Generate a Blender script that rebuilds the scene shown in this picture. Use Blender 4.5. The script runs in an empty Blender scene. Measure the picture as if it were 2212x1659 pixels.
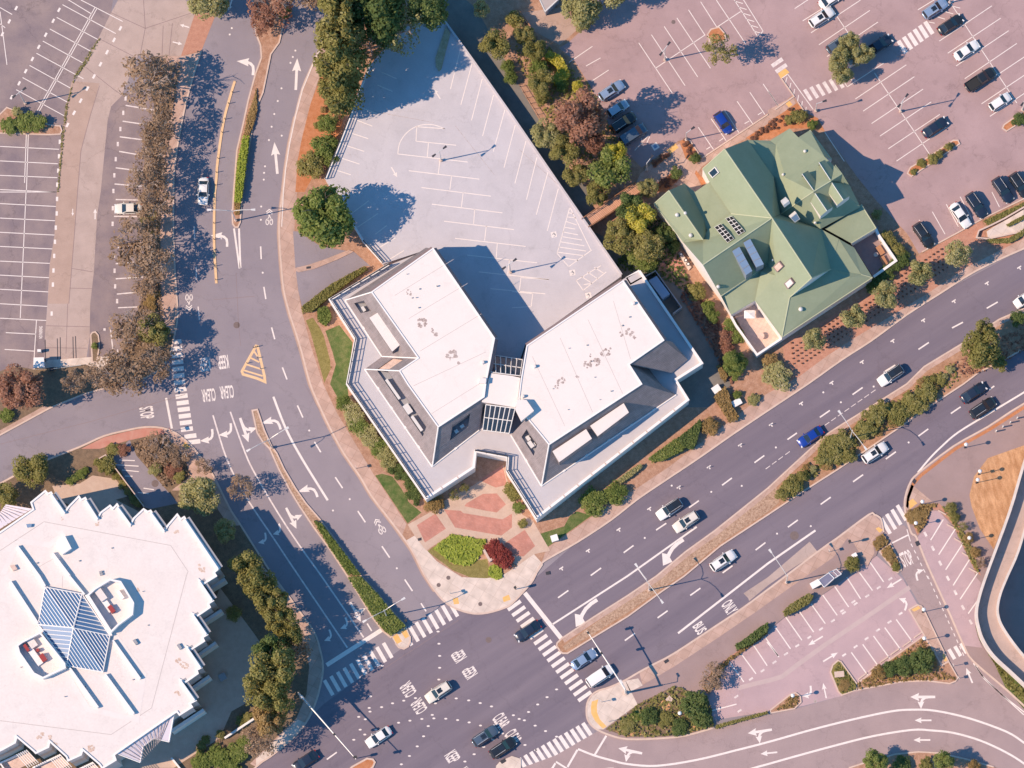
import bpy, bmesh, math, random
from mathutils import Vector, Matrix
random.seed(7)
SC = bpy.context.scene
COL = SC.collection
# ---------------------------------------------------------------- camera
CAM = Vector((22.0, -135.0, 900.0))
FW = (-CAM).normalized()
RT = FW.cross(Vector((0, 1, 0))).normalized()
UP = RT.cross(FW).normalized()
cd = bpy.data.cameras.new('camera'); cam = bpy.data.objects.new('camera', cd); COL.objects.link(cam)
m = Matrix((RT, UP, -FW)).transposed().to_4x4(); m.translation = CAM
cam.matrix_world = m
WID = 172.8
cd.sensor_width = 36; cd.lens = 36 * CAM.length / WID
cd.clip_start = 5; cd.clip_end = 6000
SC.camera = cam
TH = WID / 2 / CAM.length
# ---------------------------------------------------------------- light
EL, AZV = math.radians(45), Vector((-0.978, -0.21, 0))      # direction towards the sun on the ground
S2 = (AZV.normalized() * math.cos(EL) + Vector((0, 0, math.sin(EL))))
wd = bpy.data.worlds.new('World'); SC.world = wd; wd.use_nodes = True
nt = wd.node_tree; bg = nt.nodes['Background']
sky = nt.nodes.new('ShaderNodeTexSky'); sky.sky_type = 'NISHITA'; sky.sun_disc = False
sky.sun_elevation = EL; sky.sun_rotation = math.atan2(AZV.x, AZV.y)
sky.air_density = 1.3; sky.dust_density = 0.0; sky.ozone_density = 6.0
tint = nt.nodes.new('ShaderNodeMix'); tint.data_type = 'RGBA'; tint.blend_type = 'MULTIPLY'; tint.inputs[0].default_value = 1; tint.inputs[7].default_value = (.50, .86, .96, 1)
nt.links.new(sky.outputs[0], tint.inputs[6]); nt.links.new(tint.outputs[2], bg.inputs[0]); bg.inputs[1].default_value = 0.13
sl = bpy.data.lights.new('sun', 'SUN'); so = bpy.data.objects.new('sun', sl); COL.objects.link(so)
sl.energy = 4.2; sl.angle = math.radians(0.5); sl.color = (1.0, 0.76, 0.55)
so.rotation_euler = S2.to_track_quat('Z', 'Y').to_euler(); so.location = (-80, -20, 120)
SC.view_settings.view_transform = 'Standard'; SC.view_settings.look = 'None'
SC.view_settings.exposure = 0.45; SC.view_settings.gamma = 1
SC.cycles.max_bounces = 5; SC.cycles.transparent_max_bounces = 6
try: SC.cycles.use_denoising = True
except Exception: pass
# ---------------------------------------------------------------- plan coordinates -> ground
def W(p, z=0.0):
    x = (p[0] - 1106) / 1106; y = (829.5 - p[1]) / 1106
    d = FW + RT * (x * TH) + UP * (y * TH)
    t = (z - CAM.z) / d.z
    q = CAM + d * t
    return Vector((q.x, q.y, z))
def T(c, r, *uv):                       # plan sheet c,r -> plan units
    return [(c * 553 + u / 4, r * 414.75 + v / 4) for u, v in uv]
def Z(x0, y0, w, *uv):
    k = w / 2560
    return [(x0 * .8640625 + u * k, y0 * .8640625 + v * k) for u, v in uv]
G1 = lambda *a: Z(1620, 310, 400, *a)
G2 = lambda *a: Z(1900, 310, 400, *a)
G3 = lambda *a: Z(1620, 590, 400, *a)
G4 = lambda *a: Z(1900, 590, 400, *a)
PM = 12.8
def dirw(v):                            # plan direction -> world direction
    return Vector((v[0], -v[1], 0)).normalized()
# ---------------------------------------------------------------- materials
MATS = {}
def _m(name):
    m = bpy.data.materials.new(name); m.use_nodes = True
    return m, m.node_tree, m.node_tree.nodes['Principled BSDF']
def mat(name, c, rough=.8, metal=0.0, spec=.3, c2=None, scale=.6, detail=5, bump=0, fine=0, stretch=None, coat=0, fscale=9, wear=0):
    if name in MATS: return MATS[name]
    m, nt, b = _m(name); N = nt.nodes; L = nt.links
    b.inputs['Roughness'].default_value = rough; b.inputs['Metallic'].default_value = metal
    b.inputs['Specular IOR Level'].default_value = spec
    b.inputs['Coat Weight'].default_value = coat
    b.inputs['Base Color'].default_value = (*c, 1)
    if c2 or fine or bump:
        g = N.new('ShaderNodeNewGeometry'); pos = g.outputs['Position']
        if stretch:
            mp = N.new('ShaderNodeMapping'); mp.vector_type = 'TEXTURE'
            mp.inputs['Rotation'].default_value = (0, 0, stretch[0]); mp.inputs['Scale'].default_value = (stretch[1], 1, 1)
            L.new(pos, mp.inputs['Vector']); pos = mp.outputs[0]
        n = N.new('ShaderNodeTexNoise'); n.inputs['Scale'].default_value = scale; n.inputs['Detail'].default_value = detail
        n.inputs['Roughness'].default_value = .62
        L.new(pos, n.inputs['Vector'])
        r = N.new('ShaderNodeValToRGB'); r.color_ramp.elements[0].position = .33; r.color_ramp.elements[1].position = .67
        r.color_ramp.elements[0].color = (*c, 1); r.color_ramp.elements[1].color = (*(c2 or c), 1)
        L.new(n.outputs[0], r.inputs[0]); out = r.outputs[0]
        if fine:
            n2 = N.new('ShaderNodeTexNoise'); n2.inputs['Scale'].default_value = fscale; n2.inputs['Detail'].default_value = 3
            L.new(g.outputs['Position'], n2.inputs['Vector'])
            mr = N.new('ShaderNodeMapRange'); mr.inputs[1].default_value = .3; mr.inputs[2].default_value = .7
            mr.inputs[3].default_value = 1 - fine; mr.inputs[4].default_value = 1 + fine
            L.new(n2.outputs[0], mr.inputs[0])
            mx = N.new('ShaderNodeMix'); mx.data_type = 'RGBA'; mx.blend_type = 'MULTIPLY'; mx.inputs[0].default_value = 1
            L.new(out, mx.inputs[6]); L.new(mr.outputs[0], mx.inputs[7]); out = mx.outputs[2]
        if wear:
            w = N.new('ShaderNodeTexNoise'); w.inputs['Scale'].default_value = .38; w.inputs['Detail'].default_value = 7; w.inputs['Roughness'].default_value = .7; L.new(g.outputs['Position'], w.inputs['Vector'])
            wr = N.new('ShaderNodeMapRange'); wr.inputs[1].default_value = .56; wr.inputs[2].default_value = .74; wr.inputs[3].default_value = 1; wr.inputs[4].default_value = 1 - wear; L.new(w.outputs[0], wr.inputs[0])
            vd = N.new('ShaderNodeVectorMath'); vd.operation = 'MULTIPLY_ADD'; vd.inputs[1].default_value = (5, 5, 5); L.new(w.outputs['Color'], vd.inputs[0]); L.new(g.outputs['Position'], vd.inputs[2])
            vo = N.new('ShaderNodeTexVoronoi'); vo.feature = 'DISTANCE_TO_EDGE'; vo.inputs['Scale'].default_value = .075; L.new(vd.outputs[0], vo.inputs['Vector'])
            cr = N.new('ShaderNodeMapRange'); cr.inputs[1].default_value = .0; cr.inputs[2].default_value = .009; cr.inputs[3].default_value = 1 - wear * .9; cr.inputs[4].default_value = 1; L.new(vo.outputs['Distance'], cr.inputs[0])
            ml = N.new('ShaderNodeMath'); ml.operation = 'MULTIPLY'; L.new(wr.outputs[0], ml.inputs[0]); L.new(cr.outputs[0], ml.inputs[1])
            mx = N.new('ShaderNodeMix'); mx.data_type = 'RGBA'; mx.blend_type = 'MULTIPLY'; mx.inputs[0].default_value = 1; L.new(out, mx.inputs[6]); L.new(ml.outputs[0], mx.inputs[7]); out = mx.outputs[2]
        L.new(out, b.inputs['Base Color'])
        if bump:
            bp = N.new('ShaderNodeBump'); bp.inputs['Strength'].default_value = bump; bp.inputs['Distance'].default_value = .1
            n3 = N.new('ShaderNodeTexNoise'); n3.inputs['Scale'].default_value = 6; n3.inputs['Detail'].default_value = 4
            L.new(g.outputs['Position'], n3.inputs['Vector']); L.new(n3.outputs[0], bp.inputs['Height']); L.new(bp.outputs[0], b.inputs['Normal'])
    MATS[name] = m; return m
def grid_mat(name, c, cj, sx, sy, rot, joint=.04, c2=None, brick=True, rough=.85):
    if name in MATS: return MATS[name]
    m, nt, b = _m(name); N = nt.nodes; L = nt.links
    b.inputs['Roughness'].default_value = rough
    g = N.new('ShaderNodeNewGeometry'); mp = N.new('ShaderNodeMapping'); mp.inputs['Rotation'].default_value = (0, 0, rot)
    L.new(g.outputs['Position'], mp.inputs['Vector'])
    t = N.new('ShaderNodeTexBrick'); t.inputs['Scale'].default_value = 1; t.inputs['Brick Width'].default_value = sx; t.inputs['Row Height'].default_value = sy
    t.inputs['Mortar Size'].default_value = joint; t.offset = .5 if brick else 0
    t.inputs['Color1'].default_value = (*c, 1); t.inputs['Color2'].default_value = (*(c2 or c), 1); t.inputs['Mortar'].default_value = (*cj, 1)
    L.new(mp.outputs[0], t.inputs['Vector'])
    n = N.new('ShaderNodeTexNoise'); n.inputs['Scale'].default_value = .7; n.inputs['Detail'].default_value = 5
    L.new(g.outputs['Position'], n.inputs['Vector'])
    mr = N.new('ShaderNodeMapRange'); mr.inputs[1].default_value = .3; mr.inputs[2].default_value = .7; mr.inputs[3].default_value = .85; mr.inputs[4].default_value = 1.12
    L.new(n.outputs[0], mr.inputs[0])
    mx = N.new('ShaderNodeMix'); mx.data_type = 'RGBA'; mx.blend_type = 'MULTIPLY'; mx.inputs[0].default_value = 1
    L.new(t.outputs[0], mx.inputs[6]); L.new(mr.outputs[0], mx.inputs[7]); L.new(mx.outputs[2], b.inputs['Base Color'])
    MATS[name] = m; return m
def leaf_mat(name, cols, trans=.3):
    if name in MATS: return MATS[name]
    m = bpy.data.materials.new(name); m.use_nodes = True; nt = m.node_tree; N = nt.nodes; L = nt.links
    N.remove(N['Principled BSDF'])
    g = N.new('ShaderNodeNewGeometry'); r = N.new('ShaderNodeValToRGB')
    cr = r.color_ramp; cr.elements[0].color = (*cols[0], 1); cr.elements[1].color = (*cols[-1], 1)
    for i, c in enumerate(cols[1:-1]):
        e = cr.elements.new((i + 1) / (len(cols) - 1)); e.color = (*c, 1)
    oi = N.new('ShaderNodeObjectInfo')
    n = N.new('ShaderNodeTexNoise'); n.inputs['Scale'].default_value = .9; n.inputs['Detail'].default_value = 2
    L.new(g.outputs['Position'], n.inputs['Vector'])
    a = N.new('ShaderNodeMath'); a.operation = 'MULTIPLY'; a.inputs[1].default_value = .55; L.new(g.outputs['Random Per Island'], a.inputs[0])
    a2 = N.new('ShaderNodeMath'); a2.operation = 'MULTIPLY_ADD'; a2.inputs[1].default_value = .2; L.new(oi.outputs['Random'], a2.inputs[0]); L.new(a.outputs[0], a2.inputs[2])
    a3 = N.new('ShaderNodeMath'); a3.operation = 'MULTIPLY_ADD'; a3.inputs[1].default_value = .3; L.new(n.outputs[0], a3.inputs[0]); L.new(a2.outputs[0], a3.inputs[2])
    L.new(a3.outputs[0], r.inputs[0])
    d = N.new('ShaderNodeBsdfDiffuse'); t = N.new('ShaderNodeBsdfTranslucent'); mx = N.new('ShaderNodeMixShader'); mx.inputs[0].default_value = trans
    L.new(r.outputs[0], d.inputs[0]); L.new(r.outputs[0], t.inputs[0]); L.new(d.outputs[0], mx.inputs[1]); L.new(t.outputs[0], mx.inputs[2])
    L.new(mx.outputs[0], N['Material Output'].inputs[0])
    MATS[name] = m; return m
M = {}
M['asphalt'] = mat('asphalt', (0.255, 0.222, 0.25), c2=(0.295, 0.255, 0.28), scale=.12, fine=.07, rough=.9, spec=.15, wear=0.16)
M['boulevard'] = mat('asphalt_boulevard', (0.165, 0.14, 0.175), c2=(0.215, 0.18, 0.212), scale=.30, fine=.06, rough=.9, spec=.15, stretch=(math.radians(33), 14), wear=0.14)
M['asphalt_ramp'] = mat('asphalt_ramp', (0.33, 0.25, 0.25), c2=(0.38, 0.285, 0.28), scale=.2, fine=.08, rough=.9, spec=.15, wear=0.16)
M['asphalt_path'] = mat('asphalt_path', (0.31, 0.225, 0.215), c2=(0.345, 0.25, 0.24), scale=.3, fine=.06, rough=.9, spec=.15, wear=0.12)
M['lot_ne'] = mat('lot_ne', (0.35, 0.245, 0.247), c2=(0.42, 0.295, 0.295), scale=.15, fine=.06, rough=.9, spec=.15, wear=0.2)
M['lot_s'] = mat('lot_s', (0.43, 0.31, 0.325), c2=(0.49, 0.35, 0.36), scale=.2, fine=.06, rough=.9, spec=.15, wear=0.16)
M['lot_w'] = mat('lot_w', (0.22, 0.175, 0.19), c2=(0.31, 0.24, 0.23), scale=.22, fine=.10, rough=.9, spec=.15, wear=0.28)
M['concrete_w'] = mat('concrete_w', (0.41, 0.315, 0.28), c2=(0.48, 0.37, 0.33), scale=.3, fine=.08, rough=.9, spec=.15, wear=0.2)
M['concrete_w2'] = mat('concrete_w2', (0.4, 0.285, 0.235), c2=(0.46, 0.33, 0.275), scale=.3, fine=.08, rough=.9, spec=.15, wear=0.2)
M['sidewalk'] = grid_mat('sidewalk', (.46, .305, .245), (.37, .235, .185), 1.6, 1.6, .5, .03, c2=(.50, .345, .285), brick=False)
M['sidewalk_new'] = grid_mat('sidewalk_new', (.62, .51, .44), (.52, .42, .36), 1.8, 1.8, .55, .03, c2=(.66, .55, .48), brick=False)
M['kerb'] = mat('kerb', (0.56, 0.42, 0.35), c2=(0.64, 0.49, 0.41), scale=.8)
M['kerb_red'] = mat('kerb_red', (.48, .20, .15), c2=(.52, .27, .21), scale=.8)
M['soil'] = mat('soil', (.34, .185, .12), c2=(.46, .28, .20), scale=1.4, fine=.25, rough=1)
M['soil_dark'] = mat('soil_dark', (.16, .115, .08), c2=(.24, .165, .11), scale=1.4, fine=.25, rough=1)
M['mulch'] = mat('mulch', (0.42, 0.205, 0.145), c2=(0.5, 0.265, 0.19), scale=1.6, fine=.18, rough=1)
M['soil_orange'] = mat('soil_orange', (0.43, 0.165, 0.07), c2=(0.52, 0.23, 0.12), scale=1.1, fine=.18, rough=1)
M['gravel'] = mat('gravel', (.30, .18, .12), c2=(.52, .36, .26), scale=3.2, fine=.28, rough=1, bump=.6)
M['drygrass'] = mat('drygrass', (.40, .205, .10), c2=(.62, .36, .20), scale=1.3, fine=.22, rough=1, stretch=(math.radians(105), 3), bump=.5)
M['lawn'] = mat('lawn', (.065, .115, .028), c2=(.16, .17, .065), scale=.9, fine=.3, rough=1, bump=.5)
M['lawn_dry'] = mat('lawn_dry', (0.19, 0.16, 0.05), c2=(0.27, 0.22, 0.08), scale=1.4, fine=.3, rough=1, bump=.5)
M['lime'] = leaf_mat('lime_leaves', [(.20, .27, .03), (.34, .40, .07), (.46, .50, .12)])
M['brick'] = grid_mat('brick', (.47, .20, .15), (.40, .21, .17), .42, .22, .55, .02, c2=(.52, .24, .19))
M['paving'] = mat('paving', (.50, .36, .285), c2=(.56, .42, .335), scale=.8, fine=.08)
M['paving_pale'] = mat('concrete_pale', (.60, .51, .45), c2=(.70, .61, .55), scale=.7, fine=.06)
M['paint'] = mat('paint', (.80, .72, .68), rough=.7, c2=(.72, .64, .60), scale=1.5)
M['paint_worn'] = mat('paint_worn', (.60, .51, .50), rough=.8, c2=(.78, .70, .66), scale=1.6)
M['paint_yellow'] = mat('paint_yellow', (.72, .46, .25), rough=.7, c2=(.78, .54, .32), scale=1.4)
M['pad_yellow'] = mat('pad_yellow', (.78, .43, .12), rough=.8, c2=(.72, .46, .20), scale=2)
M['deck'] = mat('deck', (0.485, 0.46, 0.49), c2=(0.54, 0.51, 0.54), scale=.25, fine=.05, rough=.85, wear=0.13)
M['roof_white'] = mat('roof_white', (0.735, 0.665, 0.63), c2=(0.765, 0.69, 0.655), scale=.35, rough=.8, fine=.03, wear=0.07)
M['roof_cream'] = mat('roof_cream', (0.7, 0.63, 0.6), c2=(0.735, 0.665, 0.635), scale=.35, rough=.8, fine=.035, fscale=3, wear=0.09)
M['white_wall'] = mat('white_wall', (.78, .74, .71), rough=.8)
M['coping'] = mat('coping', (.80, .77, .75), rough=.6)
M['terrace'] = mat('terrace', (0.49, 0.46, 0.475), c2=(0.525, 0.495, 0.51), scale=.6, rough=.85)
M['shingle'] = grid_mat('shingle', (.25, .215, .22), (.19, .165, .17), 1.4, .22, -.6, .02, c2=(.29, .245, .25))
M['fascia'] = mat('fascia', (.24, .175, .175), c2=(.28, .20, .20), scale=1)
M['metal_dark'] = mat('metal_dark', (.06, .06, .07), rough=.5, metal=.3)
M['metal'] = mat('metal', (.72, .69, .66), rough=.45, metal=.2)
M['metal_grey'] = mat('metal_grey', (.34, .34, .36), rough=.5, metal=.2)
M['glass_dark'] = mat('glass_dark', (.02, .045, .08), rough=.08, spec=.6)
M['glass_blue'] = mat('glass_blue', (.10, .20, .36), rough=.16, spec=.7)
M['panel_blue'] = mat('panel_blue', (.20, .29, .42), rough=.25, spec=.5)
M['seam_roof'] = mat('seam_roof', (.66, .60, .65), rough=.5, c2=(.70, .63, .68), scale=.5)
M['green_roof'] = mat('green_roof', (.255, .30, .20), c2=(.285, .33, .225), scale=.35, rough=.7, fine=.025, fscale=3)
M['stain'] = mat('stain', (.24, .165, .15), c2=(.60, .52, .49), scale=3, rough=.9)
M['seam'] = mat('seam', (.50, .44, .42), rough=.9)
M['red_unit'] = mat('red_unit', (.33, .05, .05), rough=.5)
M['wood'] = grid_mat('wood', (.56, .30, .20), (.34, .17, .11), .3, 6, -.75, .03, c2=(.62, .35, .235), brick=False)
M['wood_bench'] = mat('wood_bench', (.40, .20, .11), rough=.7)
M['tile_pink'] = grid_mat('tile_pink', (.64, .46, .39), (.56, .40, .34), .6, .6, .5, .03, c2=(.68, .50, .42), brick=False)
M['black'] = mat('black', (.015, .015, .018), rough=.6)
M['bark'] = mat('bark', (.20, .15, .12), c2=(.28, .22, .18), scale=2)
M['bark_pale'] = mat('bark_pale', (.42, .34, .30), c2=(.50, .41, .36), scale=2)
M['signal_yellow'] = mat('signal_housing', (.05, .05, .05), rough=.5)
M['rubber'] = mat('rubber', (.02, .02, .02), rough=.9)
M['lens_red'] = mat('lens_red', (.35, .02, .02), rough=.2)
M['lens_clear'] = mat('lens_clear', (.75, .75, .75), rough=.1)
M['glass_white'] = mat('globe', (.82, .80, .78), rough=.4)
# leaves
LF = {
 'green':  leaf_mat('leaf_green', [(.075, .11, .03), (.15, .20, .055), (.25, .295, .09), (.40, .40, .17)], .38),
 'deep':   leaf_mat('leaf_deep', [(.06, .09, .04), (.105, .15, .055), (.165, .215, .075), (.28, .31, .13)], .38),
 'olive':  leaf_mat('leaf_olive', [(.12, .12, .04), (.225, .215, .07), (.33, .30, .11), (.46, .40, .20)], .38),
 'yellow': leaf_mat('leaf_yellow', [(.28, .25, .03), (.48, .43, .06), (.60, .54, .11), (.70, .62, .22)], .38),
 'lime':   M['lime'],
 'brown':  leaf_mat('leaf_brown', [(.19, .125, .08), (.31, .215, .145), (.42, .30, .21), (.54, .41, .31)], .38),
 'red':    leaf_mat('leaf_red', [(.16, .08, .055), (.28, .14, .10), (.38, .20, .14), (.48, .29, .21)], .38),
 'maroon': leaf_mat('leaf_maroon', [(.14, .03, .03), (.25, .055, .05), (.34, .085, .07), (.40, .12, .10)]),
 'pale':   leaf_mat('leaf_pale', [(.17, .17, .065), (.31, .30, .125), (.45, .42, .20), (.62, .55, .38)], .38),
 'tan':    leaf_mat('leaf_tan', [(.20, .13, .055), (.31, .215, .09), (.42, .29, .13), (.52, .38, .21)], .38),
}
# ---------------------------------------------------------------- mesh builder
class MB:
    def __init__(s): s.v = []; s.f = []
    def quad(s, a, b, c, d):
        n = len(s.v); s.v += [Vector(a), Vector(b), Vector(c), Vector(d)]; s.f.append((n, n + 1, n + 2, n + 3)); return s
    def poly(s, pts):
        n = len(s.v); s.v += [Vector(p) for p in pts]; s.f.append(tuple(range(n, n + len(pts)))); return s
    def prism(s, top, z0, bottom=False):
        """top: list of world points (own z); sides go down to z0"""
        a = sum(top[i].x * top[(i + 1) % len(top)].y - top[(i + 1) % len(top)].x * top[i].y for i in range(len(top)))
        if a < 0: top = top[::-1]
        n = len(s.v); k = len(top)
        s.v += [Vector(p) for p in top] + [Vector((p.x, p.y, z0)) for p in top]
        s.f.append(tuple(range(n, n + k)))
        for i in range(k):
            j = (i + 1) % k; s.f.append((n + i, n + k + i, n + k + j, n + j))
        if bottom: s.f.append(tuple(range(n + 2 * k - 1, n + k - 1, -1)))
        return s
    def box(s, c, sx, sy, sz, ang=0, bottom=True):
        ca, sa = math.cos(ang), math.sin(ang); pts = []
        for x, y in ((-1, -1), (1, -1), (1, 1), (-1, 1)):
            X, Y = x * sx / 2, y * sy / 2
            pts.append(Vector((c[0] + X * ca - Y * sa, c[1] + X * sa + Y * ca, c[2] + sz)))
        return s.prism(pts, c[2], bottom)
    def tube(s, pts, r, seg=6, r2=None, cap=True):
        pts = [Vector(p) for p in pts]; n0 = len(s.v); k = len(pts)
        for i, p in enumerate(pts):
            t = (pts[min(i + 1, k - 1)] - pts[max(i - 1, 0)]).normalized()
            a = t.cross(Vector((0, 0, 1)))
            if a.length < .01: a = Vector((1, 0, 0))
            a.normalize(); b = t.cross(a)
            rr = r if r2 is None else r + (r2 - r) * i / max(1, k - 1)
            for q in range(seg):
                w = 2 * math.pi * q / seg
                s.v.append(p + a * math.cos(w) * rr + b * math.sin(w) * rr)
        for i in range(k - 1):
            for q in range(seg):
                q2 = (q + 1) % seg
                s.f.append((n0 + i * seg + q, n0 + i * seg + q2, n0 + (i + 1) * seg + q2, n0 + (i + 1) * seg + q))
        if cap:
            s.f.append(tuple(n0 + q for q in range(seg))[::-1]); s.f.append(tuple(n0 + (k - 1) * seg + q for q in range(seg)))
        return s
    def dome(s, c, r, h, seg=10, rings=4):
        c = Vector(c); n0 = len(s.v)
        for i in range(rings + 1):
            a = math.pi / 2 * i / rings
            for q in range(seg):
                w = 2 * math.pi * q / seg
                s.v.append(c + Vector((math.cos(w) * r * math.cos(a), math.sin(w) * r * math.cos(a), h * math.sin(a))))
        for i in range(rings):
            for q in range(seg):
                q2 = (q + 1) % seg
                s.f.append((n0 + i * seg + q, n0 + i * seg + q2, n0 + (i + 1) * seg + q2, n0 + (i + 1) * seg + q))
        return s
    def ribbon(s, pts, w, z=None, closed=False):
        """flat strip along world points"""
        pts = [Vector(p) for p in pts]; k = len(pts); L_, R_ = [], []
        for i, p in enumerate(pts):
            if closed: a, b = pts[i - 1], pts[(i + 1) % k]
            else: a, b = pts[max(i - 1, 0)], pts[min(i + 1, k - 1)]
            d1 = (p - a).to_2d(); d2 = (b - p).to_2d()
            if d1.length < 1e-6: d1 = d2
            if d2.length < 1e-6: d2 = d1
            d1.normalize(); d2.normalize(); t = (d1 + d2)
            if t.length < 1e-6: t = d1
            t.normalize(); nrm = Vector((-t.y, t.x)); kf = 1 / max(.45, nrm.dot(Vector((-d1.y, d1.x))))
            o = Vector((nrm.x, nrm.y, 0)) * (w / 2 * kf); L_.append(p + o); R_.append(p - o)
        for i in range(k if closed else k - 1):
            j = (i + 1) % k; s.quad(R_[i], R_[j], L_[j], L_[i])
        return s
    def wall(s, pts, w, z0, z1, closed=False):
        """upright strip of thickness w along a ground line, from z0 to z1"""
        t = MB(); t.ribbon([Vector((p.x, p.y, z1)) for p in pts], w, closed=closed)
        for f in t.f:
            a, b, c, d = [t.v[i] for i in f]
            s.quad(a, b, c, d)
            g = [Vector((q.x, q.y, z0)) for q in (a, b, c, d)]
            s.quad(a, g[0], g[1], b); s.quad(c, g[2], g[3], d)
        if not closed:
            a, b, c, d = [t.v[i] for i in t.f[0]]; s.quad(d, Vector((d.x, d.y, z0)), Vector((a.x, a.y, z0)), a)
            a, b, c, d = [t.v[i] for i in t.f[-1]]; s.quad(b, Vector((b.x, b.y, z0)), Vector((c.x, c.y, z0)), c)
        return s
    def build(s, name, mt, parent=None, smooth=False, origin=None):
        me = bpy.data.meshes.new(name)
        if parent is not None: o0 = Vector(parent['_w']) if '_w' in parent else Vector((0, 0, 0))
        elif origin is not None: o0 = Vector(origin)
        else:
            xs = [p.x for p in s.v]; ys = [p.y for p in s.v]
            o0 = Vector(((min(xs) + max(xs)) / 2, (min(ys) + max(ys)) / 2, min(p.z for p in s.v)))
        me.from_pydata([tuple(p - o0) for p in s.v], [], s.f)
        me.materials.append(mt)
        if smooth:
            for p in me.polygons: p.use_smooth = True
        o = bpy.data.objects.new(name, me); COL.objects.link(o)
        if parent is not None:
            o.parent = parent; o['_w'] = tuple(o0)
            for q in ('_z',): pass
        else: o.location = o0; o['_w'] = tuple(o0)
        return o
def tag(o, label, cat, group=None, kind=None):
    o['label'] = label; o['category'] = cat
    if group: o['group'] = group
    if kind: o['kind'] = kind
    return o
def thing(name, label, cat, loc, group=None):
    e = bpy.data.objects.new(name, None); COL.objects.link(e); e.location = loc; e['_w'] = tuple(loc); e.empty_display_size = .3
    return tag(e, label, cat, group)
def struct(name, mb, mt, kind='structure'):
    o = mb.build(name, mt); o['kind'] = kind; return o
KIDS = {}
def dup(root, loc, rotz=0, label=None, scale=None, mats=None):
    r = root.copy(); COL.objects.link(r); r.location = loc; r.rotation_euler = (0, 0, rotz)
    if label: r['label'] = label
    if scale: r.scale = scale
    for ch in root.children:
        c = ch.copy(); COL.objects.link(c); c.parent = r
        if mats and ch.name.split('.')[0] in mats:
            c.material_slots[0].link = 'OBJECT'; c.material_slots[0].material = mats[ch.name.split('.')[0]]
        for g in ch.children:
            d = g.copy(); COL.objects.link(d); d.parent = c
    return r
def sheet(name, pts, mt, z=.004, kind='structure'):
    return struct(name, MB().poly([W(p, z) for p in ccw(pts)]), mt, kind)
def ccw(pts):
    a = sum(pts[i][0] * pts[(i + 1) % len(pts)][1] - pts[(i + 1) % len(pts)][0] * pts[i][1] for i in range(len(pts)))
    return pts if a < 0 else pts[::-1]
def slab(name, pts, mt, z=.13, z0=0., kind='structure'):
    return struct(name, MB().prism([W(p, z) for p in pts], z0), mt, kind)
def lines(name, segs, w, mt, z):
    mb = MB()
    for s_ in segs: mb.ribbon([W(p, z) for p in s_], w)
    return struct(name, mb, mt)
def smooth_line(pts, n=6):
    out = []
    for i in range(len(pts) - 1):
        p0, p1, p2, p3 = pts[max(i - 1, 0)], pts[i], pts[i + 1], pts[min(i + 2, len(pts) - 1)]
        for k in range(n):
            t = k / n
            out.append(tuple(.5 * ((2 * p1[a]) + (-p0[a] + p2[a]) * t + (2 * p0[a] - 5 * p1[a] + 4 * p2[a] - p3[a]) * t * t + (-p0[a] + 3 * p1[a] - 3 * p2[a] + p3[a]) * t ** 3) for a in (0, 1)))
    out.append(tuple(pts[-1])); return out
# ================================================================ GROUND
struct('ground', MB().poly([Vector(p) for p in ((-2000, -2000, -.06), (2000, -2000, -.06), (2000, 2000, -.06), (-2000, 2000, -.06))]), M['soil'])
struct('road', MB().poly([W(p, 0) for p in ((-200, 1850), (2400, 1850), (2400, -180), (-200, -180))]), M['asphalt'])
sheet('boulevard_road', [(2300, 500), (2300, 850)] + [(2134, 922), (2059, 964.5), (1984, 1022), (1966, 1042), (1954, 1092), (1900, 1120), (1809, 1166), (1700, 1248), (1621, 1303), (1456, 1413), (1381, 1453), (1293, 1493), (1267, 1544), (1273, 1562), (1120, 1659), (1040, 1760), (300, 1900), (553, 1660), (700, 1520), (880, 1392), (990, 1316), (1106, 1303), (1151, 1253), (1246, 1171), (1376, 1079), (1581, 939), (1750, 828), (2034, 632), (2212, 537)], M['boulevard'], .003)
# ---- west side lot
sheet('west_lot_surface', [(-120, -120), (262, -120), (240, 28), (213, 82), (185, 130), (147, 207), (138, 250), (135, 300), (127, 350), (125, 415), (117, 510), (107, 570), (102, 640), (96, 765), (92, 800), (-120, 930)], M['lot_w'], .004)
sheet('west_lot_surface', [(270, 200), (240, 230), (232, 260), (227, 312), (217, 415), (210, 465), (202, 590), (195, 655), (194, 730), (190, 780), (270, 800), (330, 640), (330, 200)], M['lot_w'], .004)
ap = T(0, 0, (1020, 0), (1600, 0), (1690, 100), (1890, 60), (1740, 440), (1690, 600), (1570, 490), (1190, 480), (1150, 540), (1050, 830), (960, 920), (930, 1040), (910, 1250), (870, 1659)) + T(0, 1, (840, 200), (810, 700), (780, 965), (410, 965), (430, 620), (470, 380), (490, 0)) + T(0, 0, (505, 1659), (510, 1400), (540, 1200), (555, 1000), (590, 830), (740, 520), (850, 330), (960, 110))
sheet('concrete_lane', ap, M['concrete_w'], .008)
sheet('concrete_lane', T(0, 0, (850, 330), (1255, 245), (1190, 490), (1050, 830), (960, 920), (800, 1000), (700, 860), (740, 520)) , M['concrete_w'], .0105)
sheet('concrete_lane', T(0, 0, (620, 700), (860, 720), (780, 1000), (700, 1300), (670, 1659)) + T(0, 1, (640, 400), (595, 965), (410, 965), (430, 620), (470, 380), (490, 0)) + T(0, 0, (505, 1659), (510, 1400), (540, 1200), (555, 1000)), M['concrete_w2'], .0115)
sheet('concrete_apron', T(0, 1, (410, 965), (780, 965), (775, 1250), (740, 1490), (385, 1560), (388, 1250)), M['concrete_w'], .012)
sheet('brick_walk', T(0, 0, (1890, 60), (1740, 440), (1690, 570), (1565, 480), (1690, 100)), M['mulch'], .0125)
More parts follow.
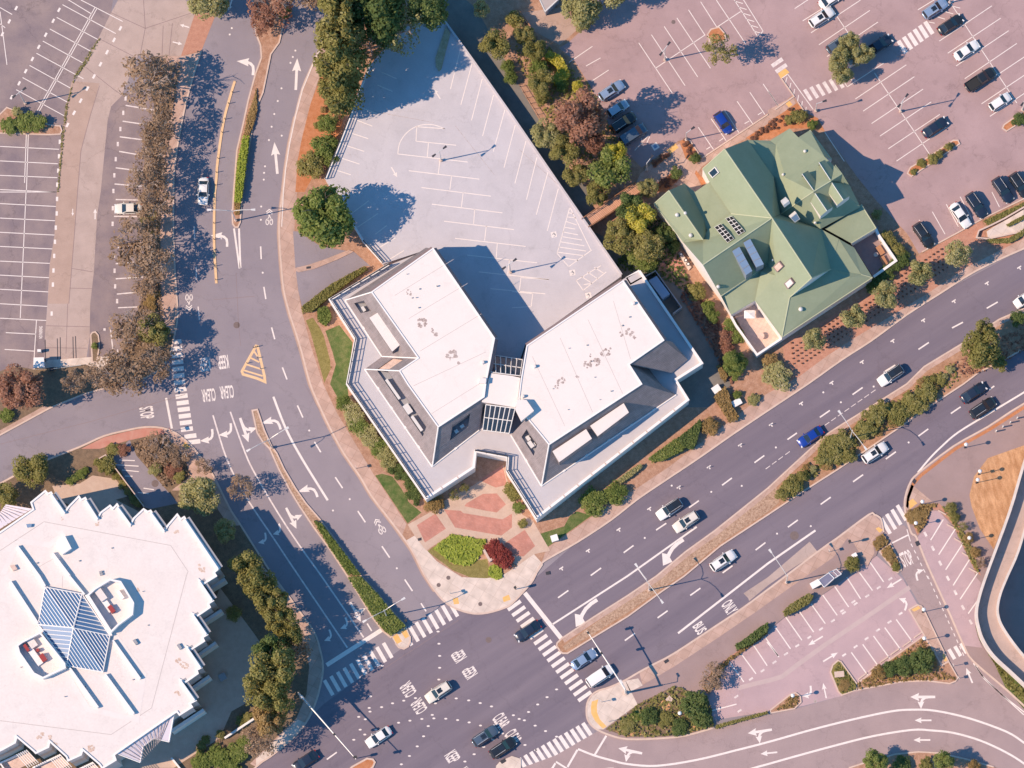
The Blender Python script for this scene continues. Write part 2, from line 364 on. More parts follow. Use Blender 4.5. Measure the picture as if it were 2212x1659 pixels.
lines('concrete_joints', [T(0, 0, (960, 110), (1255, 245), (1690, 100)), T(0, 0, (1255, 245), (1210, 480)), T(0, 0, (1255, 245), (1240, 0)), T(0, 0, (850, 330), (1180, 500)), T(0, 0, (740, 580), (980, 770), (1050, 820)), T(0, 0, (860, 740), (780, 1000), (700, 1300), (670, 1659)) + T(0, 1, (640, 400), (595, 965)), T(0, 0, (1410, 220), (1400, 480)), T(0, 1, (585, 965), (570, 1400)), T(0, 1, (400, 1155), (775, 1165)), T(0, 1, (390, 1345), (750, 1350)), T(0, 1, (620, 660), (800, 690)), T(0, 1, (600, 830), (795, 835)), T(0, 0, (1490, 200), (1460, 480))], .09, M['fascia'], .0155)
lines('entry_rails', [T(0, 1, (390, 1275), (395, 1500)), T(0, 1, (495, 1265), (500, 1505)), T(0, 1, (520, 1255), (525, 1510)), T(0, 1, (630, 1250), (635, 1500)), T(0, 1, (652, 1245), (660, 1495)), T(0, 1, (395, 1535), (740, 1492))], .14, M['metal_dark'], .018)
mb = MB()
for p in T(0, 0, *[(340 + i * 0, 0) for i in range(0)]): pass
# weed strip along the lot
# ---- west planting strip
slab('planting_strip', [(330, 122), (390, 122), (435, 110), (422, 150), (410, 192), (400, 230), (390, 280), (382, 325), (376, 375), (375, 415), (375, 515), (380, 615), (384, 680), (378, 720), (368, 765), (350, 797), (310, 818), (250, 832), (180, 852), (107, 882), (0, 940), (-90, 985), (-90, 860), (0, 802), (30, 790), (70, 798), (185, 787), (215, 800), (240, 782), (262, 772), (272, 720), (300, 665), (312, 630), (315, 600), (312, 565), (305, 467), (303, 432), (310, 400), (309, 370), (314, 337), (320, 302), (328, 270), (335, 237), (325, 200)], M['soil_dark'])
kw = [(435, 110), (422, 150), (410, 192), (400, 230), (390, 280), (382, 325), (376, 375), (375, 415), (375, 515), (380, 615), (384, 680), (378, 720), (368, 765), (350, 797), (310, 818), (250, 832), (180, 852), (107, 882), (0, 940), (-90, 985)]
def kerb(name, pts, w=.28, z0=0, z1=.15, mt=None, closed=False):
    return struct(name, MB().wall([W(p, 0) for p in pts], w, z0, z1, closed), mt or M['kerb'])
kerb('kerb', smooth_line(kw[:12], 3) + kw[12:])
sheet('sidewalk', [(345, 120), (390, 122), (432, 112), (420, 150), (408, 192), (398, 230), (388, 280), (380, 325), (374, 375), (373, 415), (373, 515), (378, 615), (382, 680), (376, 720), (347, 720), (345, 640), (347, 560), (346, 480), (346, 415), (350, 350), (358, 300), (368, 240), (372, 180)], M['sidewalk'], .134)
sheet('sidewalk', [(105, 778), (215, 770), (262, 772), (215, 800), (185, 787), (70, 798)], M['sidewalk_new'], .1385)
sheet('sidewalk', T(0, 2, (430, 200), (380, 190), (200, 290), (0, 400), (0, 445), (430, 215)), M['sidewalk'], .134)
# ---- yellow delineator kerb
yl = T(0, 0, (2030, 700), (1990, 830), (1930, 1060), (1880, 1400), (1870, 1540)) + T(0, 1, (1855, 40), (1850, 300), (1852, 500), (1870, 790))
struct('yellow_kerb_strip', MB().wall([W(p) for p in smooth_line(yl, 4)], .42, 0, .09), M['paint_yellow'])
# ---- medians
def median(name, L_, R_, mt, kw_=.26):
    pts = L_ + R_[::-1]
    o = slab(name, pts, mt, .14); kerb('kerb', pts, kw_, 0, .17, closed=True); return o
m1l = [(545, -60), (545, 0), (549, 40), (554, 75), (563, 98), (565, 125), (552, 160), (537, 215), (525, 270), (512, 325), (505, 415), (502, 465), (503, 484)]
m1r = [(640, -60), (617, 0), (613, 50), (603, 92), (585, 117), (568, 200), (553, 235), (543, 290), (533, 350), (526, 400), (521, 450), (519, 480), (514, 491), (508, 491)]
median('median', m1l, m1r, M['soil'])
m2l = [(545, 887)] + T(1, 2, (10, 420), (60, 500), (120, 560), (200, 740), (300, 930), (380, 1060), (500, 1240), (640, 1430), (790, 1659)) + T(1, 3, (900, 180), (1000, 350), (1100, 480), (1165, 530))
m2r = [(556, 885)] + T(1, 2, (35, 290), (72, 400), (130, 530), (180, 600), (240, 730), (340, 900), (430, 1030), (560, 1180), (680, 1340), (800, 1500), (910, 1659)) + T(1, 3, (1050, 150), (1200, 330), (1295, 435))
median('median', m2l, m2r, M['gravel'])
nose = T(1, 3, (1168, 522), (1297, 432), (1332, 520), (1332, 575), (1315, 610), (1280, 630), (1235, 618), (1205, 580))
slab('median_nose', nose, M['sidewalk_new'], .12); kerb('kerb', nose[2:], .26, 0, .15)
for q in (((1178, 515), (1215, 490), (1262, 565), (1215, 590)), ((1252, 480), (1290, 452), (1325, 520), (1290, 540))): sheet('tactile_pad', T(1, 3, *q), M['pad_yellow'], .126)
m3t = T(2, 3, (410, 640), (385, 605), (390, 580), (430, 540), (700, 360), (1000, 170), (1250, 0)) + T(2, 2, (1500, 1450), (1750, 1270), (2000, 1070), (2212, 900)) + T(3, 2, (260, 660), (500, 440), (640, 350), (900, 190), (1200, 0)) + T(3, 1, (1350, 1510), (1680, 1310), (2000, 1100), (2212, 1010), (2400, 920))
m3b = T(2, 3, (410, 650), (440, 668), (480, 668), (720, 520), (1000, 350), (1300, 130), (1490, 0)) + T(2, 2, (1800, 1400), (2212, 1130)) + T(3, 2, (300, 930), (600, 740), (850, 570), (1100, 400), (1400, 190), (1690, 0)) + T(3, 1, (1820, 1560), (2080, 1430), (2212, 1350), (2400, 1240))
median('median', m3t, m3b, mat('median_soil', (.33, .175, .105), c2=(.46, .27, .175), scale=1.3, fine=.22, rough=1))
gt = T(2, 3, (440, 610), (700, 420), (1000, 215), (1280, 30)) + T(2, 2, (1540, 1475), (1780, 1300), (2040, 1090), (2212, 955)) + T(3, 2, (70, 880))
gb = T(2, 3, (460, 645), (720, 490), (1000, 315), (1300, 105), (1470, -10)) + T(2, 2, (1800, 1375), (2212, 1105)) + T(3, 2, (100, 1020))
sheet('median_cobbles', gt + gb[::-1], M['gravel'], .146)
pt = m3t[3:]; pt2 = [(x + 6, y + 9) for x, y in pt]
sheet('median_walk', pt + pt2[::-1], M['sidewalk'], .151)
isl = T(1, 3, (760, 1720), (830, 1650), (960, 1578), (1010, 1585), (1028, 1610), (1010, 1650), (900, 1740))
slab('median', isl, M['soil_orange'], .13); kerb('kerb', isl, .3, 0, .16, closed=True)
is2 = T(1, 3, (2060, 1760), (2075, 1640), (2110, 1600), (2212, 1555), (2290, 1580), (2290, 1760))
slab('median_nose', is2, M['sidewalk_new'], .13)
sheet('drain_grate', T(1, 3, (2105, 1600), (2150, 1575), (2165, 1600), (2125, 1625)), M['metal_dark'], .136)
tri = T(0, 1, (2212, 1330), (2090, 1550), (2100, 1575), (2220, 1610), (2290, 1640), (2285, 1590), (2240, 1400), (2225, 1335))
struct('painted_island_outline', MB().ribbon([W(p, .006) for p in tri], .45, closed=True), M['paint_yellow'])
lines('painted_island_stripes', [T(0, 1, (2195, 1375), (2225, 1420)), T(0, 1, (2160, 1430), (2240, 1470)), T(0, 1, (2130, 1490), (2255, 1530)), T(0, 1, (2105, 1540), (2270, 1590))], .28, M['paint_yellow'], .0065)
# ================================================================ office block
ok = [(713, 67), (700, 85), (673, 145), (653, 192), (638, 250), (625.5, 307), (617, 362), (611, 415), (605, 460), (603, 502), (606.8, 565), (613, 627), (625.5, 677), (638, 715), (653, 765), (670, 829), (688, 872), (713, 924.5), (743, 979.5), (778, 1029.5), (803, 1072), (853, 1137), (890.5, 1189.5), (915.5, 1239.5), (940.5, 1277), (963, 1302), (990.5, 1317), (1023, 1325.5), (1053, 1324), (1088, 1314), (1106, 1304), (1131, 1278), (1151, 1254), (1168.5, 1219.5), (1188.5, 1204.5), (1246, 1172), (1318.5, 1124.5), (1376, 1079.5), (1431, 1042), (1506, 992), (1581, 939.5), (1659, 887), (1746, 829), (1819, 777), (1884, 735), (1959, 680), (2034, 632), (2109, 585), (2212, 537), (2320, 495)]
slab('office_block_ground', [(738, -60), (728, 30)] + ok + [(2320, -60)], M['soil'])
kerb('kerb', smooth_line([(738, -60), (728, 30)] + ok, 3), .3)
inn = [(735, 40), (710, 120), (688, 172), (670.5, 225), (653, 295), (645.5, 345), (641.8, 415), (636, 490), (638, 577), (644, 627), (650.5, 665), (658, 695), (673, 752), (698, 829), (728, 892), (765.5, 954.5), (805.5, 1022), (878, 1132)]
sheet('sidewalk', [(728, 30)] + ok[:22] + [(868, 1158)] + inn[::-1], M['sidewalk'], .134)
inb = [(1181, 1184.5), (1221, 1157), (1281, 1114.5), (1376, 1054.5), (1443.5, 1009.5), (1526, 947), (1573.5, 912), (1618.5, 877), (1659, 849), (1724, 815), (1789, 767), (1859, 722), (1934, 677), (2009, 630), (2089, 577), (2212, 515), (2320, 470)]
sheet('sidewalk', ok[33:] + inb[::-1], M['sidewalk'], .134)
sheet('gutter', [(x - 5, y + 2) for x, y in ok[4:25]] + ok[4:25][::-1], M['concrete_w2'], .005)
corner = T(1, 2, (1300, 1350), (1370, 1310), (1480, 1440), (1560, 1530), (1700, 1620)) + T(1, 3, (1780, 10), (1990, 20), (2120, 0)) + T(2, 2, (50, 1570), (190, 1470), (270, 1560)) + [(1151, 1253), (1131, 1277), (1106, 1303), (1088, 1313), (1053, 1323), (1023, 1324), (990, 1316), (963, 1301), (940, 1276), (915, 1239), (890, 1189)]
sheet('corner_pavement', corner, M['sidewalk_new'], .1385)
for q in (((1700, 195), (1745, 185), (1755, 240), (1710, 245)), ((2130, 185), (2185, 160), (2200, 205), (2140, 225))): sheet('tactile_pad', T(1, 3, *q), M['pad_yellow'], .1425)
plaza = T(1, 2, (1310, 1215), (1520, 1100), (1620, 1010), (1870, 880), (2140, 700), (2180, 870)) + T(2, 2, (30, 1020), (90, 1130), (180, 1180), (330, 1440), (190, 1470), (50, 1570), (-60, 1500)) + T(1, 2, (2000, 1345), (1690, 1295), (1470, 1440), (1370, 1310))
sheet('plaza_paving', plaza, M['paving'], .1425)
for q in (T(1, 2, (1390, 1220), (1550, 1120), (1640, 1250), (1460, 1370)), T(1, 2, (1625, 1085), (1770, 1095), (1790, 1115), (2130, 1170), (2212, 1120), (2212, 1240), (2120, 1310), (1720, 1240)), T(1, 2, (1820, 1030), (1960, 950), (2080, 945), (2160, 1040), (2080, 1110), (1960, 1090), (1800, 1055)), T(1, 2, (1930, 830), (2130, 700), (2170, 870), (2070, 895)), T(2, 2, (-70, 1380), (110, 1260), (200, 1400), (100, 1490), (0, 1480))):
    sheet('brick_paving', q, M['brick'], .1475)
for q, mm in ((T(1, 1, (430, 1110), (490, 1085), (550, 1170), (585, 1240), (640, 1450), (645, 1530), (590, 1650), (470, 1210)), 'lawn_dry'), (T(1, 1, (600, 1200), (720, 1150), (835, 1300), (790, 1659), (640, 1659), (690, 1490), (660, 1380)) , 'lawn'), (T(1, 2, (640, 0), (790, 0), (800, 120), (740, 180), (690, 90)), 'lawn'), (T(1, 2, (1030, 790), (1090, 775), (1180, 800), (1260, 910), (1320, 1020), (1430, 1110), (1310, 1205)), 'lawn'), (T(2, 2, (220, 1300), (450, 1230), (500, 1140), (560, 1100), (690, 1135), (300, 1415)), 'lawn'), (T(1, 2, (1480, 1445), (1530, 1410), (1700, 1560), (2000, 1510), (2020, 1640), (2110, 1659), (2180, 1659), (2080, 1720), (1900, 1690), (1700, 1610)), 'lawn_dry')):
    sheet('lawn', q, M[mm], .1345)
for q in (T(1, 2, (1530, 1420), (1690, 1300), (1990, 1350), (1950, 1470), (1850, 1570), (1700, 1550)), T(1, 2, (2020, 1570), (2080, 1560), (2120, 1600), (2125, 1670), (2080, 1690), (2010, 1650))):
    sheet('planting_bed', q, M['lawn'], .148)
# orange bank west of the deck, driveways
sheet('orange_bank', T(1, 0, (650, 330), (720, 330), (700, 600), (680, 850), (780, 960), (720, 1150), (560, 1400), (420, 1659), (340, 1659), (360, 1380), (400, 1180), (470, 900), (550, 690), (600, 500)), M['soil_orange'], .1345)
sheet('driveway', T(1, 1, (320, 340), (365, 340), (560, 470), (850, 520), (990, 640), (930, 640), (640, 800), (395, 990), (365, 850), (340, 650)), M['asphalt'], .1385)
slab('driveway_island', T(1, 1, (345, 655), (340, 680), (370, 692), (500, 665), (700, 585), (845, 515), (800, 500), (600, 580), (450, 630)), M['sidewalk'], .28, .1)
sheet('drain_grate', T(1, 1, (435, 645), (475, 640), (475, 660), (435, 665)), M['metal_dark'], .286)
# east pavement between office and green house, lower walk below the deck
sheet('service_walk', [(940, -60), (1030, 20), (1130, 200), (1215, 345), (1285, 425), (1272, 495), (1400, 560), (1440, 600), (1490, 640), (1530, 720), (1580, 830), (1530, 880), (1475, 880), (1390, 620), (1340, 610), (1100, 260), (950, 40)], mat('walk_shade_tone', (.16, .15, .14), c2=(.22, .20, .18), scale=.4, fine=.1), .1385)  # dark tone stands in for the shade lying on this walk
# ================================================================ NE lot
sheet('parking_lot', [(1256, -60), (1262, 60), (1230, 90), (1208, 104), (1240, 130), (1278, 190), (1316, 272), (1356, 332), (1386, 362), (1466, 304), (1482, 300), (1510, 345), (1626, 267), (1700, 215), (1712, 205), (1739, 242), (1781, 283), (1850, 380), (1890, 430), (1960, 505), (1985, 548), (2084, 495), (2121, 472), (2212, 430), (2320, 380), (2320, -60)], M['lot_ne'], .1345)
sheet('sidewalk', T(2, 0, (1110, 1500), (1330, 1310), (1450, 1240), (1480, 1310), (1640, 1375), (2212, 990), (2212, 1090), (1850, 1290), (1640, 1440), (1600, 1500), (1640, 1650), (1520, 1659), (1350, 1560), (1150, 1640), (1060, 1600)), M['sidewalk'], .139)
sheet('sidewalk', T(2, 0, (1340, 1300), (1410, 1240), (1440, 1275), (1370, 1330)), M['pad_yellow'], .143)
sheet('sidewalk', T(3, 0, (0, 950), (220, 830), (240, 900), (110, 985), (0, 1045)), M['sidewalk'], .139)
sheet('tactile_pad', T(3, 0, (152, 895), (185, 870), (212, 905), (180, 928)), M['pad_yellow'], .1435)
sheet('tactile_pad', T(3, 0, (85, 635), (150, 590), (185, 625), (110, 680)), M['pad_yellow'], .1395)
sheet('walk', T(2, 0, (80, 110), (440, 60), (520, 140), (560, 260), (410, 390), (190, 270)), M['concrete_w2'], .139)
for q in (T(2, 0, (1450, 1225), (1490, 1200), (1520, 1210), (1610, 1330), (1640, 1370), (1590, 1410), (1500, 1370)), T(2, 0, (1200, 1410), (1330, 1320), (1375, 1340), (1230, 1450)), T(2, 0, (1240, 1590), (1400, 1480), (1450, 1540), (1330, 1659), (1240, 1659)), T(2, 0, (1590, 1470), (1680, 1580), (1640, 1600), (1580, 1500)), T(2, 0, (2020, 1190), (2212, 1070), (2212, 1200), (2100, 1220)), T(3, 0, (0, 1060), (250, 890), (320, 970), (430, 1020), (490, 1130), (350, 1110), (200, 1110), (20, 1200), (0, 1200))):
    sheet('planting_bed', q, M['soil_orange'], .1475)
def island(pts, mt='soil_orange', z=.28, zb=.1, kz=.31):
    slab('traffic_island', pts, M[mt], z, zb); kerb('kerb', pts, .22, zb, kz, closed=True)
island(T(3, 0, (1205, 1500), (1230, 1450), (1400, 1350), (1600, 1215), (1640, 1215), (1655, 1245), (1560, 1310), (1400, 1420), (1240, 1525)))
island(T(3, 0, (2025, 1110), (2040, 1080), (2212, 960), (2300, 900), (2300, 990), (2212, 1040), (2060, 1135)))
island(T(2, 0, (1690, 300), (1720, 255), (1790, 238), (1835, 290), (1850, 350), (1720, 390)))
kerb('kerb', T(2, 0, (1640, 1370), (2212, 990)), .22, .1, .27)
kerb('kerb', T(2, 0, (1500, 1195), (1540, 1220), (1620, 1340)), .22, .1, .27)
kerb('kerb', T(3, 1, (1330, 520), (1700, 320), (1850, 235), (2212, 60)), .22, .1, .27)
kerb('kerb', T(3, 0, (115, 680), (225, 835), (60, 950)), .22, .1, .27)
kerb('kerb', T(3, 0, (260, 885), (320, 975)), .22, .1, .27)
# mulch by the boulevard and ramp at the right edge
sheet('mulch_bed', [(1689, 735), (1740, 720), (1800, 680), (1900, 620), (1985, 552), (2084, 497), (2121, 474), (2130, 520), (2180, 500), (2212, 505)] + inb[::-1][1:9] + [(1700, 812)], M['mulch'], .1345)
slab('ramp_walk', T(3, 1, (2212, 150), (2060, 240), (1950, 300), (1890, 340), (1900, 390), (1930, 395), (2212, 330)), M['sidewalk_new'], .5, .1)
kerb('ramp_kerb', T(3, 1, (2212, 135), (2040, 235), (1930, 290), (1820, 340), (1800, 400), (1900, 410), (2212, 345)), .25, .1, .8)
# ================================================================ SW block
cs = [(-90, 1090), (0, 1045), (60, 1012), (112, 989.5), (175, 964.5), (225, 942), (275, 929.5), (312, 923), (350, 924.5), (382, 937), (412, 962), (437, 992), (462, 1029.5), (482, 1069.5), (500, 1104.5), (520, 1134.5), (553, 1187), (590.5, 1244), (628, 1294), (653, 1329), (678, 1364), (690.5, 1399), (698, 1444), (689, 1494), (678, 1527), (660.5, 1562), (628, 1599), (585, 1634), (553, 1657), (470, 1740)]
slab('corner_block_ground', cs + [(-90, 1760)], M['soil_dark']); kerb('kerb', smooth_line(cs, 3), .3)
sheet('red_kerb_walk', T(0, 2, (700, 560), (900, 460), (1100, 410), (1250, 380), (1400, 385), (1430, 430), (1260, 455), (1100, 490), (860, 560)), M['kerb_red'], .1345)
sheet('sidewalk', T(0, 2, (1430, 430), (1400, 385), (1530, 430), (1650, 530), (1750, 650), (1850, 800), (1930, 960), (2000, 1100), (2080, 1220), (1980, 1230), (1900, 1110), (1780, 920), (1480, 920), (1640, 800), (1600, 640), (1500, 540)), M['sidewalk'], .139)
sheet('tactile_pad', T(0, 2, (1575, 535), (1600, 500), (1640, 540), (1615, 570)), M['pad_yellow'], .1435)
sheet('sidewalk', [(545, 1200), (590, 1246), (627, 1296), (652, 1331), (677, 1366), (689, 1400), (697, 1444), (688, 1494), (677, 1526), (660, 1561), (628, 1598), (585, 1633), (553, 1656), (540, 1650), (600, 1590), (640, 1552), (662, 1500), (668, 1440), (660, 1400), (640, 1365), (610, 1330), (570, 1280), (530, 1215)], M['sidewalk'], .1345)
sheet('sidewalk', T(1, 3, (0, 1580), (360, 1240), (430, 1270), (300, 1415), (130, 1555), (0, 1645)), M['sidewalk_new'], .1395)
sheet('courtyard', T(0, 3, (1900, 100), (2212, 520), (2330, 700), (2212, 1050), (2000, 1170), (1900, 1400), (1500, 1659), (900, 1659), (1000, 1500), (1500, 1150)), M['paving'], .1345)
sheet('courtyard', T(0, 2, (450, 880), (690, 860), (800, 790), (1000, 820), (1100, 970), (1000, 1000), (1450, 1230), (900, 1180), (500, 1000)), M['paving'], .1345)
sheet('small_parking', T(0, 2, (960, 640), (1120, 480), (1180, 620), (1540, 1030), (1300, 1080), (1230, 1060)), M['asphalt'], .1345)
lines('small_parking_lines', [T(0, 2, a, b) for a, b in (((1030, 657), (1165, 662)), ((995, 697), (1197, 710)), ((1055, 743), (1200, 757)), ((1080, 795), (1145, 797)), ((1240, 900), (1330, 913)), ((1190, 937), (1285, 947)))], .16, M['paint'], .1385)
# ================================================================ SE blocks
fs = T(3, 2, (1000, 1280), (980, 1180), (960, 1150), (920, 1130), (870, 1130), (600, 1330), (430, 1450)) + T(2, 3, (2060, 230), (1750, 440), (1400, 670), (1230, 760), (1100, 830), (980, 900), (850, 960), (750, 990), (690, 1030), (650, 1100), (645, 1200), (670, 1270), (740, 1330), (860, 1380), (1000, 1410), (1260, 1405), (1500, 1380), (1750, 1310))
fb = [(1541, 1554), (1531, 1510), (1545, 1450), (1568, 1430), (1598, 1409), (1651, 1376), (1671.5, 1352), (1696.5, 1332), (1779, 1283), (1799, 1269), (1893, 1200)]
slab('south_sidewalk', fs + fb, M['asphalt_path']); kerb('kerb', smooth_line(fs, 3), .3)
sheet('sidewalk', [(1889, 1113), (1876, 1114), (1809, 1163), (1766, 1193), (1621, 1303), (1543, 1355), (1456, 1413), (1413, 1435), (1381, 1453), (1388, 1480), (1456, 1440), (1546, 1381), (1631, 1323), (1659, 1303), (1734, 1250), (1800, 1204), (1831, 1162), (1845, 1175), (1874, 1224), (1889, 1195), (1885, 1167), (1906, 1150), (1902, 1126)], M['sidewalk'], .134)
sheet('bus_pad', T(3, 2, (360, 1362), (430, 1452), (200, 1600), (0, 1740)) + T(2, 3, (2050, 215), (2040, 190), (2000, 150), (2212, 10)), M['concrete_w'], .006)
sheet('corner_pavement', T(2, 3, (850, 960), (980, 900), (1085, 1110), (1000, 1170), (790, 1325), (740, 1325), (672, 1265), (650, 1195), (655, 1100), (695, 1035), (755, 995)), M['sidewalk_new'], .1385)
sheet('sidewalk', T(2, 3, (980, 905), (1090, 885), (1130, 945), (1020, 1000)), M['sidewalk_new'], .1385)
sheet('tactile_pad', T(2, 3, (690, 1085), (745, 1065), (733, 1120), (735, 1180), (760, 1240), (818, 1300), (785, 1320), (720, 1255), (685, 1190), (682, 1130)), M['pad_yellow'], .1425)
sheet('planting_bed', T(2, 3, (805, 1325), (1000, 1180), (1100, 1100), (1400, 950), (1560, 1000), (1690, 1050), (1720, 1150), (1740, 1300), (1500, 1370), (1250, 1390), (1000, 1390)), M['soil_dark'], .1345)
for q in (T(2, 3, (950, 1250), (1080, 1150), (1180, 1160), (1100, 1250), (960, 1290)),): sheet('lawn', q, M['lawn'], .1385)
for q in (T(2, 3, (1230, 1120), (1330, 1060), (1380, 1140), (1290, 1180)), T(2, 3, (1540, 1290), (1730, 1290), (1500, 1370)), T(2, 3, (870, 1330), (1200, 1360), (1000, 1388))): sheet('dry_grass', q, M['drygrass'], .1385)
sheet('planting_bed', T(2, 3, (1740, 800), (1960, 640), (2190, 450), (2212, 500), (1960, 680), (1850, 760), (1700, 1030), (1640, 960)), M['mulch'], .1345)
sheet('parking_lot', [(1541, 1556), (1531, 1510), (1545, 1450), (1568, 1430), (1598, 1409), (1651, 1376), (1671, 1352), (1696, 1332), (1779, 1283), (1799, 1269), (1893, 1200), (1950, 1250), (1990, 1320), (2055, 1445), (2030, 1480), (1820, 1503), (1734, 1525)], M['lot_s'], .005)
sheet('ramp_road', [(1290, 1580), (1356, 1599), (1421, 1597), (1481, 1591), (1543, 1574), (1659, 1545), (1716, 1532), (1820, 1503), (1904, 1478), (2000, 1470), (2062, 1478), (2066, 1462), (2030, 1400), (1990, 1310), (1950, 1244), (1905, 1135), (1954, 1135), (1979, 1165), (2014, 1244), (2049, 1320), (2082, 1395), (2104, 1430), (2180, 1495), (2260, 1575), (2260, 1740), (1090, 1740), (1126, 1659), (1200, 1632)], M['asphalt_ramp'], .0095)
er = [(2320, 820), (2212, 872), (2134, 922), (2059, 964.5), (1984, 1022), (1966.5, 1042), (1956.5, 1069.5), (1954, 1092), (1959, 1122), (1969, 1152), (1979, 1160), (1995, 1200), (2014, 1244), (2049, 1320), (2082, 1395), (2104, 1430), (2180, 1495), (2280, 1590)]
slab('east_corner_ground', er + [(2320, 1600)], M['asphalt_path']); kerb('kerb', smooth_line(er, 3), .3)
sheet('kerb_edge', [(x + 3, y + 2) for x, y in er[:8]] + [(x + 8, y + 7) for x, y in er[:8]][::-1], M['soil_orange'], .1345)
sheet('sidewalk', T(3, 2, (1185, 1080), (1190, 960), (1230, 860), (1270, 890), (1400, 1000), (1420, 1020), (1310, 1025), (1215, 1100)), M['sidewalk'], .1345)
sheet('tactile_pad', T(3, 2, (1215, 1015), (1250, 990), (1290, 1030), (1225, 1080)), M['pad_yellow'], .139)
sheet('tactile_pad', T(3, 2, (930, 1250), (955, 1235), (995, 1262), (965, 1285)), M['pad_yellow'], .139)
sheet('planting_bed', T(3, 2, (1215, 1110), (1310, 1040), (1480, 1030), (1650, 1220), (1760, 1400), (1840, 1659), (1780, 1600), (1600, 1220), (1480, 1090), (1410, 1090), (1380, 1190), (1290, 1310)), M['mulch'], .1345)
sheet('parking_lot', T(3, 2, (1290, 1330), (1385, 1195), (1415, 1095), (1475, 1095), (1600, 1240), (1780, 1600), (1790, 1659)) + T(3, 3, (1840, 60), (1800, 330), (1790, 430), (1810, 520), (1850, 620), (1690, 600), (1560, 310), (1420, 0)), M['lot_s'], .139)
sheet('dry_grass', T(3, 2, (2300, 480), (2212, 530), (1900, 640), (1780, 800), (1740, 960), (1760, 1060), (1830, 1250), (1950, 1430), (2000, 1300), (2300, 560)), M['drygrass'], .139)
sheet('planting_bed', T(3, 3, (1790, 430), (1830, 560), (1900, 620), (2100, 830), (2300, 1030), (2300, 1200), (2212, 1150), (2050, 960), (1890, 610)), M['lawn'], .1395)
# lot islands
island(T(3, 3, (540, 830), (560, 770), (605, 730), (630, 740), (770, 935), (770, 982), (640, 1030), (610, 1000)), 'lawn_dry', .15, 0, .18)
island(T(3, 3, (775, 925), (1340, 520), (1420, 620), (1500, 775), (1560, 740), (1640, 880), (1620, 910), (1570, 930), (1370, 905), (1150, 915), (775, 985)), 'soil', .15, 0, .18)
island(T(3, 3, (1220, 290), (1290, 250), (1325, 260), (1345, 290), (1560, 738), (1500, 770)), 'sidewalk', .14, 0, .17)
sheet('tactile_pad', T(3, 3, (1240, 290), (1300, 258), (1318, 280), (1262, 308)), M['pad_yellow'], .146)
sheet('tactile_pad', T(3, 3, (1505, 680), (1530, 665), (1560, 725), (1525, 740)), M['pad_yellow'], .146)
island(T(3, 3, (20, 1160), (200, 1020), (240, 1010), (280, 1040), (285, 1090), (230, 1145), (20, 1185)), 'soil', .15, 0, .18)
island(T(3, 2, (965, 1450), (1000, 1425), (1060, 1380), (1150, 1570), (1150, 1610), (1120, 1630), (1090, 1610)), 'mulch', .15, 0, .18)
bt = T(3, 3, (700, 1659), (880, 1600), (1100, 1540), (1300, 1520), (1480, 1530), (1700, 1580), (1950, 1650), (2100, 1720), (700, 1760))
slab('south_bank', bt, M['soil'], .13); kerb('kerb', bt[:-2], .25)
# ================================================================ MARKINGS
def bars(name, centers, length, w, d, mt='paint', z=.0085):
    mb = MB(); d = dirw(d); n = Vector((-d.y, d.x, 0))
    for c in centers:
        p = W(c, z); a = d * length / 2; b = n * w / 2
        mb.quad(p - a - b, p + a - b, p + a + b, p - a + b)
    return struct(name, mb, M[mt])
def between(a, b, n): return [(a[0] + (b[0] - a[0]) * i / (n - 1), a[1] + (b[1] - a[1]) * i / (n - 1)) for i in range(n)]
def segs(c, r, L_): return [T(c, r, (a, b), (x, y)) for a, b, x, y in L_]
bars('crosswalk', between(T(0, 2, (1560, 48))[0], T(0, 2, (1615, 390))[0], 7) + T(0, 2, (1645, 450), (1678, 500)), 2.05, .75, (1, -.12))
bars('crosswalk', between(T(0, 1, (1520, 1295))[0], T(0, 1, (1550, 1645))[0], 7), 1.9, .75, (1, -.12))
cw = between(T(1, 3, (1705, 285))[0], T(1, 3, (628, 965))[0], 20)
bars('crosswalk', [p for i, p in enumerate(cw) if i not in (8, 9)], 2.9, .62, (.5, .87))
bars('crosswalk', between(T(2, 3, (20, 255))[0], T(2, 3, (628, 1040))[0], 17), 2.6, .62, (.82, -.57))
bars('crosswalk', between(T(2, 3, (655, 1335))[0], T(2, 3, (105, 1640))[0], 12), 3.0, .66, (.55, .83))
bars('crosswalk', between(T(3, 2, (1018, 1228))[0], T(3, 2, (1155, 1112))[0], 4), 2.95, .62, (.5, .87), z=.0135)
bars('crosswalk', between(T(3, 3, (1588, 675))[0], T(3, 3, (1795, 572))[0], 5), 1.9, .6, (.5, .87), z=.0135)
bars('crosswalk', between(T(3, 0, (345, 820))[0], T(3, 0, (620, 712))[0], 6), 2.2, .62, (.5, .83), 'paint_worn', .1385)
bars('crosswalk', between(T(3, 0, (1160, 405))[0], T(3, 0, (1390, 240))[0], 6), 2.5, .72, (.5, .83), 'paint', .1385)
bars('crosswalk', T(3, 0, (80, 540), (115, 590)), 2.2, .7, (.8, -.55), 'paint_worn', .1385)
lines('stop_line', segs(0, 2, [(1435, 120, 1485, 385)]), .38, M['paint'], .0085)
lines('stop_line', segs(1, 3, [(610, 770, 1095, 460)]), .72, M['paint'], .0085)
lines('stop_line', segs(2, 3, [(110, 145, 430, 545)]), .72, M['paint'], .0085)
lines('stop_line', segs(2, 3, [(815, 1380, 715, 1545), (565, 1502, 480, 1650), (375, 1618, 330, 1690)]), .34, M['paint'], .0155)
lines('stop_line', segs(3, 2, [(1060, 1380, 1210, 1305)]), .25, M['paint'], .0136)
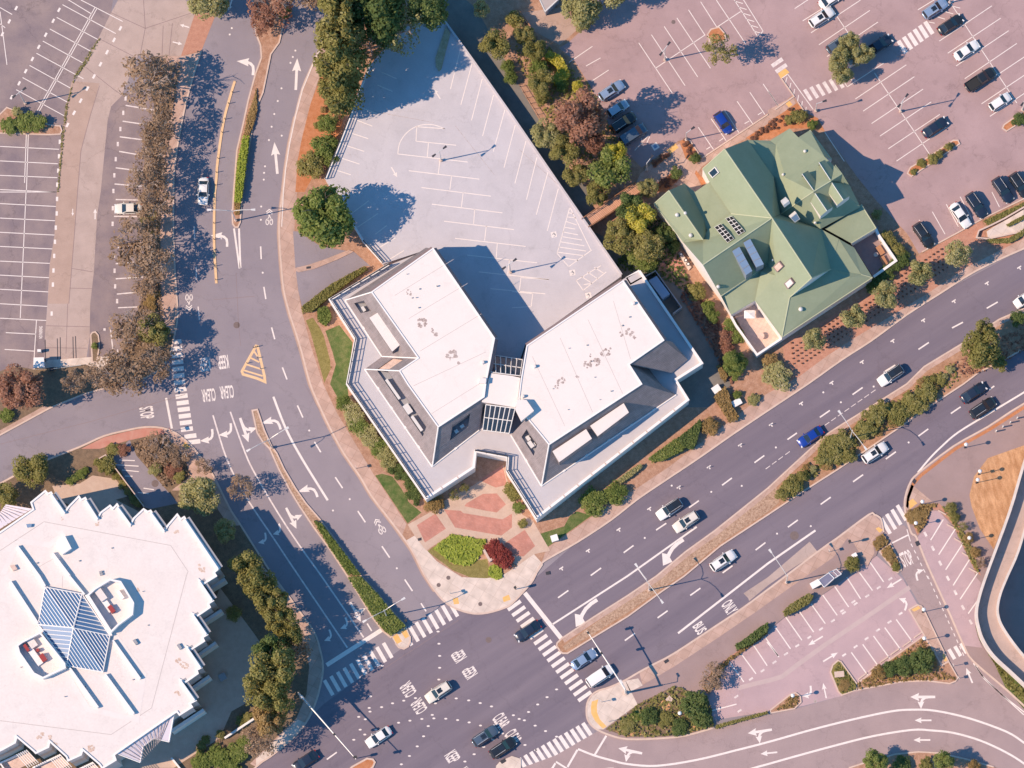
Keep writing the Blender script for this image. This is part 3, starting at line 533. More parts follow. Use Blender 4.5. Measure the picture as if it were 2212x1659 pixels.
# W road
lines('lane_line', [smooth_line(T(0, 2, (1840, 270), (1960, 650), (2100, 930), (2212, 1110)) + T(1, 2, (150, 1330), (330, 1600)) + T(1, 3, (790, 620)), 4)], .26, M['paint_worn'], .0085)
lines('lane_line', [smooth_line(T(0, 2, (1990, 240), (2120, 600), (2212, 790)) + T(1, 2, (200, 1130), (400, 1430)) + T(1, 3, (565, 0), (930, 530)), 4)], .26, M['paint_worn'], .0085)
lines('lane_line', [smooth_line(T(1, 2, (150, 110), (260, 390), (400, 650), (620, 1005)), 5)], .38, M['paint'], .0085)
lines('lane_dash', segs(1, 1, [(40, 470, 45, 580), (68, 820, 85, 925), (135, 1170, 162, 1272), (228, 1515, 268, 1620)]) + segs(1, 2, [(358, 185, 405, 290), (505, 500, 560, 590), (685, 805, 748, 900), (880, 1098, 945, 1195), (1088, 1402, 1155, 1500)]) + segs(1, 3, [(1285, 30, 1352, 130), (1425, 235, 1470, 305), (960, 410, 1000, 475)]), .24, M['paint'], .0085)
lines('taper_line', segs(0, 1, [(2022, 315, 2070, 660), (2065, 315, 2078, 655)]), .32, M['paint'], .0085)
lines('lane_dash', segs(0, 1, [(1678, 295, 1682, 410), (1695, 645, 1695, 760), (1712, 990, 1722, 1105)]), .2, M['paint_worn'], .0085)
lines('edge_line', [T(1, 0, (640, 280), (590, 345), (480, 585), (402, 775), (343, 1003), (293, 1233), (258, 1452), (237, 1659)) + T(1, 1, (222, 300))], .14, M['paint'], .1535)
# boulevard
lines('lane_dash', segs(3, 1, [(1590, 1175, 1685, 1125), (1890, 1005, 1985, 950), (1300, 1360, 1390, 1300), (1010, 1550, 1100, 1495)]) + segs(3, 2, [(730, 92, 818, 30), (448, 288, 535, 228), (168, 480, 250, 423)]) + segs(2, 2, [(2095, 680, 2180, 618), (1815, 875, 1900, 812), (1530, 1068, 1615, 1008), (1245, 1262, 1333, 1203), (965, 1458, 1050, 1395), (680, 1655, 770, 1590)]) + segs(2, 3, [(398, 188, 487, 125)]), .24, M['paint'], .0085)
lines('lane_dash', segs(3, 2, [(1580, 255, 1665, 197), (1300, 450, 1385, 388), (1018, 648, 1105, 585), (735, 845, 822, 783), (455, 1040, 542, 978), (172, 1237, 258, 1175), (1910, 50, 1955, 17)]) + segs(2, 2, [(2105, 1435, 2190, 1370), (1820, 1632, 1905, 1570)]) + segs(2, 3, [(1540, 168, 1628, 105), (1258, 362, 1345, 300), (975, 558, 1062, 495)]) + segs(1, 3, [(612, 1585, 698, 1523)]), .24, M['paint'], .0085)
lines('lane_line', [[(1193, 1349), (1356, 1244), (1505, 1138)]], .3, M['paint'], .0085)
lines('lane_line', segs(2, 2, [(1085, 1590, 1160, 1690)]), .22, M['paint'], .009)
lines('lane_line', [smooth_line(T(3, 2, (2290, 20), (2212, 72), (1900, 260), (1640, 420), (1500, 540), (1400, 640), (1295, 765)), 4)], .3, M['paint'], .0085)
lines('lane_line', [T(3, 2, (410, 1265), (0, 1550)) + T(2, 3, (1435, 495))], .34, M['paint'], .0085)
lines('lane_dots', [T(3, 2, (x, 720 - (x) * .73), (x + 38, 720 - (x + 38) * .73)) for x in (-20, 35, 90, 150)] + [T(3, 2, (x, 350 - (x - 490) * .7), (x + 32, 350 - (x + 22) * .7 + 343)) for x in ()] + [T(3, 2, (490 + i * 57, 358 - i * 40), (530 + i * 57, 330 - i * 40)) for i in range(8)], .12, M['paint_worn'], .0085)
mb = MB()
for c, r, L_ in ((3, 1, [(1890, 785), (1605, 940), (1340, 1105), (1075, 1283), (810, 1465), (548, 1645), (2170, 650)]), (2, 2, [(1185, 1075), (920, 1255), (655, 1437), (425, 1590), (1440, 890), (1700, 715), (1970, 525)]), (3, 2, [(285, 165), (25, 348)])):
    for q in L_:
        p = T(c, r, q)[0]; a = (.83, -.55); b = (.55, .83)
        mb.ribbon([W((p[0] - a[0] * 5, p[1] - a[1] * 5), .0085), W((p[0] + a[0] * 5, p[1] + a[1] * 5), .0085)], .2)
        mb.ribbon([W((p[0] + b[0] * 1.4, p[1] + b[1] * 1.4), .0085), W((p[0] + b[0] * 6, p[1] + b[1] * 6), .0085)], .2)
struct('parking_ticks', mb, M['paint'])
# ramp road
lines('lane_line', [smooth_line(T(3, 3, (2300, 1500), (2212, 1440), (2060, 1345), (1740, 1230), (1450, 1165), (1250, 1155), (1060, 1170), (730, 1240), (390, 1325), (0, 1435)) + T(2, 3, (1920, 1510), (1590, 1590), (1250, 1640), (1000, 1625), (850, 1590), (710, 1550), (570, 1495)), 4)], .34, M['paint'], .0135)
lines('lane_line', [smooth_line(T(3, 3, (2330, 1720), (2212, 1620), (2050, 1520), (1830, 1420), (1600, 1355), (1420, 1335), (1240, 1330), (900, 1385), (560, 1470), (230, 1560), (0, 1625)) + T(2, 3, (2090, 1659), (1900, 1720)), 4)], .34, M['paint'], .0135)
lines('lane_line', [T(3, 3, (1775, 755), (1850, 860), (2000, 1010), (2212, 1175), (2300, 1240)), T(3, 3, (1790, 770), (1870, 890), (2212, 1200))], .18, M['paint'], .0135)
lines('lane_line', segs(2, 3, [(380, 1605, 500, 1680)]), .3, M['paint'], .0145)
lines('lane_dash', [T(3, 2, (1200, 1255), (1230, 1360))] + [T(3, 2, (1235 + i * 27, 1380 + i * 55), (1250 + i * 27, 1408 + i * 55)) for i in range(6)] + [T(3, 3, (1380 + i * 25, 0 + i * 55), (1392 + i * 25, 28 + i * 55)) for i in range(13)], .14, M['paint'], .0135)
# guide dots in the crossing
mb = MB()
for c, r, L_ in ((1, 3, [(1573, 480), (1581, 585), (1587, 690), (1587, 793), (1580, 895), (1550, 1100), (1523, 1200), (1488, 1297), (1448, 1385), (1393, 1472), (1326, 1555), (1256, 1627), (990, 1040), (1085, 1133), (1180, 1100), (1277, 1077), (1378, 1055), (978, 1140), (985, 1172), (888, 1217), (945, 1238), (900, 1328), (845, 1415), (940, 1370), (1036, 1328), (1232, 1268), (1330, 1250), (1433, 1235), (1537, 1230), (1640, 1233), (1742, 1245), (1842, 1265), (1940, 1292), (2130, 1360), (1730, 1058), (1838, 1075), (1937, 1098), (2035, 1127), (1968, 1477), (2048, 1415), (1885, 1540), (1805, 1603), (1090, 775)]), (2, 3, [(385, 980), (303, 1047), (222, 1110), (143, 1175), (62, 1235), (107, 1247), (200, 1293), (290, 1340), (385, 1388), (112, 1460), (203, 1505), (12, 1203)])):
    for q in L_:
        p = W(T(c, r, q)[0], .0085); mb.poly([p + Vector((math.cos(a) * .27, math.sin(a) * .15, 0)) for a in [i * math.pi / 4 for i in range(8)]])
struct('guide_dots', mb, M['paint'])
mb = MB()
for c, r, L_ in ((1, 0, [(340, 437), (318, 492), (298, 543), (220, 763), (188, 873), (158, 985), (135, 1095), (222, 1172), (112, 1210), (78, 1437), (70, 1493), (67, 1552)]), (1, 1, [(45, 125), (42, 240), (58, 697)]), (0, 0, [(2003, 243), (1985, 298)]), (3, 2, [(630, 158), (478, 72), (68, 548), (1215, 505), (370, 1228), (78, 1293), (913, 22)]), (2, 2, [(1380, 878), (1722, 932), (1147, 1330), (1985, 880)]), (1, 2, [(460, 402), (810, 995), (665, 1093), (1217, 1592)])):
    for q in L_:
        p = W(T(c, r, q)[0], .0085); mb.poly([p + Vector((math.cos(a) * .17, math.sin(a) * .17, 0)) for a in [i * math.pi / 4 for i in range(8)]])
struct('road_studs', mb, M['paint'])
# ---- arrows (local: x right, y forward, metres; unit length 1)
def arrow(kind, pos, up, size=3.6, z=.0085, mt='paint', sx=1.0):
    u = dirw(up); r = Vector((u.y, -u.x, 0)); o = W(pos, z); mb = MB()
    P = lambda x, y: o + r * (x * size * sx) + u * (y * size)
    fl = -1 if kind in ('left', 'straight_left') else 1
    def head(cx, cy, ang, s=.2):
        ca, sa = math.cos(ang), math.sin(ang)
        mb.poly([P(cx + a * ca - b * sa, cy + a * sa + b * ca) for a, b in ((-s, -.05), (0, .0), (s, -.05), (0, s * 1.9))])
    if kind.startswith('straight'):
        mb.poly([P(-.055, -.5), P(.055, -.5), P(.055, .16), P(-.055, .16)]); head(0, .14, 0, .19 if kind == 'straight' else .17)
    if kind == 'straight':
        pass
    elif kind in ('left', 'right', 'straight_left', 'straight_right'):
        w = .065 if len(kind) < 6 else .05; pts = []
        y0 = -.5 if len(kind) < 6 else -.58
        cl = [(0, y0), (0, y0 + .22), (fl * .03, y0 + .42), (fl * .12, y0 + .54), (fl * .26, y0 + .60)]
        pw = [P(*c) for c in cl]
        t = MB(); t.ribbon(pw, w * 2 * size); mb.v += []; n = len(mb.v); mb.v += t.v; mb.f += [tuple(i + n for i in f) for f in t.f]
        head(fl * .24, y0 + .60, -fl * math.pi / 2, .2 if len(kind) < 6 else .14)
    for v in range(len(mb.v)): pass
    # lay pieces on separate levels so that no two share a plane
    for i, f in enumerate(mb.f):
        for j in f: mb.v[j] = Vector((mb.v[j].x, mb.v[j].y, z + i * .0006))
    return struct('lane_arrow', mb, M[mt])
arrow('straight', T(1, 0, (350, 640))[0], (.04, -1), 5.5, sx=.75); arrow('straight', T(1, 0, (172, 1365))[0], (-.1, -1), 5.5, sx=.75)
arrow('left', T(0, 0, (2195, 560))[0], (.1, -1), 3.6, sx=1.35); arrow('left', T(0, 1, (1965, 395))[0], (.03, -1), 3.1, sx=1.5)
arrow('left', T(1, 2, (190, 315))[0], (-.3, -1), 3.2, sx=1.5); arrow('left', T(1, 2, (505, 900))[0], (-.35, -1), 3.2, sx=1.5)
for p in T(0, 2, (1840, 465), (2000, 415)): arrow('right', p, (.1, 1), 3.0, sx=1.2)
arrow('straight_left', T(0, 2, (2115, 410))[0], (.35, 1), 4.2); arrow('right', T(1, 2, (90, 1345))[0], (.2, 1), 2.4); arrow('straight_left', T(1, 2, (310, 1170))[0], (.5, 1), 3.8)
arrow('right', T(1, 2, (215, 1265))[0], (.3, 1), 2.4); arrow('straight_left', T(1, 3, (865, 320))[0], (.55, 1), 3.6); arrow('right', T(1, 3, (795, 415))[0], (.4, 1), 2.4); arrow('right', T(1, 3, (655, 520))[0], (.4, 1), 2.4)
arrow('straight', T(1, 0, (1565, 812))[0], (-.55, -.85), 2.0, 2.609); arrow('straight', T(1, 0, (1195, 1488))[0], (.5, .85), 2.0, 2.609)
def swoop(pos, up, size, z=.0085):
    u = dirw(up); r = Vector((u.y, -u.x, 0)); o = W(pos, z); P = lambda x, y, d=0: o + r * (x * size) + u * (y * size) + Vector((0, 0, d))
    mb = MB(); mb.ribbon([P(.10, -.5), P(.10, -.28), P(.06, -.05), P(-.03, .14), P(-.12, .26)], .62)
    mb.poly([P(-.30, .20, .001), P(-.02, .18, .001), P(.12, .32, .001), P(-.24, .52, .001)]); return struct('lane_arrow', mb, M['paint'])
swoop(T(2, 2, (1385, 1440))[0], (-.83, .55), 5.2); swoop(T(2, 3, (635, 305))[0], (-.83, .55), 5.4)
for q, up in (((1090, 65), (-.85, .52)), ((410, 560), (-.85, .52)), ((540, 700), (.85, -.52))): arrow('straight', T(3, 3, q)[0], up, 2.9, .0135, sx=.8)
arrow('left', T(3, 3, (1205, 235))[0], (.35, -.95), 2.6, .0135); arrow('straight', T(3, 3, (490, 990))[0], (-.2, -1), 2.6, .0135, sx=.8); arrow('right', T(3, 3, (375, 1015))[0], (.1, 1), 2.6, .0135)
arrow('straight_left', T(3, 3, (1325, 1045))[0], (-1, 0), 4.0, .0135); arrow('straight', T(3, 3, (1340, 1247))[0], (-1, 0), 2.8, .0135, sx=.9); arrow('straight', T(3, 3, (1330, 1417))[0], (-1, 0), 2.8, .0135, sx=.9)
arrow('straight', T(3, 3, (1740, 860))[0], (-.4, -1), 2.7, .0135, sx=.9); arrow('right', T(3, 2, (1275, 1640))[0], (-.3, -1), 2.4, .0135)
arrow('straight_left', T(2, 3, (1010, 1508))[0], (-1, -.22), 3.9, .0135); arrow('straight_left', T(2, 3, (2130, 1345))[0], (-1, .15), 3.9, .0135); arrow('left', T(2, 3, (780, 1670))[0], (-1, 0), 3.9, .0135); arrow('straight', T(2, 3, (2220, 1530))[0], (-1, .1), 2.8, .0135, sx=.9)
arrow('straight', T(0, 0, (1595, 225))[0], (-1, -.3), 1.7, .0165); arrow('straight', T(0, 0, (1533, 372))[0], (1, .25), 1.7, .0165); arrow('straight', T(0, 1, (822, 190))[0], (0, -1), 1.8, .0165); arrow('straight', T(0, 1, (628, 175))[0], (0, 1), 1.2, .0165)
arrow('straight', T(0, 0, (1990, 40))[0], (-.35, 1), 2.2)
# ---- words
def word(txt, pos, d, length, height, z=.0085, mt='paint'):
    cu = bpy.data.curves.new('w', 'FONT'); cu.body = txt; cu.align_x = 'CENTER'; cu.align_y = 'CENTER'; cu.offset = .022
    o = bpy.data.objects.new('w', cu); COL.objects.link(o); bpy.context.view_layer.update()
    me = bpy.data.meshes.new_from_object(o.evaluated_get(bpy.context.evaluated_depsgraph_get()))
    bpy.data.objects.remove(o); bpy.data.curves.remove(cu)
    xs = [v.co.x for v in me.vertices]; ys = [v.co.y for v in me.vertices]
    kx = length / (max(xs) - min(xs)); ky = height / (max(ys) - min(ys)); cx, cy = (max(xs) + min(xs)) / 2, (max(ys) + min(ys)) / 2
    dd = dirw(d); u = Vector((-dd.y, dd.x, 0))
    for v in me.vertices:
        v.co = dd * ((v.co.x - cx) * kx) + u * ((v.co.y - cy) * ky)
    me.materials.clear(); me.materials.append(M[mt])
    ob = bpy.data.objects.new('road_word', me); COL.objects.link(ob); ob.location = W(pos, z); ob['kind'] = 'structure'; return ob
word('STOP', T(0, 2, (1268, 248))[0], (.18, 1), 2.05, 2.35)
for q in ((1772, 1490), (1930, 1470)): word('KEEP', T(0, 1, q)[0], (-1, .15), 1.75, 2.3)
for q in ((1803, 97), (1960, 70)): word('CLEAR', T(0, 2, q)[0], (-1, .12), 2.3, 2.2)
for q in ((1752, 690), (1847, 832)): word('KEEP', T(1, 3, q)[0], (-.55, -.83), 1.75, 2.2)
for q in ((1313, 980), (1407, 1125)): word('CLEAR', T(1, 3, q)[0], (-.55, -.83), 2.3, 2.2)
word('KEEP', T(1, 3, (1697, 1563))[0], (.55, .83), 1.75, 2.2); word('KEEP', T(1, 3, (1800, 1710))[0], (.55, .83), 1.75, 2.2)
word('CLEAR', T(1, 3, (2118, 1252))[0], (.55, .83), 2.3, 2.3); word('CLEAR', T(1, 3, (2222, 1392))[0], (.55, .83), 2.3, 2.3)
word('BUS', T(2, 3, (1622, 450))[0], (.55, .83), 1.75, 1.9); word('ONLY', T(2, 3, (1880, 270))[0], (.55, .83), 2.2, 2.1)
word('STOP', T(3, 2, (1198, 1507))[0], (.89, -.4), 1.9, 2.6, .0135)
word('NO PARKING', T(0, 1, (352, 1213))[0], (0, -1), 2.1, .6, .0105)
word('ONLY', T(3, 3, (1820, 690))[0], (.88, -.45), 1.4, .75, .0135, 'paint_worn'); word('PARKING', T(3, 3, (1852, 748))[0], (.88, -.45), 2.2, .75, .0135, 'paint_worn'); word('TO', T(3, 3, (1892, 812))[0], (.88, -.45), .75, .75, .0135, 'paint_worn')
def sharrow(pos, up, z=.0085):
    u = dirw(up); r = Vector((u.y, -u.x, 0)); o = W(pos, z); P = lambda x, y: o + r * x + u * y; mb = MB()
    for y in (1.0, .62): mb.ribbon([P(-.52, y - .45), P(0, y), P(.52, y - .45)], .16)
    for x in (-.34, .34): mb.ribbon([P(x + .24 * math.cos(a), -1.15 + .5 * math.sin(a)) for a in [i * math.pi / 6 for i in range(12)]], .13, closed=True)
    mb.ribbon([P(-.34, -1.0), P(-.1, -.35), P(.2, -.3), P(.34, -1.0)], .12); mb.ribbon([P(0, -.3), P(0, .05)], .26)
    return struct('bike_symbol', mb, M['paint'])
sharrow(T(1, 1, (115, 200))[0], (0, -1)); sharrow(T(1, 2, (1060, 1215))[0], (-.5, -.85)); sharrow(T(0, 1, (1633, 970))[0], (0, 1))
# ---- stall lines
wl = segs(0, 0, [(540, 40, 1000, 290), (490, 150, 945, 395), (430, 250, 890, 500), (370, 355, 830, 605), (315, 460, 775, 710), (255, 565, 715, 820), (195, 670, 660, 925), (140, 775, 600, 1025), (700, 0, 1060, 185), (560, -20, 790, 120), (0, 65, 105, 125), (0, 205, 45, 240), (320, 960, 820, 65), (337, 965, 838, 72), (0, 1265, 510, 1290), (0, 1390, 500, 1415), (0, 1515, 495, 1535), (0, 1638, 490, 1660), (228, 1150, 212, 1580), (245, 1150, 228, 1659), (0, 100, 60, 560)]) + segs(0, 1, [(0, 0, 490, 0), (0, 100, 485, 125), (0, 225, 475, 248), (0, 348, 470, 372), (0, 470, 455, 492), (0, 597, 455, 618), (0, 718, 450, 742), (0, 840, 450, 865), (0, 965, 440, 990), (0, 1090, 435, 1112), (50, 1215, 310, 1228), (40, 1360, 295, 1375), (225, 0, 175, 1090), (315, 1110, 295, 1430)])
lines('stall_lines', wl, .13, M['paint'], .0085)
lines('stall_lines', segs(0, 0, [(1085, 910, 1345, 955), (1060, 1047, 1320, 1085), (1035, 1182, 1290, 1215), (1030, 1308, 1260, 1348), (1000, 1450, 1240, 1480), (990, 1590, 1240, 1610)]) + segs(0, 1, [(1000, 65, 1200, 70), (985, 210, 1205, 212), (1010, 480, 1180, 470), (1000, 620, 1250, 597), (1000, 750, 1260, 733), (1010, 882, 1250, 860), (1020, 1000, 1190, 993), (955, 1190, 975, 1360), (1015, 1360, 1025, 1430)]), .2, M['paint_worn'], .0085)
bars('stall_blocks', T(0, 0, (510, 85), (460, 180), (395, 300), (335, 405), (280, 510), (222, 615), (165, 720), (100, 840), (140, 70), (80, 185), (20, 295)), .75, .36, (-.45, .9), 'paint', .0125)
bars('stall_blocks', T(0, 0, (1040, 245), (985, 345), (925, 450), (868, 555), (812, 660), (755, 765), (697, 870), (640, 975), (583, 1080)), .8, .38, (-.45, .9), 'paint', .0165)
bars('stall_blocks', T(0, 0, (517, 1225), (510, 1350), (503, 1475), (495, 1595)) + T(0, 1, (493, 60), (490, 185), (482, 308), (475, 430), (468, 552), (462, 678), (457, 800), (446, 1050)), .75, .38, (0, 1), 'paint', .0165)
bars('stall_blocks', T(0, 0, (1085, 850), (1065, 975), (1040, 1115), (1018, 1245), (1000, 1375), (988, 1515), (980, 1650)) + T(0, 1, (975, 140), (973, 275), (1003, 405), (985, 550), (990, 680), (995, 815), (1012, 943)), .75, .36, (0, 1), 'paint_worn', .0085)
bars('stall_blocks', T(0, 1, (1020, 1175), (1065, 1188), (903, 1188)), .4, .4, (1, .1), 'paint_worn', .0085)
island(T(0, 1, (785, 1235), (800, 1215), (825, 1210), (850, 1240), (860, 1330), (835, 1470), (800, 1470)), 'soil_dark', .15, 0, .18)
deckl = segs(1, 0, [(880, 920, 1045, 980), (800, 1010, 1005, 1090), (760, 1130, 970, 1198), (740, 1245, 935, 1308), (690, 1350, 895, 1418), (660, 1460, 820, 1510), (1090, 625, 1215, 680), (1050, 735, 1180, 790), (1770, 410, 1680, 770), (1865, 555, 1770, 905), (1955, 680, 1862, 1040), (2052, 820, 1958, 1175), (2150, 950, 2050, 1310), (2240, 1080, 2143, 1448), (1630, 1112, 1390, 1095), (1390, 1095, 1382, 1220), (1382, 1220, 1730, 1255), (1490, 1235, 1480, 1355), (1225, 1330, 1830, 1400), (1590, 1380, 1575, 1500), (1320, 1475, 1930, 1548), (1690, 1520, 1675, 1640), (1430, 1620, 2030, 1695)]) + segs(2, 0, [(120, 1220, 25, 1585), (215, 1360, 125, 1725), (310, 1490, 210, 1855), (400, 1630, 305, 1995)]) + segs(1, 1, [(1790, 5, 1775, 130), (1520, 105, 2130, 180), (1890, 150, 1880, 275), (1625, 252, 2230, 325), (1990, 295, 1975, 420), (1720, 400, 2330, 470), (2085, 445, 2075, 570), (1825, 545, 2430, 612), (2190, 585, 2175, 710), (1925, 690, 2530, 755), (2290, 735, 2275, 860), (2025, 835, 2500, 880), (820, 190, 975, 75), (875, 305, 1055, 185), (1030, 365, 1130, 290), (1050, 490, 1205, 395), (1140, 590, 1280, 505)])
deckl += segs(2, 1, [(80, 740, 320, 757), (180, 875, 165, 990), (0, 860, 180, 878), (165, 990, 0, 1000), (500, 130, 390, 530), (390, 530, 490, 645), (490, 645, 690, 500), (500, 130, 680, 500), (490, 180, 530, 185), (480, 215, 555, 225), (470, 255, 560, 285), (455, 305, 545, 320), (440, 345, 570, 370), (430, 385, 605, 415), (420, 430, 625, 465), (405, 475, 640, 510), (395, 520, 620, 550), (440, 570, 570, 590), (555, 765, 615, 850), (615, 850, 815, 690), (555, 765, 770, 635), (600, 730, 680, 780), (650, 690, 740, 750), (710, 650, 790, 700), (620, 800, 690, 790)])
lines('deck_stall_lines', [smooth_line(T(1, 0, (1225, 1330), (1240, 1240), (1290, 1160), (1360, 1105), (1430, 1080), (1500, 1075), (1560, 1085), (1630, 1112)), 3)] + deckl, .15, M['paint'], 2.607)
for q in ((362, 368), (522, 697), (660, 893)):
    p = T(2, 1, q)[0]; bars('access_symbol', [p], .95, .95, (.2, 1), 'paint', 2.607)
    u = dirw((.2, 1)); o = W(p, 2.6095); mb = MB(); mb.ribbon([o + Vector((.26 * math.cos(a) , .26 * math.sin(a) - .08, 0)) for a in [i * .6 for i in range(-3, 6)]], .1); mb.ribbon([o + Vector((0, .38, 0)), o + Vector((.02, .05, 0)), o + Vector((.25, 0, 0))], .12); struct('access_symbol', mb, M['metal_grey'])
nel = segs(2, 0, [(1095, 370, 1385, 805), (1205, 300, 1495, 740), (1315, 228, 1605, 665), (1425, 155, 1715, 590), (1525, 85, 1665, 300), (1630, 15, 1770, 235), (1765, 0, 2020, 380), (1240, 590, 1670, 300), (1770, 235, 1975, 100), (1915, -10, 2120, 310), (1995, -10, 2170, 270), (2120, 310, 2170, 270), (490, 540, 695, 400), (640, 570, 765, 500), (690, 700, 835, 605), (1610, 1100, 1740, 1290), (1720, 1025, 1850, 1215), (1835, 950, 1960, 1145), (1945, 875, 2080, 1070), (2055, 797, 2185, 990), (2170, 725, 2300, 915), (1680, 1290, 1715, 1268), (1790, 1220, 1825, 1195), (2010, 1068, 2050, 1045), (2125, 992, 2160, 970), (1060, 1300, 1180, 1170), (1115, 1190, 1135, 1260), (1165, 1235, 1190, 1180)])
nel += [T(2, 0, (1925 + i * 34, 10 + i * 52), (1995 + i * 33, 30 + i * 52)) for i in range(6)]
nel += segs(3, 0, [(230, 75, 350, -5), (300, 180, 540, 30), (372, 283, 800, 0), (440, 387, 880, 90), (510, 488, 950, 190), (755, 855, 1195, 560), (822, 960, 1265, 662), (895, 1067, 1340, 770), (968, 1175, 1410, 880), (1040, 1285, 1485, 988), (1110, 1392, 1550, 1095), (520, 30, 690, 280), (920, 630, 1405, 1345), (1295, 85, 1450, -10), (1480, 355, 1935, 50), (1553, 460, 2010, 157), (1625, 570, 2080, 265), (1700, 680, 2150, 375), (1770, 788, 2225, 485), (1845, 897, 2290, 600), (1918, 1005, 2360, 710), (1580, 30, 2150, 890), (170, 640, 390, 945), (115, 680, 170, 640), (645, 690, 685, 750), (685, 750, 1000, 545), (670, 690, 760, 690), (490, 1140, 660, 1395), (1360, 160, 1700, -50), (1390, 190, 1440, 200), (1460, 145, 1530, 165), (1530, 100, 1600, 120), (1600, 55, 1660, 70), (5, 790, 90, 915)])
nel += [T(3, 0, (165 + i * 33, 665 + i * 52), (150 + i * 35, 720 + i * 52)) for i in range(6)]
nel += segs(3, 1, [(1420, 170, 1530, 365), (1540, 105, 1645, 300), (1935, 0, 2000, 130), (1660, 40, 1760, 230), (1305, 240, 1330, 280)])
lines('stall_lines', nel, .13, M['paint'], .1425)
bars('access_symbol', T(2, 0, (1238, 1265)), 1.1, 1.1, (.55, .83), 'paint', .1425); bars('access_symbol', T(2, 0, (1238, 1265)), .6, .6, (.55, .83), 'panel_blue', .1445)
sl_ = []
for a, b in ((0, 575), (50, 430), (155, 360), (270, 310), (370, 240), (475, 165), (575, 90), (660, -10), (790, -30), (900, -100)):
    pass
sl_ += segs(3, 3, [(-10, 570, 95, 700), (55, 430, 195, 630), (155, 357, 293, 555), (272, 308, 395, 485), (372, 240, 495, 412), (472, 163, 598, 340), (575, 88, 697, 268), (680, 10, 800, 197), (790, -30, 903, 125), (860, -150, 1000, 52), (720, 660, 860, 855), (818, 590, 950, 775), (912, 518, 1052, 712), (1008, 445, 1150, 640), (1108, 375, 1248, 568)]) + segs(2, 3, [(1965, 650, 2108, 845), (2082, 590, 2205, 775), (2185, 525, 2300, 690), (1870, 730, 2003, 915), (1720, 1165, 1940, 1107)])
lines('stall_lines', sl_, .2, M['paint'], .0095)
lines('wheel_stops_line', segs(3, 3, [(780, 895, 858, 840), (870, 825, 945, 770), (968, 752, 1040, 700), (1060, 682, 1135, 630), (1165, 612, 1238, 560), (1262, 535, 1335, 485)]), .12, M['paint_worn'], .0095)
bars('stall_blocks', T(3, 3, (55, 745), (155, 673), (253, 602), (357, 530), (458, 458), (560, 387), (640, 300), (655, 318), (738, 222), (757, 240), (857, 172), (957, 100), (1057, 25), (1145, 325), (1050, 397), (950, 467), (852, 540), (757, 610), (658, 682)) + T(2, 3, (2065, 890), (2165, 818), (1938, 1042), (1966, 1165)), .75, .32, (.83, -.55), 'paint_worn', .0095)
lines('lot_gutter', [T(3, 3, (1235, 90), (900, 320), (500, 590), (250, 770), (120, 870), (0, 905)) + T(2, 3, (2100, 930), (1950, 970))], .75, mat('lot_gutter', (.47, .36, .35), c2=(.52, .4, .385), scale=.6), .0087)
lines('stall_lines', segs(3, 2, [(1515, 1170, 1405, 1350), (1620, 1250, 1475, 1475), (1690, 1370, 1535, 1605), (1755, 1495, 1600, 1740), (1820, 1620, 1660, 1860)]) + segs(3, 3, [(1805, 220, 1730, 325)]), .2, M['paint'], .1435)
bars('stall_blocks', T(3, 2, (1360, 1297), (1425, 1420), (1488, 1548)) + T(3, 3, (1555, 20), (1620, 143), (1685, 272), (1752, 397)), .85, .4, (.45, .9), 'paint_worn', .1435)
bars('manhole', T(3, 3, (408, 1082)), .5, .5, (1, 0), 'stain', .0135)
mb = MB()
for c, r, q, rr in ((0, 1, (2045, 1150), .55), (1, 3, (2010, 552), .5), (3, 2, (228, 1310), .75), (2, 0, (1395, 190), .35), (1, 3, (1578, 78), .35), (1, 3, (1662, 15), .35), (1, 3, (1938, 242), .35), (0, 2, (1340, 860), .6)):
    p = W(T(c, r, q)[0], .0085 if (c, r) not in ((2, 0), (0, 2)) and q[0] not in (1578, 1662, 1938) else .1475); mb.poly([p + Vector((math.cos(a) * rr, math.sin(a) * rr, 0)) for a in [i * math.pi / 8 for i in range(16)]])
struct('manhole_covers', mb, mat('manhole', (.16, .12, .115), rough=.7, c2=(.2, .15, .14), scale=3))
for q in (T(3, 2, (1245, 845), (1262, 815), (1285, 835), (1268, 868)), T(2, 3, (1310, 735), (1345, 715), (1360, 735), (1325, 758)), T(3, 2, (1270, 1365), (1300, 1352), (1318, 1388), (1285, 1402)), T(2, 2, (290, 1625), (325, 1615), (330, 1645), (295, 1650)), T(1, 2, (1395, 1335), (1430, 1325), (1432, 1350), (1402, 1357))):
    sheet('drain_grate', q, M['metal_dark'], .1585)
lines('repair_seams', [T(0, 1, (2040, 700), (2060, 1130), (2080, 1330)), T(0, 1, (1850, 930), (2200, 900)), T(0, 2, (0, 520), (800, 320), (1600, 90)), T(1, 3, (1060, 830), (1750, 380)), T(1, 2, (560, 250), (420, 0)), T(2, 0, (1610, 830), (2100, 640))], .06, M['fascia'], .0085)
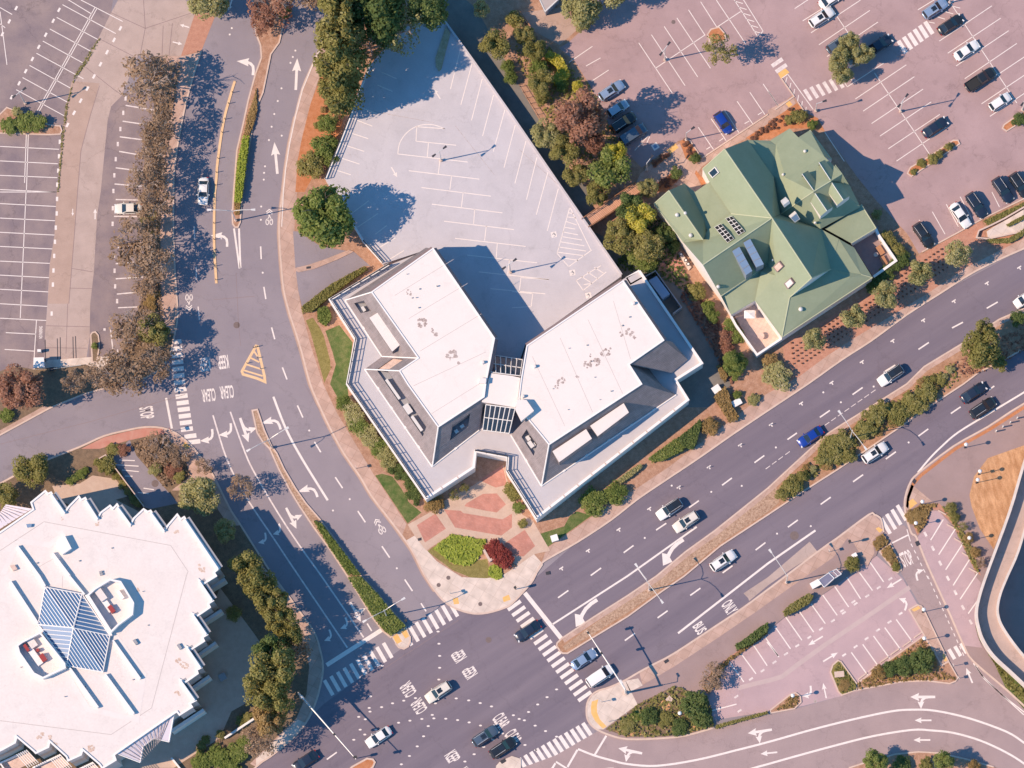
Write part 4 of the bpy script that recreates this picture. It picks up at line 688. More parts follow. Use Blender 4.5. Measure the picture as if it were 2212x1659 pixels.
# ================================================================ BUILDINGS
def P3(pts, z): return [W(p, z) for p in pts]
def atz(ws, z): return [Vector((p.x, p.y, z)) for p in ws]
def clean(pts):
    return pts
def lerp(a, b, t): return a + (b - a) * t
def face_hole(mb, fl, a, b, c, d, hole, depth=.9):
    """a,b top edge, c,d bottom edge (c under b); hole=(u0,u1,v0,v1)"""
    u0, u1, v0, v1 = hole
    Q = lambda u, v: lerp(lerp(a, b, u), lerp(d, c, u), v)
    for (p, q, r, s) in ((0, 1, 0, v0), (0, 1, v1, 1), (0, u0, v0, v1), (u1, 1, v0, v1)):
        if q - p > .001 and s - r > .001: mb.quad(Q(p, r), Q(p, s), Q(q, s), Q(q, r))
    hp = [Q(u0, v0), Q(u0, v1), Q(u1, v1), Q(u1, v0)]
    zb = min(p.z for p in hp) - depth; lo = atz(hp, zb)
    for i in range(4):
        j = (i + 1) % 4; mb.quad(hp[i], lo[i], lo[j], hp[j])
    fl.quad(*lo)
    return hp, zb
def wallring(mb, pts, w, z0, z1, closed=False): return mb.wall(pts, w, z0, z1, closed)
def railing(name, parent, line, z, h=1.1, sp=1.7, r=.075, mt='metal_dark', n=2):
    mb = MB(); pts = [Vector((p.x, p.y, z)) for p in line]
    for k in range(n): mb.tube([p + Vector((0, 0, h * (k + 1) / n)) for p in pts], r, 5)
    for i in range(len(pts) - 1):
        d = (pts[i + 1] - pts[i]).length; m_ = max(1, int(d / sp))
        for q in range(m_ + 1):
            p = lerp(pts[i], pts[i + 1], q / m_); mb.tube([p, p + Vector((0, 0, h))], r, 5)
    return mb.build(name, M[mt], parent)
# ---------------------------------------------------------------- parking deck
base = W((950, 400), 0)
pd = thing('parking_deck', 'pale grey raised parking deck with white stall lines behind the white roofed offices', 'parking deck', base)
dk = [(765.5, 229), (735, 308), (703, 387), (745, 455), (785.5, 522), (828, 570), (840, 566), (935, 535), (1064, 722), (1078, 790), (1118, 795), (1134, 745), (1343, 596), (1218, 415), (1106, 252), (1020, 130), (953, 37), (870, 60), (800, 140)]
dw = P3(dk, 2.6)
MB().prism(dw, 0).build('deck_slab', M['deck'], pd)
MB().wall(P3([(1343, 594), (1218, 413), (1106, 250), (1020, 128), (953, 35), (935, 40)], 2.6), .3, 2.3, 3.15).build('parapet', M['deck'], pd)
MB().wall(P3([(800, 138), (765.5, 229), (735, 308), (703, 387)], 2.6), .35, 2.3, 2.95).build('parapet', M['coping'], pd)
MB().wall(P3([(745, 455), (785.5, 522), (826, 567)], 2.6), .35, 2.3, 2.95).build('parapet', M['coping'], pd)
railing('railing', pd, P3([(765.5, 229), (735, 308), (703, 387)], 2.6), 2.95)
railing('railing', pd, P3([(785.5, 522), (826, 567)], 2.6), 2.95)
mb = MB(); mb.prism(P3(T(1, 0, (1640, 230), (1680, 285), (1600, 600), (1580, 615), (1555, 575), (1550, 500)), 2.85), 2.5); mb.build('planter', mat('planter', (.36, .29, .18), c2=(.5, .42, .3), scale=1.2, fine=.2), pd)
# strip of concrete at the foot of the east edge, seen between deck and service walk
lines('deck_seams', [T(1, 0, (1720, 1085), (2060, 1510)), T(1, 0, (1000, 960), (1540, 1060)), T(2, 0, (60, 1290), (450, 1640))], .05, M['stain'], 2.6065)
# ---------------------------------------------------------------- office building
base = W((1060, 900), 0)
of = thing('office_building', 'two winged office building with bright white flat roofs, grey shingle slopes and wide terrace', 'building', base)
ZR, ZT, ZP = 11.3, 5.0, 5.6
to = [(840, 571), (713, 647), (768, 732), (750, 829), (920.5, 1076), (1023, 1009), (1027, 974), (1097, 987), (1095, 1017), (1159, 1118), (1486, 863), (1459, 820), (1516, 784), (1381, 585), (1347, 601), (1136, 748), (1120, 800), (1080, 795), (1066, 727), (936, 534)]
tw = P3(to, ZP)
MB().prism(atz(tw, ZT), 0).build('terrace', M['terrace'], of)
mb = MB(); mb.wall(atz(tw[:14], 0), .42, 4.4, ZP); mb.build('parapet', M['coping'], of)
MB().wall(atz(tw[:14], 0), .26, 0, 4.39).build('outer_wall', M['white_wall'], of)
railing('railing', of, atz([lerp(tw[i], W((1050, 830), ZP), .004) for i in (0, 1, 2, 3, 4)], 0), ZP, 1.15)
railing('railing', of, atz(tw[6:10], 0), ZP, 1.15)
mb = MB()
for i in (4, 9, 10, 11):
    a, b = tw[i], tw[i + 1]; n = int((b - a).length / 2.9)
    for k in range(1, n):
        p = lerp(a, b, k / n); an = math.atan2((b - a).y, (b - a).x); MB().box((p.x, p.y, ZP - .02), .16, .50, .06, an).build('coping_joint', M['kerb'], of)
WRd = [(935.5, 537), (1068, 731), (1049, 829.5), (1045.5, 857), (946.7, 922), (880.5, 829.5), (863, 801), (904, 773.5), (803, 631)]
ERd = [(1346, 607), (1433.5, 735), (1358.5, 787), (1386, 829.5), (1186, 960), (1138.5, 902), (1121, 862), (1126, 820), (1138.5, 747)]
w_ = P3(WRd, ZR); e_ = P3(ERd, ZR)
MB().poly(w_).build('roof', M['roof_white'], of); MB().poly(e_).build('roof', M['roof_white'], of)
def B(p, z=ZT): return W(p, z)
sh = MB(); fl = MB()
ia, ii = B((920, 535), 5.6), B((745.5, 648.5)); hh, gg, ee, dd = B((825.5, 770)), B((788, 797.5)), B((934, 1008)), B((1035.5, 929.5))
sh.quad(w_[8], ii, ia, w_[0])
hp1, zb1 = face_hole(sh, fl, w_[8], w_[7], hh, ii, (.08, .25, .42, .78), .6)
hp2, zb2 = face_hole(sh, fl, w_[7], w_[6], gg, hh, (.12, 1, .34, .66), .5)
hp3, zb3 = face_hole(sh, fl, w_[6], w_[4], ee, gg, (.0, .80, .34, .66), .5)
hp4, zb4 = face_hole(sh, fl, w_[4], w_[3], dd, ee, (.33, .72, .22, .62), .6)
sh.quad(ia, B((930, 540)), w_[0], w_[0])
sh.build('shingle_slopes', M['shingle'], of); [MB().quad(*[fl.v[i] for i in f]).build('roof_well', M['metal_grey'], of) for f in fl.f]
sh = MB(); fl = MB()
e4, d4, f4 = B((1170, 1050)), B((1461, 853)), B((1104, 940))
hp5, zb5 = face_hole(sh, fl, e_[5], e_[4], e4, f4, (.18, .62, .3, .66), .6)
sh.quad(e_[4], e4, d4, e_[3])
bq = [B((1402, 797)), B((1451, 806), 5.4), B((1486, 777), 5.4), B((1452, 738), 7.0)]
sh.poly([e_[2], bq[0], bq[1]]); sh.poly([e_[2], bq[1], bq[2], e_[1]]); sh.poly([e_[1], bq[2], bq[3]])
sh.poly([e_[3], d4, B((1440, 845)), bq[0], e_[2]])
sh.build('shingle_slopes', M['shingle'], of); fl.build('roof_wells', M['metal_grey'], of)
mb = MB()
for pts in ((w_[8], w_[0], w_[1], w_[2], w_[3]), (e_[5], e_[6], e_[7], e_[8], e_[0], e_[1], e_[2], e_[3])):
    for a, b in zip(pts, pts[1:]): mb.quad(a + Vector((0, 0, -.02)), Vector((a.x, a.y, 2.7)), Vector((b.x, b.y, 2.7)), b + Vector((0, 0, -.02)))
mb.build('upper_wall', M['fascia'], of)
mb = MB()
for a, b in ((w_[8], w_[0]), (w_[0], w_[1]), (w_[1], w_[2]), (e_[8], e_[0]), (e_[0], e_[1])):
    d = (b - a).normalized(); n = Vector((-d.y, d.x, 0)) if (a, b) else 0
    o = n * .62; dn = Vector((0, 0, -.95))
    mb.quad(a + Vector((0, 0, .06)), a + o + dn, b + o + dn, b + Vector((0, 0, .06)))
mb.build('roof_fascia', M['fascia'], of)
mb = MB(); MB().wall(w_, .22, ZR - .2, ZR + .14, True).build('roof_edge', M['coping'], of); MB().wall(e_, .22, ZR - .2, ZR + .14, True).build('roof_edge', M['coping'], of)
mb = MB()
for a, b in ((w_[8], ii), (w_[7], hh), (w_[6], gg), (w_[4], ee), (e_[4], e4)): MB().tube([a, b], .12, 5).build('hip_cap', M['coping'], of)
mb = MB()
for pts in ((ii, hh), (gg, ee), (ee, dd), (f4, e4), (e4, d4)):
    p, q = pts; mb = MB(); mb.tube([p + Vector((0, 0, .12)), q + Vector((0, 0, .12))], .13, 5)
    n = int((q - p).length / 4)
    for k in range(1, n): mb.box(tuple(lerp(p, q, k / n) + Vector((0, 0, -.2))), .5, .3, .45, math.atan2((q - p).y, (q - p).x))
    mb.build('gutter', M['coping'], of)
# equipment in the wells
def eq(hp, zb, items, parent=of):
    Q = lambda u, v: lerp(lerp(hp[0], hp[3], u), lerp(hp[1], hp[2], u), v)
    an = math.atan2((hp[3] - hp[0]).y, (hp[3] - hp[0]).x)
    for u, v, sx, sy, h in items:
        p = Q(u, v); MB().box((p.x, p.y, zb + .01), sx, sy, h, an).build('air_unit', M['metal'], parent)
eq(hp3, zb3, [(.3, .72, 4, .45, .9), (.62, .6, 1.7, 1.0, 1.1), (.84, .7, 3, .5, .9)]); eq(hp1, zb1, [(.6, .5, .9, .5, .7)]); eq(hp4, zb4, [(.3, .6, .6, .6, .7), (.6, .5, .7, .5, .7)]); eq(hp5, zb5, [(.3, .4, .8, .6, .7), (.6, .55, 1.2, .7, .8), (.75, .3, .6, .6, .6)])
MB().quad(*[lerp(hp2[i], atz(hp2, zb2)[i], .55) for i in range(4)]).build('roof_well_lid', M['tile_pink'], of)
# dormers
def dormer(quad, z, zb, drop=0):
    ws = P3(quad, z)
    for i in (1, 2): ws[(i + 1) % 4].z -= drop
    d = MB().prism(ws, zb).build('dormer', M['shingle'], of)
    MB().prism([p + Vector((0, 0, .12)) for p in ws], z - drop - .2).build('dormer_roof', M['roof_white'], d)
    mb = MB(); a, b = ws[3], ws[2]
    for k in range(5):
        p = lerp(a, b, k / 4); 
    return d
dormer(T(2, 2, (350, 582), (640, 390), (690, 472), (407, 676)), 10.1, 5.5); dormer(T(2, 2, (675, 362), (965, 166), (1010, 246), (740, 452)), 10.1, 5.5)
dormer(T(1, 1, (980, 1088), (1060, 1037), (1255, 1312), (1177, 1380)), 9.5, 5)
# link and skylights between the wings
lk = P3([(1060.5, 806), (1106, 812), (1124, 816), (1119, 862), (1113, 880), (1040.5, 868), (1047, 850), (1051, 829)], 10.9)
MB().prism(lk, 4).build('link_roof', M['roof_white'], of)
def glazed(name, q, zs, nmul, nh=1):
    ws = [W(p, z) for p, z in zip(q, zs)]
    g = MB().quad(*ws).build('skylight', M['glass_dark'], of); mb = MB(); up = Vector((0, 0, .06))
    for i in range(nmul + 1): mb.tube([lerp(ws[0], ws[1], i / nmul) + up, lerp(ws[3], ws[2], i / nmul) + up], .09, 4)
    for j in range(nh + 1): mb.tube([lerp(ws[0], ws[3], j / nh) + up, lerp(ws[1], ws[2], j / nh) + up], .09, 4)
    mb.build('mullions', M['coping'], g)
    mb = MB()
    for i in range(4):
        a, b = ws[i], ws[(i + 1) % 4]; mb.quad(a, Vector((a.x, a.y, 2.7)), Vector((b.x, b.y, 2.7)), b)
    mb.build('skylight_wall', M['fascia'], g)
glazed('s', [(1050, 874), (1113, 882), (1100, 936), (1043, 929)], (10.5, 10.5, 5.8, 5.8), 6, 2)
glazed('n', [(1057, 766), (1129, 777), (1124, 812), (1061, 804)], (7.2, 7.2, 10.6, 10.6), 6, 2)
MB().prism(P3(T(2, 2, (28, 215), (45, 135), (125, 138), (190, 230), (80, 320)), 12.6), 11.0).build('penthouse', M['roof_white'], of)
MB().prism(P3(T(1, 1, (1935, 1605), (1990, 1610), (1985, 1655), (1925, 1650)), 12.0), 11.0).build('hatch', M['roof_white'], of)
for q, c, r in (((1965, 1470), 1, 1), ((2185 - 2212 + 0, 1510), 2, 1)): pass
for c, r, q in ((1, 1, (1960, 1475)), (2, 1, (195, 1510)), (2, 1, (1050, 965)), (2, 2, (95, 110))):
    p = W(T(c, r, q)[0], ZR); MB().tube([p, p + Vector((0, 0, .7))], .35, 8, .22).build('roof_vent', M['roof_white'], of)
random.seed(3)
def blotch(c, rx, ry, ang, n=7):
    mb = MB(); n = int(n * 1.8)
    for k in range(n):
        a = random.uniform(0, 6.28); q = c + Vector((math.cos(ang) * math.cos(a) * rx - math.sin(ang) * math.sin(a) * ry, math.sin(ang) * math.cos(a) * rx + math.cos(ang) * math.sin(a) * ry, 0)) * random.uniform(.5, 1)
        rr = random.uniform(.10, .27)
        mb.poly([q + Vector((math.cos(t) * rr * random.uniform(.6, 1.3), math.sin(t) * rr * random.uniform(.6, 1.3), .003 + .0008 * k)) for t in [i * .785 for i in range(8)]])
    return mb
mb = MB()
for c, r, q, rx, ry, an, n in ((1, 1, (1430, 1130), .85, .8, 0, 16), (1, 1, (1540, 1215), .8, .3, -1, 5), (1, 1, (1690, 1410), .95, .8, .5, 18), (1, 1, (1320, 870), .7, .5, -.8, 5), (1, 1, (1745, 1480), .2, .2, 0, 2), (2, 1, (1045, 1235), .6, .6, 0, 6), (2, 1, (960, 1220), .7, .5, .4, 4), (2, 1, (710, 1480), 1.1, .7, .3, 16), (2, 1, (810, 1390), 1.2, .6, .5, 8), (2, 1, (640, 1490), .4, .6, .3, 4), (2, 1, (430, 1630), .8, .4, .5, 6), (2, 1, (570, 1590), .3, .2, .5, 2), (2, 2, (390, 20), .5, .3, .5, 3), (2, 1, (990, 1190), .5, .2, 0, 2), (2, 1, (670, 1410), .3, .2, 0, 2)):
    blotch(W(T(c, r, q)[0], ZR), rx, ry, an, n).build('roof_stain', M['stain'], of)
# side stair and canopy on the east face
mb = MB(); mb.wall(P3(T(2, 1, (990, 740), (1095, 680), (1130, 735), (1025, 795)), 5.0), .25, 0, 5.0, True); mb.build('stair_wall', M['coping'], of)
MB().prism(P3(T(2, 1, (1180, 765), (1250, 725), (1365, 880), (1300, 925)), 3.2), 0).build('plant_enclosure', M['panel_blue'], of)
MB().wall(P3(T(2, 1, (1130, 740), (1240, 680), (1465, 995), (1390, 1050)), 2.2), .15, 0, 2.2).build('screen_wall', M['metal_grey'], of)
# ---------------------------------------------------------------- green roofed house
base = W((1680, 560), 0)
gh = thing('green_roof_house', 'rambling restaurant house with sage green gabled roofs and skylights', 'building', base)
def V(p, z): return W(p, z)
A_, B_, C_ = V(G1((1060, 345))[0], 12.4), V(G1((1715, 1300))[0], 12.4), V(G4((715, 580))[0], 12.4)
E_ = V((1518.6, 572.3), 11.6)
planes = []
def pl(*vz): planes.append([V(p, z) if not isinstance(p, Vector) else p for p, z in vz])
w1, w2, w3, w4 = G1((755, 620), (850, 800), (1120, 1200), (1150, 1240))
pl((A_, 0), (w1, 6.8), (w2, 6.8), (w3, 6.8), (w4, 6.8), (B_, 0))
# W wing, both slopes
g490, g530, r3e, g820 = (1476.4, 523.9), G3((530, 45))[0], (1518.6, 517.9), G1((820, 1470))[0]
pl((B_, 0), (w4, 6.8), (g820, 6.0), (r3e, 6.2), (g530, 5.8), (g490, 5.7), (E_, 0))
s1, s2, s3 = G3((1010, 830), (1570, 485), (1650, 400))
pl((B_, 0), (E_, 0), (s1, 5.2), (s2, 5.3), (s3, 5.6))
# main west slope, south part
k1, k2, k3, k4 = (1705.8, 642.6), G4((305, 1400))[0], G3((1480, 890))[0], G3((1560, 490))[0]
k5 = G3((1760, 545))[0]
pl((B_, 0), (s3, 5.6), (k4, 6.0), (k5, 7.2)); pl((B_, 0), (k5, 7.2), (k1, 7.0), (C_, 0)); pl((k5, 7.2), (k4, 6.0), (k3, 4.9), (k2, 4.8), (k1, 7.0))
# S hip
h1, h2, h3, h4 = G4((1250, 570), (1400, 530), (1555, 575), (980, 460))
pl((k1, 7.0), (k2, 4.8), (h3, 4.8), (h2, 5.3), (h1, 6.0))
pl((h2, 5.3), (h3, 4.8), (G4((1300, 160))[0], 4.4), (G4((1090, 40))[0], 5.2))
pl((k1, 6.98), (h1, 5.95), (h2, 5.25), (h4, 5.6))
pl((h4, 5.6), (G4((1090, 40))[0], 5.15), (h2, 5.28))
# E slope of the main ridge and the valley floor roof
q1, q2, q3, q4 = G1((1380, 220), (1740, 740)) + G2((280, 1250), (840, 1450))
pl((A_, 0), (B_, 0), (q3, 6.3), (q2, 6.3), (q1, 6.2)); pl((B_, 0), (C_, 0), (h4, 5.6), (G4((1090, 40))[0], 5.2), (q4, 5.2), (q3, 5.5))
# NE complex
n1, n2, n3, n4, n5, n6, n7, n8 = G2((140, 230), (410, 60), (530, 185), (690, 85), (990, 490), (890, 450), (350, 740), (220, 290))
cx1, cx2, cx3 = G2((740, 935), (980, 788), (1140, 690))
R5 = 11.2
pl((n8, 4.5), (n1, 4.4), (n2, 4.2), (n3, 4.9), (n6, 7.2), (n7, 7.2)); pl((n3, 4.9), (n4, 4.2), (n5, 5.4), (n6, 7.2))
pl((q1, 5.6), (n1, 4.35), (n8, 4.45), (n7, 7.1), (q2, 5.7)); pl((q2, 5.7), (n7, 7.1), (q3, 5.5))
pl((q3, 5.6), (n7, 7.2), (n6, 7.2), (cx3, 11.1), (cx2, R5), (cx1, R5))
d1 = G2((1390, 1150))[0]
pl((q3, 5.6), (cx1, R5), (cx2, R5), (cx3, 11.1), (G2((1240, 850))[0], 5.6), (d1, 4.8), (q4, 5.6))
pl((cx2, R5 + .02), (G2((1040, 560))[0], 9.0), (cx3, 11.18)); pl((cx2, R5 + .02), (cx3, 11.18), (G2((1235, 850))[0], 8.4), (G2((1120, 805))[0], 9.2))
pl((G2((900, 1450))[0], 4.6), (G2((1260, 1648))[0], 4.3), (G2((1605, 1440))[0], 4.3), (G2((1400, 1112))[0], 4.4), (d1, 4.6))
# S3 lower roof on the west
pl((s1, 4.4), (G3((1150, 1090))[0], 3.4), (k3, 4.4), (k4, 5.2), (s2, 4.8))
# W2 gable
a2, b2 = V(G1((290, 920))[0], 9.0), V(G1((760, 1600))[0], 8.0)
pl((a2, 0), (G1((85, 1100))[0], 6.0), (g490, 5.75), (g530, 5.85), (b2, 0))
f1, f2 = G1((505, 820), (780, 1310))
pl((a2, 0), (b2, 0), (g820, 5.2), (f2, 5.2), (f1, 5.0))
pl((f1, 4.95), (f2, 5.15), (g820, 5.5), (w4, 6.2), (w3, 6.2), (w2, 5.6), (G1((650, 940))[0], 5.0))
rf = MB()
for p in planes:
    a = sum(p[i].x * p[(i + 1) % len(p)].y - p[(i + 1) % len(p)].x * p[i].y for i in range(len(p)))
    if a < 0: p = p[::-1]
    # fan from the point list keeps warped outlines clean
    bmm = bmesh.new(); vs = [bmm.verts.new(v) for v in p]; f = bmm.faces.new(vs); bmesh.ops.triangulate(bmm, faces=[f]); bmm.verts.index_update()
    for t in bmm.faces: rf.poly([v.co.copy() for v in t.verts])
    bmm.free()
rf.build('roof', M['green_roof'], gh)
# skirt walls: every outer eave gets a wall to the ground
def skirt(name, pts, mt, parent, dz=-.12):
    mb = MB()
    for a, b in zip(pts, pts[1:]):
        a = a + Vector((0, 0, dz)); b = b + Vector((0, 0, dz)); mb.quad(a, Vector((a.x, a.y, .1)), Vector((b.x, b.y, .1)), b)
    return mb.build(name, mt, parent)
hw = M['white_wall']
skirt('wall', [V(G1((85, 1100))[0], 6), a2, V(f1, 5), V(G1((650, 940))[0], 5), V(w2, 5.6)], hw, gh)
skirt('wall', [V(w2, 6.8), V(w1, 6.8), A_, V(q1, 5), V(n1, 4.4), V(n2, 4.2), V(n3, 4.9), V(n4, 4.2), V(n5, 5.4), V(n6, 7.2), V(G2((1240, 850))[0], 5.6), V(d1, 4.8), V(G2((1400, 1112))[0], 4.4), V(G2((1605, 1440))[0], 4.3), V(G2((1260, 1648))[0], 4.3), V(G4((1300, 160))[0], 4.4), V(h3, 4.8), V(k2, 4.8), V(k3, 4.4), V(G3((1150, 1090))[0], 3.4), V(s1, 5.2), E_, V(g490, 5.7), V(G1((85, 1100))[0], 6)], hw, gh)
skirt('gable_wall', [C_, V(h4, 5.6)], hw, gh); skirt('gable_wall', [V(k1, 7.0), C_], hw, gh); skirt('gable_wall', [V(s1, 5.2), V(s2, 5.3), V(s3, 5.6)], hw, gh)
mb = MB()
for a, b in ((A_, B_), (B_, C_), (B_, E_), (a2, b2), (V(cx1, R5), V(q3, 5.65)), (V(cx1, R5), V(cx2, R5)), (V(k1, 7.0), V(k2, 4.8)), (V(h2, 5.3), V(h3, 4.8)), (C_, V(k1, 7.0)), (C_, V(h4, 5.6)), (B_, V(w4, 6.8))): MB().tube([a + Vector((0, 0, .02)), b + Vector((0, 0, .02))], .10, 5).build('ridge_cap', mat('ridge_cap', (.42, .44, .30), c2=(.46, .48, .34), scale=.5), gh)
mb = MB()
for a, b in ((A_, V(w1, 6.8)), (V(n4, 4.2), V(n5, 5.4)), (V(k2, 4.8), V(h3, 4.8)), (V(G1((85, 1100))[0], 6), V(g490, 5.7)), (a2, V(G1((85, 1100))[0], 6)), (V(s1, 5.2), V(s3, 5.6)), (V(G2((1400, 1112))[0], 4.4), V(G2((1605, 1440))[0], 4.3)), (V(G2((1605, 1440))[0], 4.3), V(G2((1260, 1648))[0], 4.3)), (V(k2, 4.8), V(k3, 4.9))): MB().tube([a, b], .09, 5).build('gutter', mat('gutter_green', (.45, .47, .33)), gh)
# clerestory cross gables
def xgable(rid, ze, wl, el):
    """rid: ridge ends, wl / el: west and east eave ends (plan), level ridge"""
    a, b = V(rid[0], R5 + .05), V(rid[1], R5 - .1); d = MB()
    if wl: d.quad(a, V(wl[0], ze), V(wl[1], ze), b)
    if el: d.quad(a, b, V(el[1], ze), V(el[0], ze))
    g = d.build('clerestory', M['green_roof'], gh); mb = MB()
    lo = [V(p, ze) for p in ([wl[1]] if wl else []) ] + [b] + [V(p, ze) for p in ([el[1]] if el else [])]
    for p, q in zip(lo, lo[1:]): mb.quad(p, Vector((p.x, p.y, 5.5)), Vector((q.x, q.y, 5.5)), q)
    for e in (wl, el):
        if e:
            p, q = V(e[0], ze), V(e[1], ze); mb.quad(p, Vector((p.x, p.y, 5)), Vector((q.x, q.y, 5)), q)
    mb.build('clerestory_wall', hw, g)
    mb = MB(); mb.tube([a, b], .07, 4); mb.build('ridge_cap', M['metal'], g)
xgable(G2((760, 955), (925, 1200)), 9.8, G2((700, 1080), (838, 1275)), G2((890, 972), (1005, 1150)))
xgable(G2((995, 812), (1152, 1050)), 9.8, G2((935, 935), (1068, 1120)), G2((1120, 820), (1238, 1000)))
xgable(G2((740, 915), (582, 688)), 10.0, None, G2((790, 810), (662, 645))); xgable(G2((972, 772), (815, 530)), 10.0, None, G2((1022, 660), (898, 495)))
def zon(tri, p):
    a, b, c = tri; n = (b - a).cross(c - a)
    z = a.z
    for _ in range(8):
        q = W(p, z); z = a.z - (n.x * (q.x - a.x) + n.y * (q.y - a.y)) / n.z
    return W(p, z), n.normalized() * (1 if n.z > 0 else -1)
WS = (A_, V(w1, 6.8), B_); WW = (B_, V(g490, 5.7), E_); WE = (B_, E_, V(s1, 5.2)); ES = (B_, C_, V(q3, 5.5)); SS = (V(k1, 7.0), V(k2, 4.8), V(h3, 4.8)); NW_ = (V(cx1, R5), V(n7, 7.2), V(n6, 7.2)); SE_ = (V(cx1, R5), V(cx2, R5), V(q4, 5.6)); NL = (V(n1, 4.4), V(n2, 4.2), V(n7, 7.2)); KW = (V(k5, 7.2), V(k3, 4.9), V(k2, 4.8)); W2 = (a2, V(G1((85, 1100))[0], 6), b2); KU = (B_, V(k5, 7.2), C_)
def skylight(tri, quad, lift=.4, mt='glass_dark', frame='metal', h=None):
    ws = [];
    for p in quad:
        q, n = zon(tri, p); ws.append(q + n * lift)
    n = zon(tri, quad[0])[1]
    cen = sum(ws, Vector()) / 4
    mb = MB(); lo = [p - n * (lift + .1) for p in ws]
    inn_ = [lerp(p, cen, .2) for p in ws]
    for i in range(4):
        j = (i + 1) % 4; mb.quad(ws[i], lo[i], lo[j], ws[j]); mb.quad(ws[i], ws[j], inn_[j], inn_[i])
    f = mb.build('skylight', M[frame], gh); MB().quad(*[p - n * .03 for p in inn_]).build('pane', M[mt], f); return f
skylight(WS, G1((850, 665), (945, 580), (1002, 660), (910, 740))); skylight(KU, G4((198, 420), (285, 340), (342, 410), (255, 495)), mt='tile_pink', frame='fascia'); skylight(KU, G4((350, 650), (440, 570), (492, 640), (402, 728)), mt='metal', frame='fascia')
skylight(ES, G4((630, 105), (705, 70), (775, 130), (690, 188)), .35, 'tile_pink', 'metal'); skylight(ES, G4((788, 350), (855, 315), (905, 375), (840, 412)), .3, 'tile_pink', 'fascia'); skylight(ES, G1((1560, 730), (1610, 695), (1665, 770), (1620, 805)), .25)
skylight(NW_, G2((295, 1090), (365, 1035), (415, 1090), (335, 1150)), .5, 'metal', 'metal'); skylight(SE_, G2((400, 1275), (485, 1205), (535, 1290), (462, 1340)), .6, 'panel_blue', 'metal')
for tri, q in ((WW, ((1075, 1312), (1165, 1280), (1342, 1492), (1255, 1545))), (WW, ((920, 1432), (1010, 1385), (1192, 1590), (1102, 1648)))):
    ws = [zon(tri, p)[0] + zon(tri, p)[1] * .12 for p in G1(*q)]; s_ = MB().quad(*ws).build('solar_array', M['coping'], gh); mb = MB()
    for i in range(2):
        for j in range(5):
            cc = [lerp(lerp(ws[0], ws[1], (i + a) / 2), lerp(ws[3], ws[2], (i + a) / 2), (j + b) / 5) + Vector((0, 0, .03)) for a, b in ((.08, .09), (.92, .09), (.92, .91), (.08, .91))]; mb.quad(*cc)
    mb.build('solar_panels', M['black'], s_)
for q in (((1165, 208), (1262, 148), (1442, 482), (1358, 540)), ((1320, 92), (1412, 38), (1602, 390), (1500, 432))):
    ws = [zon(WE, p)[0] for p in G3(*q)]; zt = max(p.z for p in ws) + .3; top = [W(p, z) for p, z in zip(G3(*q), (zt, zt, zt - 1.2, zt - 1.2))]
    s_ = MB().prism(top, 4.6).build('roof_monitor', mat('monitor_side', (.2, .24, .3), c2=(.24, .28, .34), scale=1), gh); MB().quad(*[p + Vector((0, 0, .04)) for p in top]).build('monitor_glass', M['panel_blue'], s_)
    mb = MB()
    for k in range(1, 4): mb.tube([lerp(top[0], top[3], k / 4) + Vector((0, 0, .06)), lerp(top[1], top[2], k / 4) + Vector((0, 0, .06))], .05, 4)
    mb.build('monitor_bars', M['metal_grey'], s_)
for tri, p, r, h in ((W2, G1((402, 1262))[0], .38, .7), (W2, G1((590, 1545))[0], .38, .7), (W2, G1((515, 1235))[0], .3, .5), (NL, G2((620, 380))[0], .3, .5), (NW_, G2((318, 705))[0], .28, .6), (SE_, G2((760, 1368))[0], .25, .5), (SS, G4((562, 1015))[0], .4, .6), (ES, G4((1090, 325))[0], .4, .45), (ES, G4((1165, 415))[0], .4, .45), (KU, G3((1722, 335))[0], .2, .4), (WE, G3((970, 705))[0], .35, .8), (ES, G4((985, 505))[0], .4, .4)):
    q = zon(tri, p)[0]; mb = MB(); mb.tube([q - Vector((0, 0, .2)), q + Vector((0, 0, h * .6))], r * .8, 8); mb.dome(q + Vector((0, 0, h * .6)), r, h * .5, 8, 3); mb.build('roof_vent', M['metal'], gh)
# patios of the house
pz = G3((1195, 1100), (1482, 905), (1845, 1410), (1503, 1640))
MB().prism(P3(pz, .3), .1).build('patio', M['tile_pink'], gh)
mb = MB(); mb.wall(P3(G3((1150, 1110), (1215, 1230), (1508, 1640), (1850, 1412)), 2.4), .35, .1, 2.4); mb.build('patio_wall', M['coping'], gh)
MB().prism(P3(G4((1260, 110), (1640, -150), (1650, 20), (1870, 335), (1565, 565), (1320, 190)), .3), .1).build('patio', mat('patio_shade_purple', (.27, .19, .19), c2=(.33, .23, .22), scale=1), gh)  # roof shade is painted into this floor colour
mb = MB(); mb.wall(P3(G4((1600, -100), (1650, 0), (1880, 340), (1570, 562)), 1.9), .42, .1, 1.9); mb.build('patio_wall', M['coping'], gh)
def bench(quad, lab, h=.5):
    t = thing('bench', lab, 'bench', W(quad[0], .3), 'patio benches')
    ws = P3(quad, .3 + h); MB().prism(ws, .3 + h - .12, True).build('seat', M['wood_bench'], t)
    MB().prism([lerp(ws[0], ws[1], -.02), lerp(ws[1], ws[0], .0), lerp(ws[1], ws[2], .1), lerp(ws[0], ws[3], .1)], .95, True).build('backrest', M['wood_bench'], t) if False else None
    for i in range(4):
        p = lerp(ws[i], sum(ws, Vector()) / 4, .12); MB().box((p.x, p.y, .3), .1, .1, h - .12).build('leg', M['wood_bench'], t)
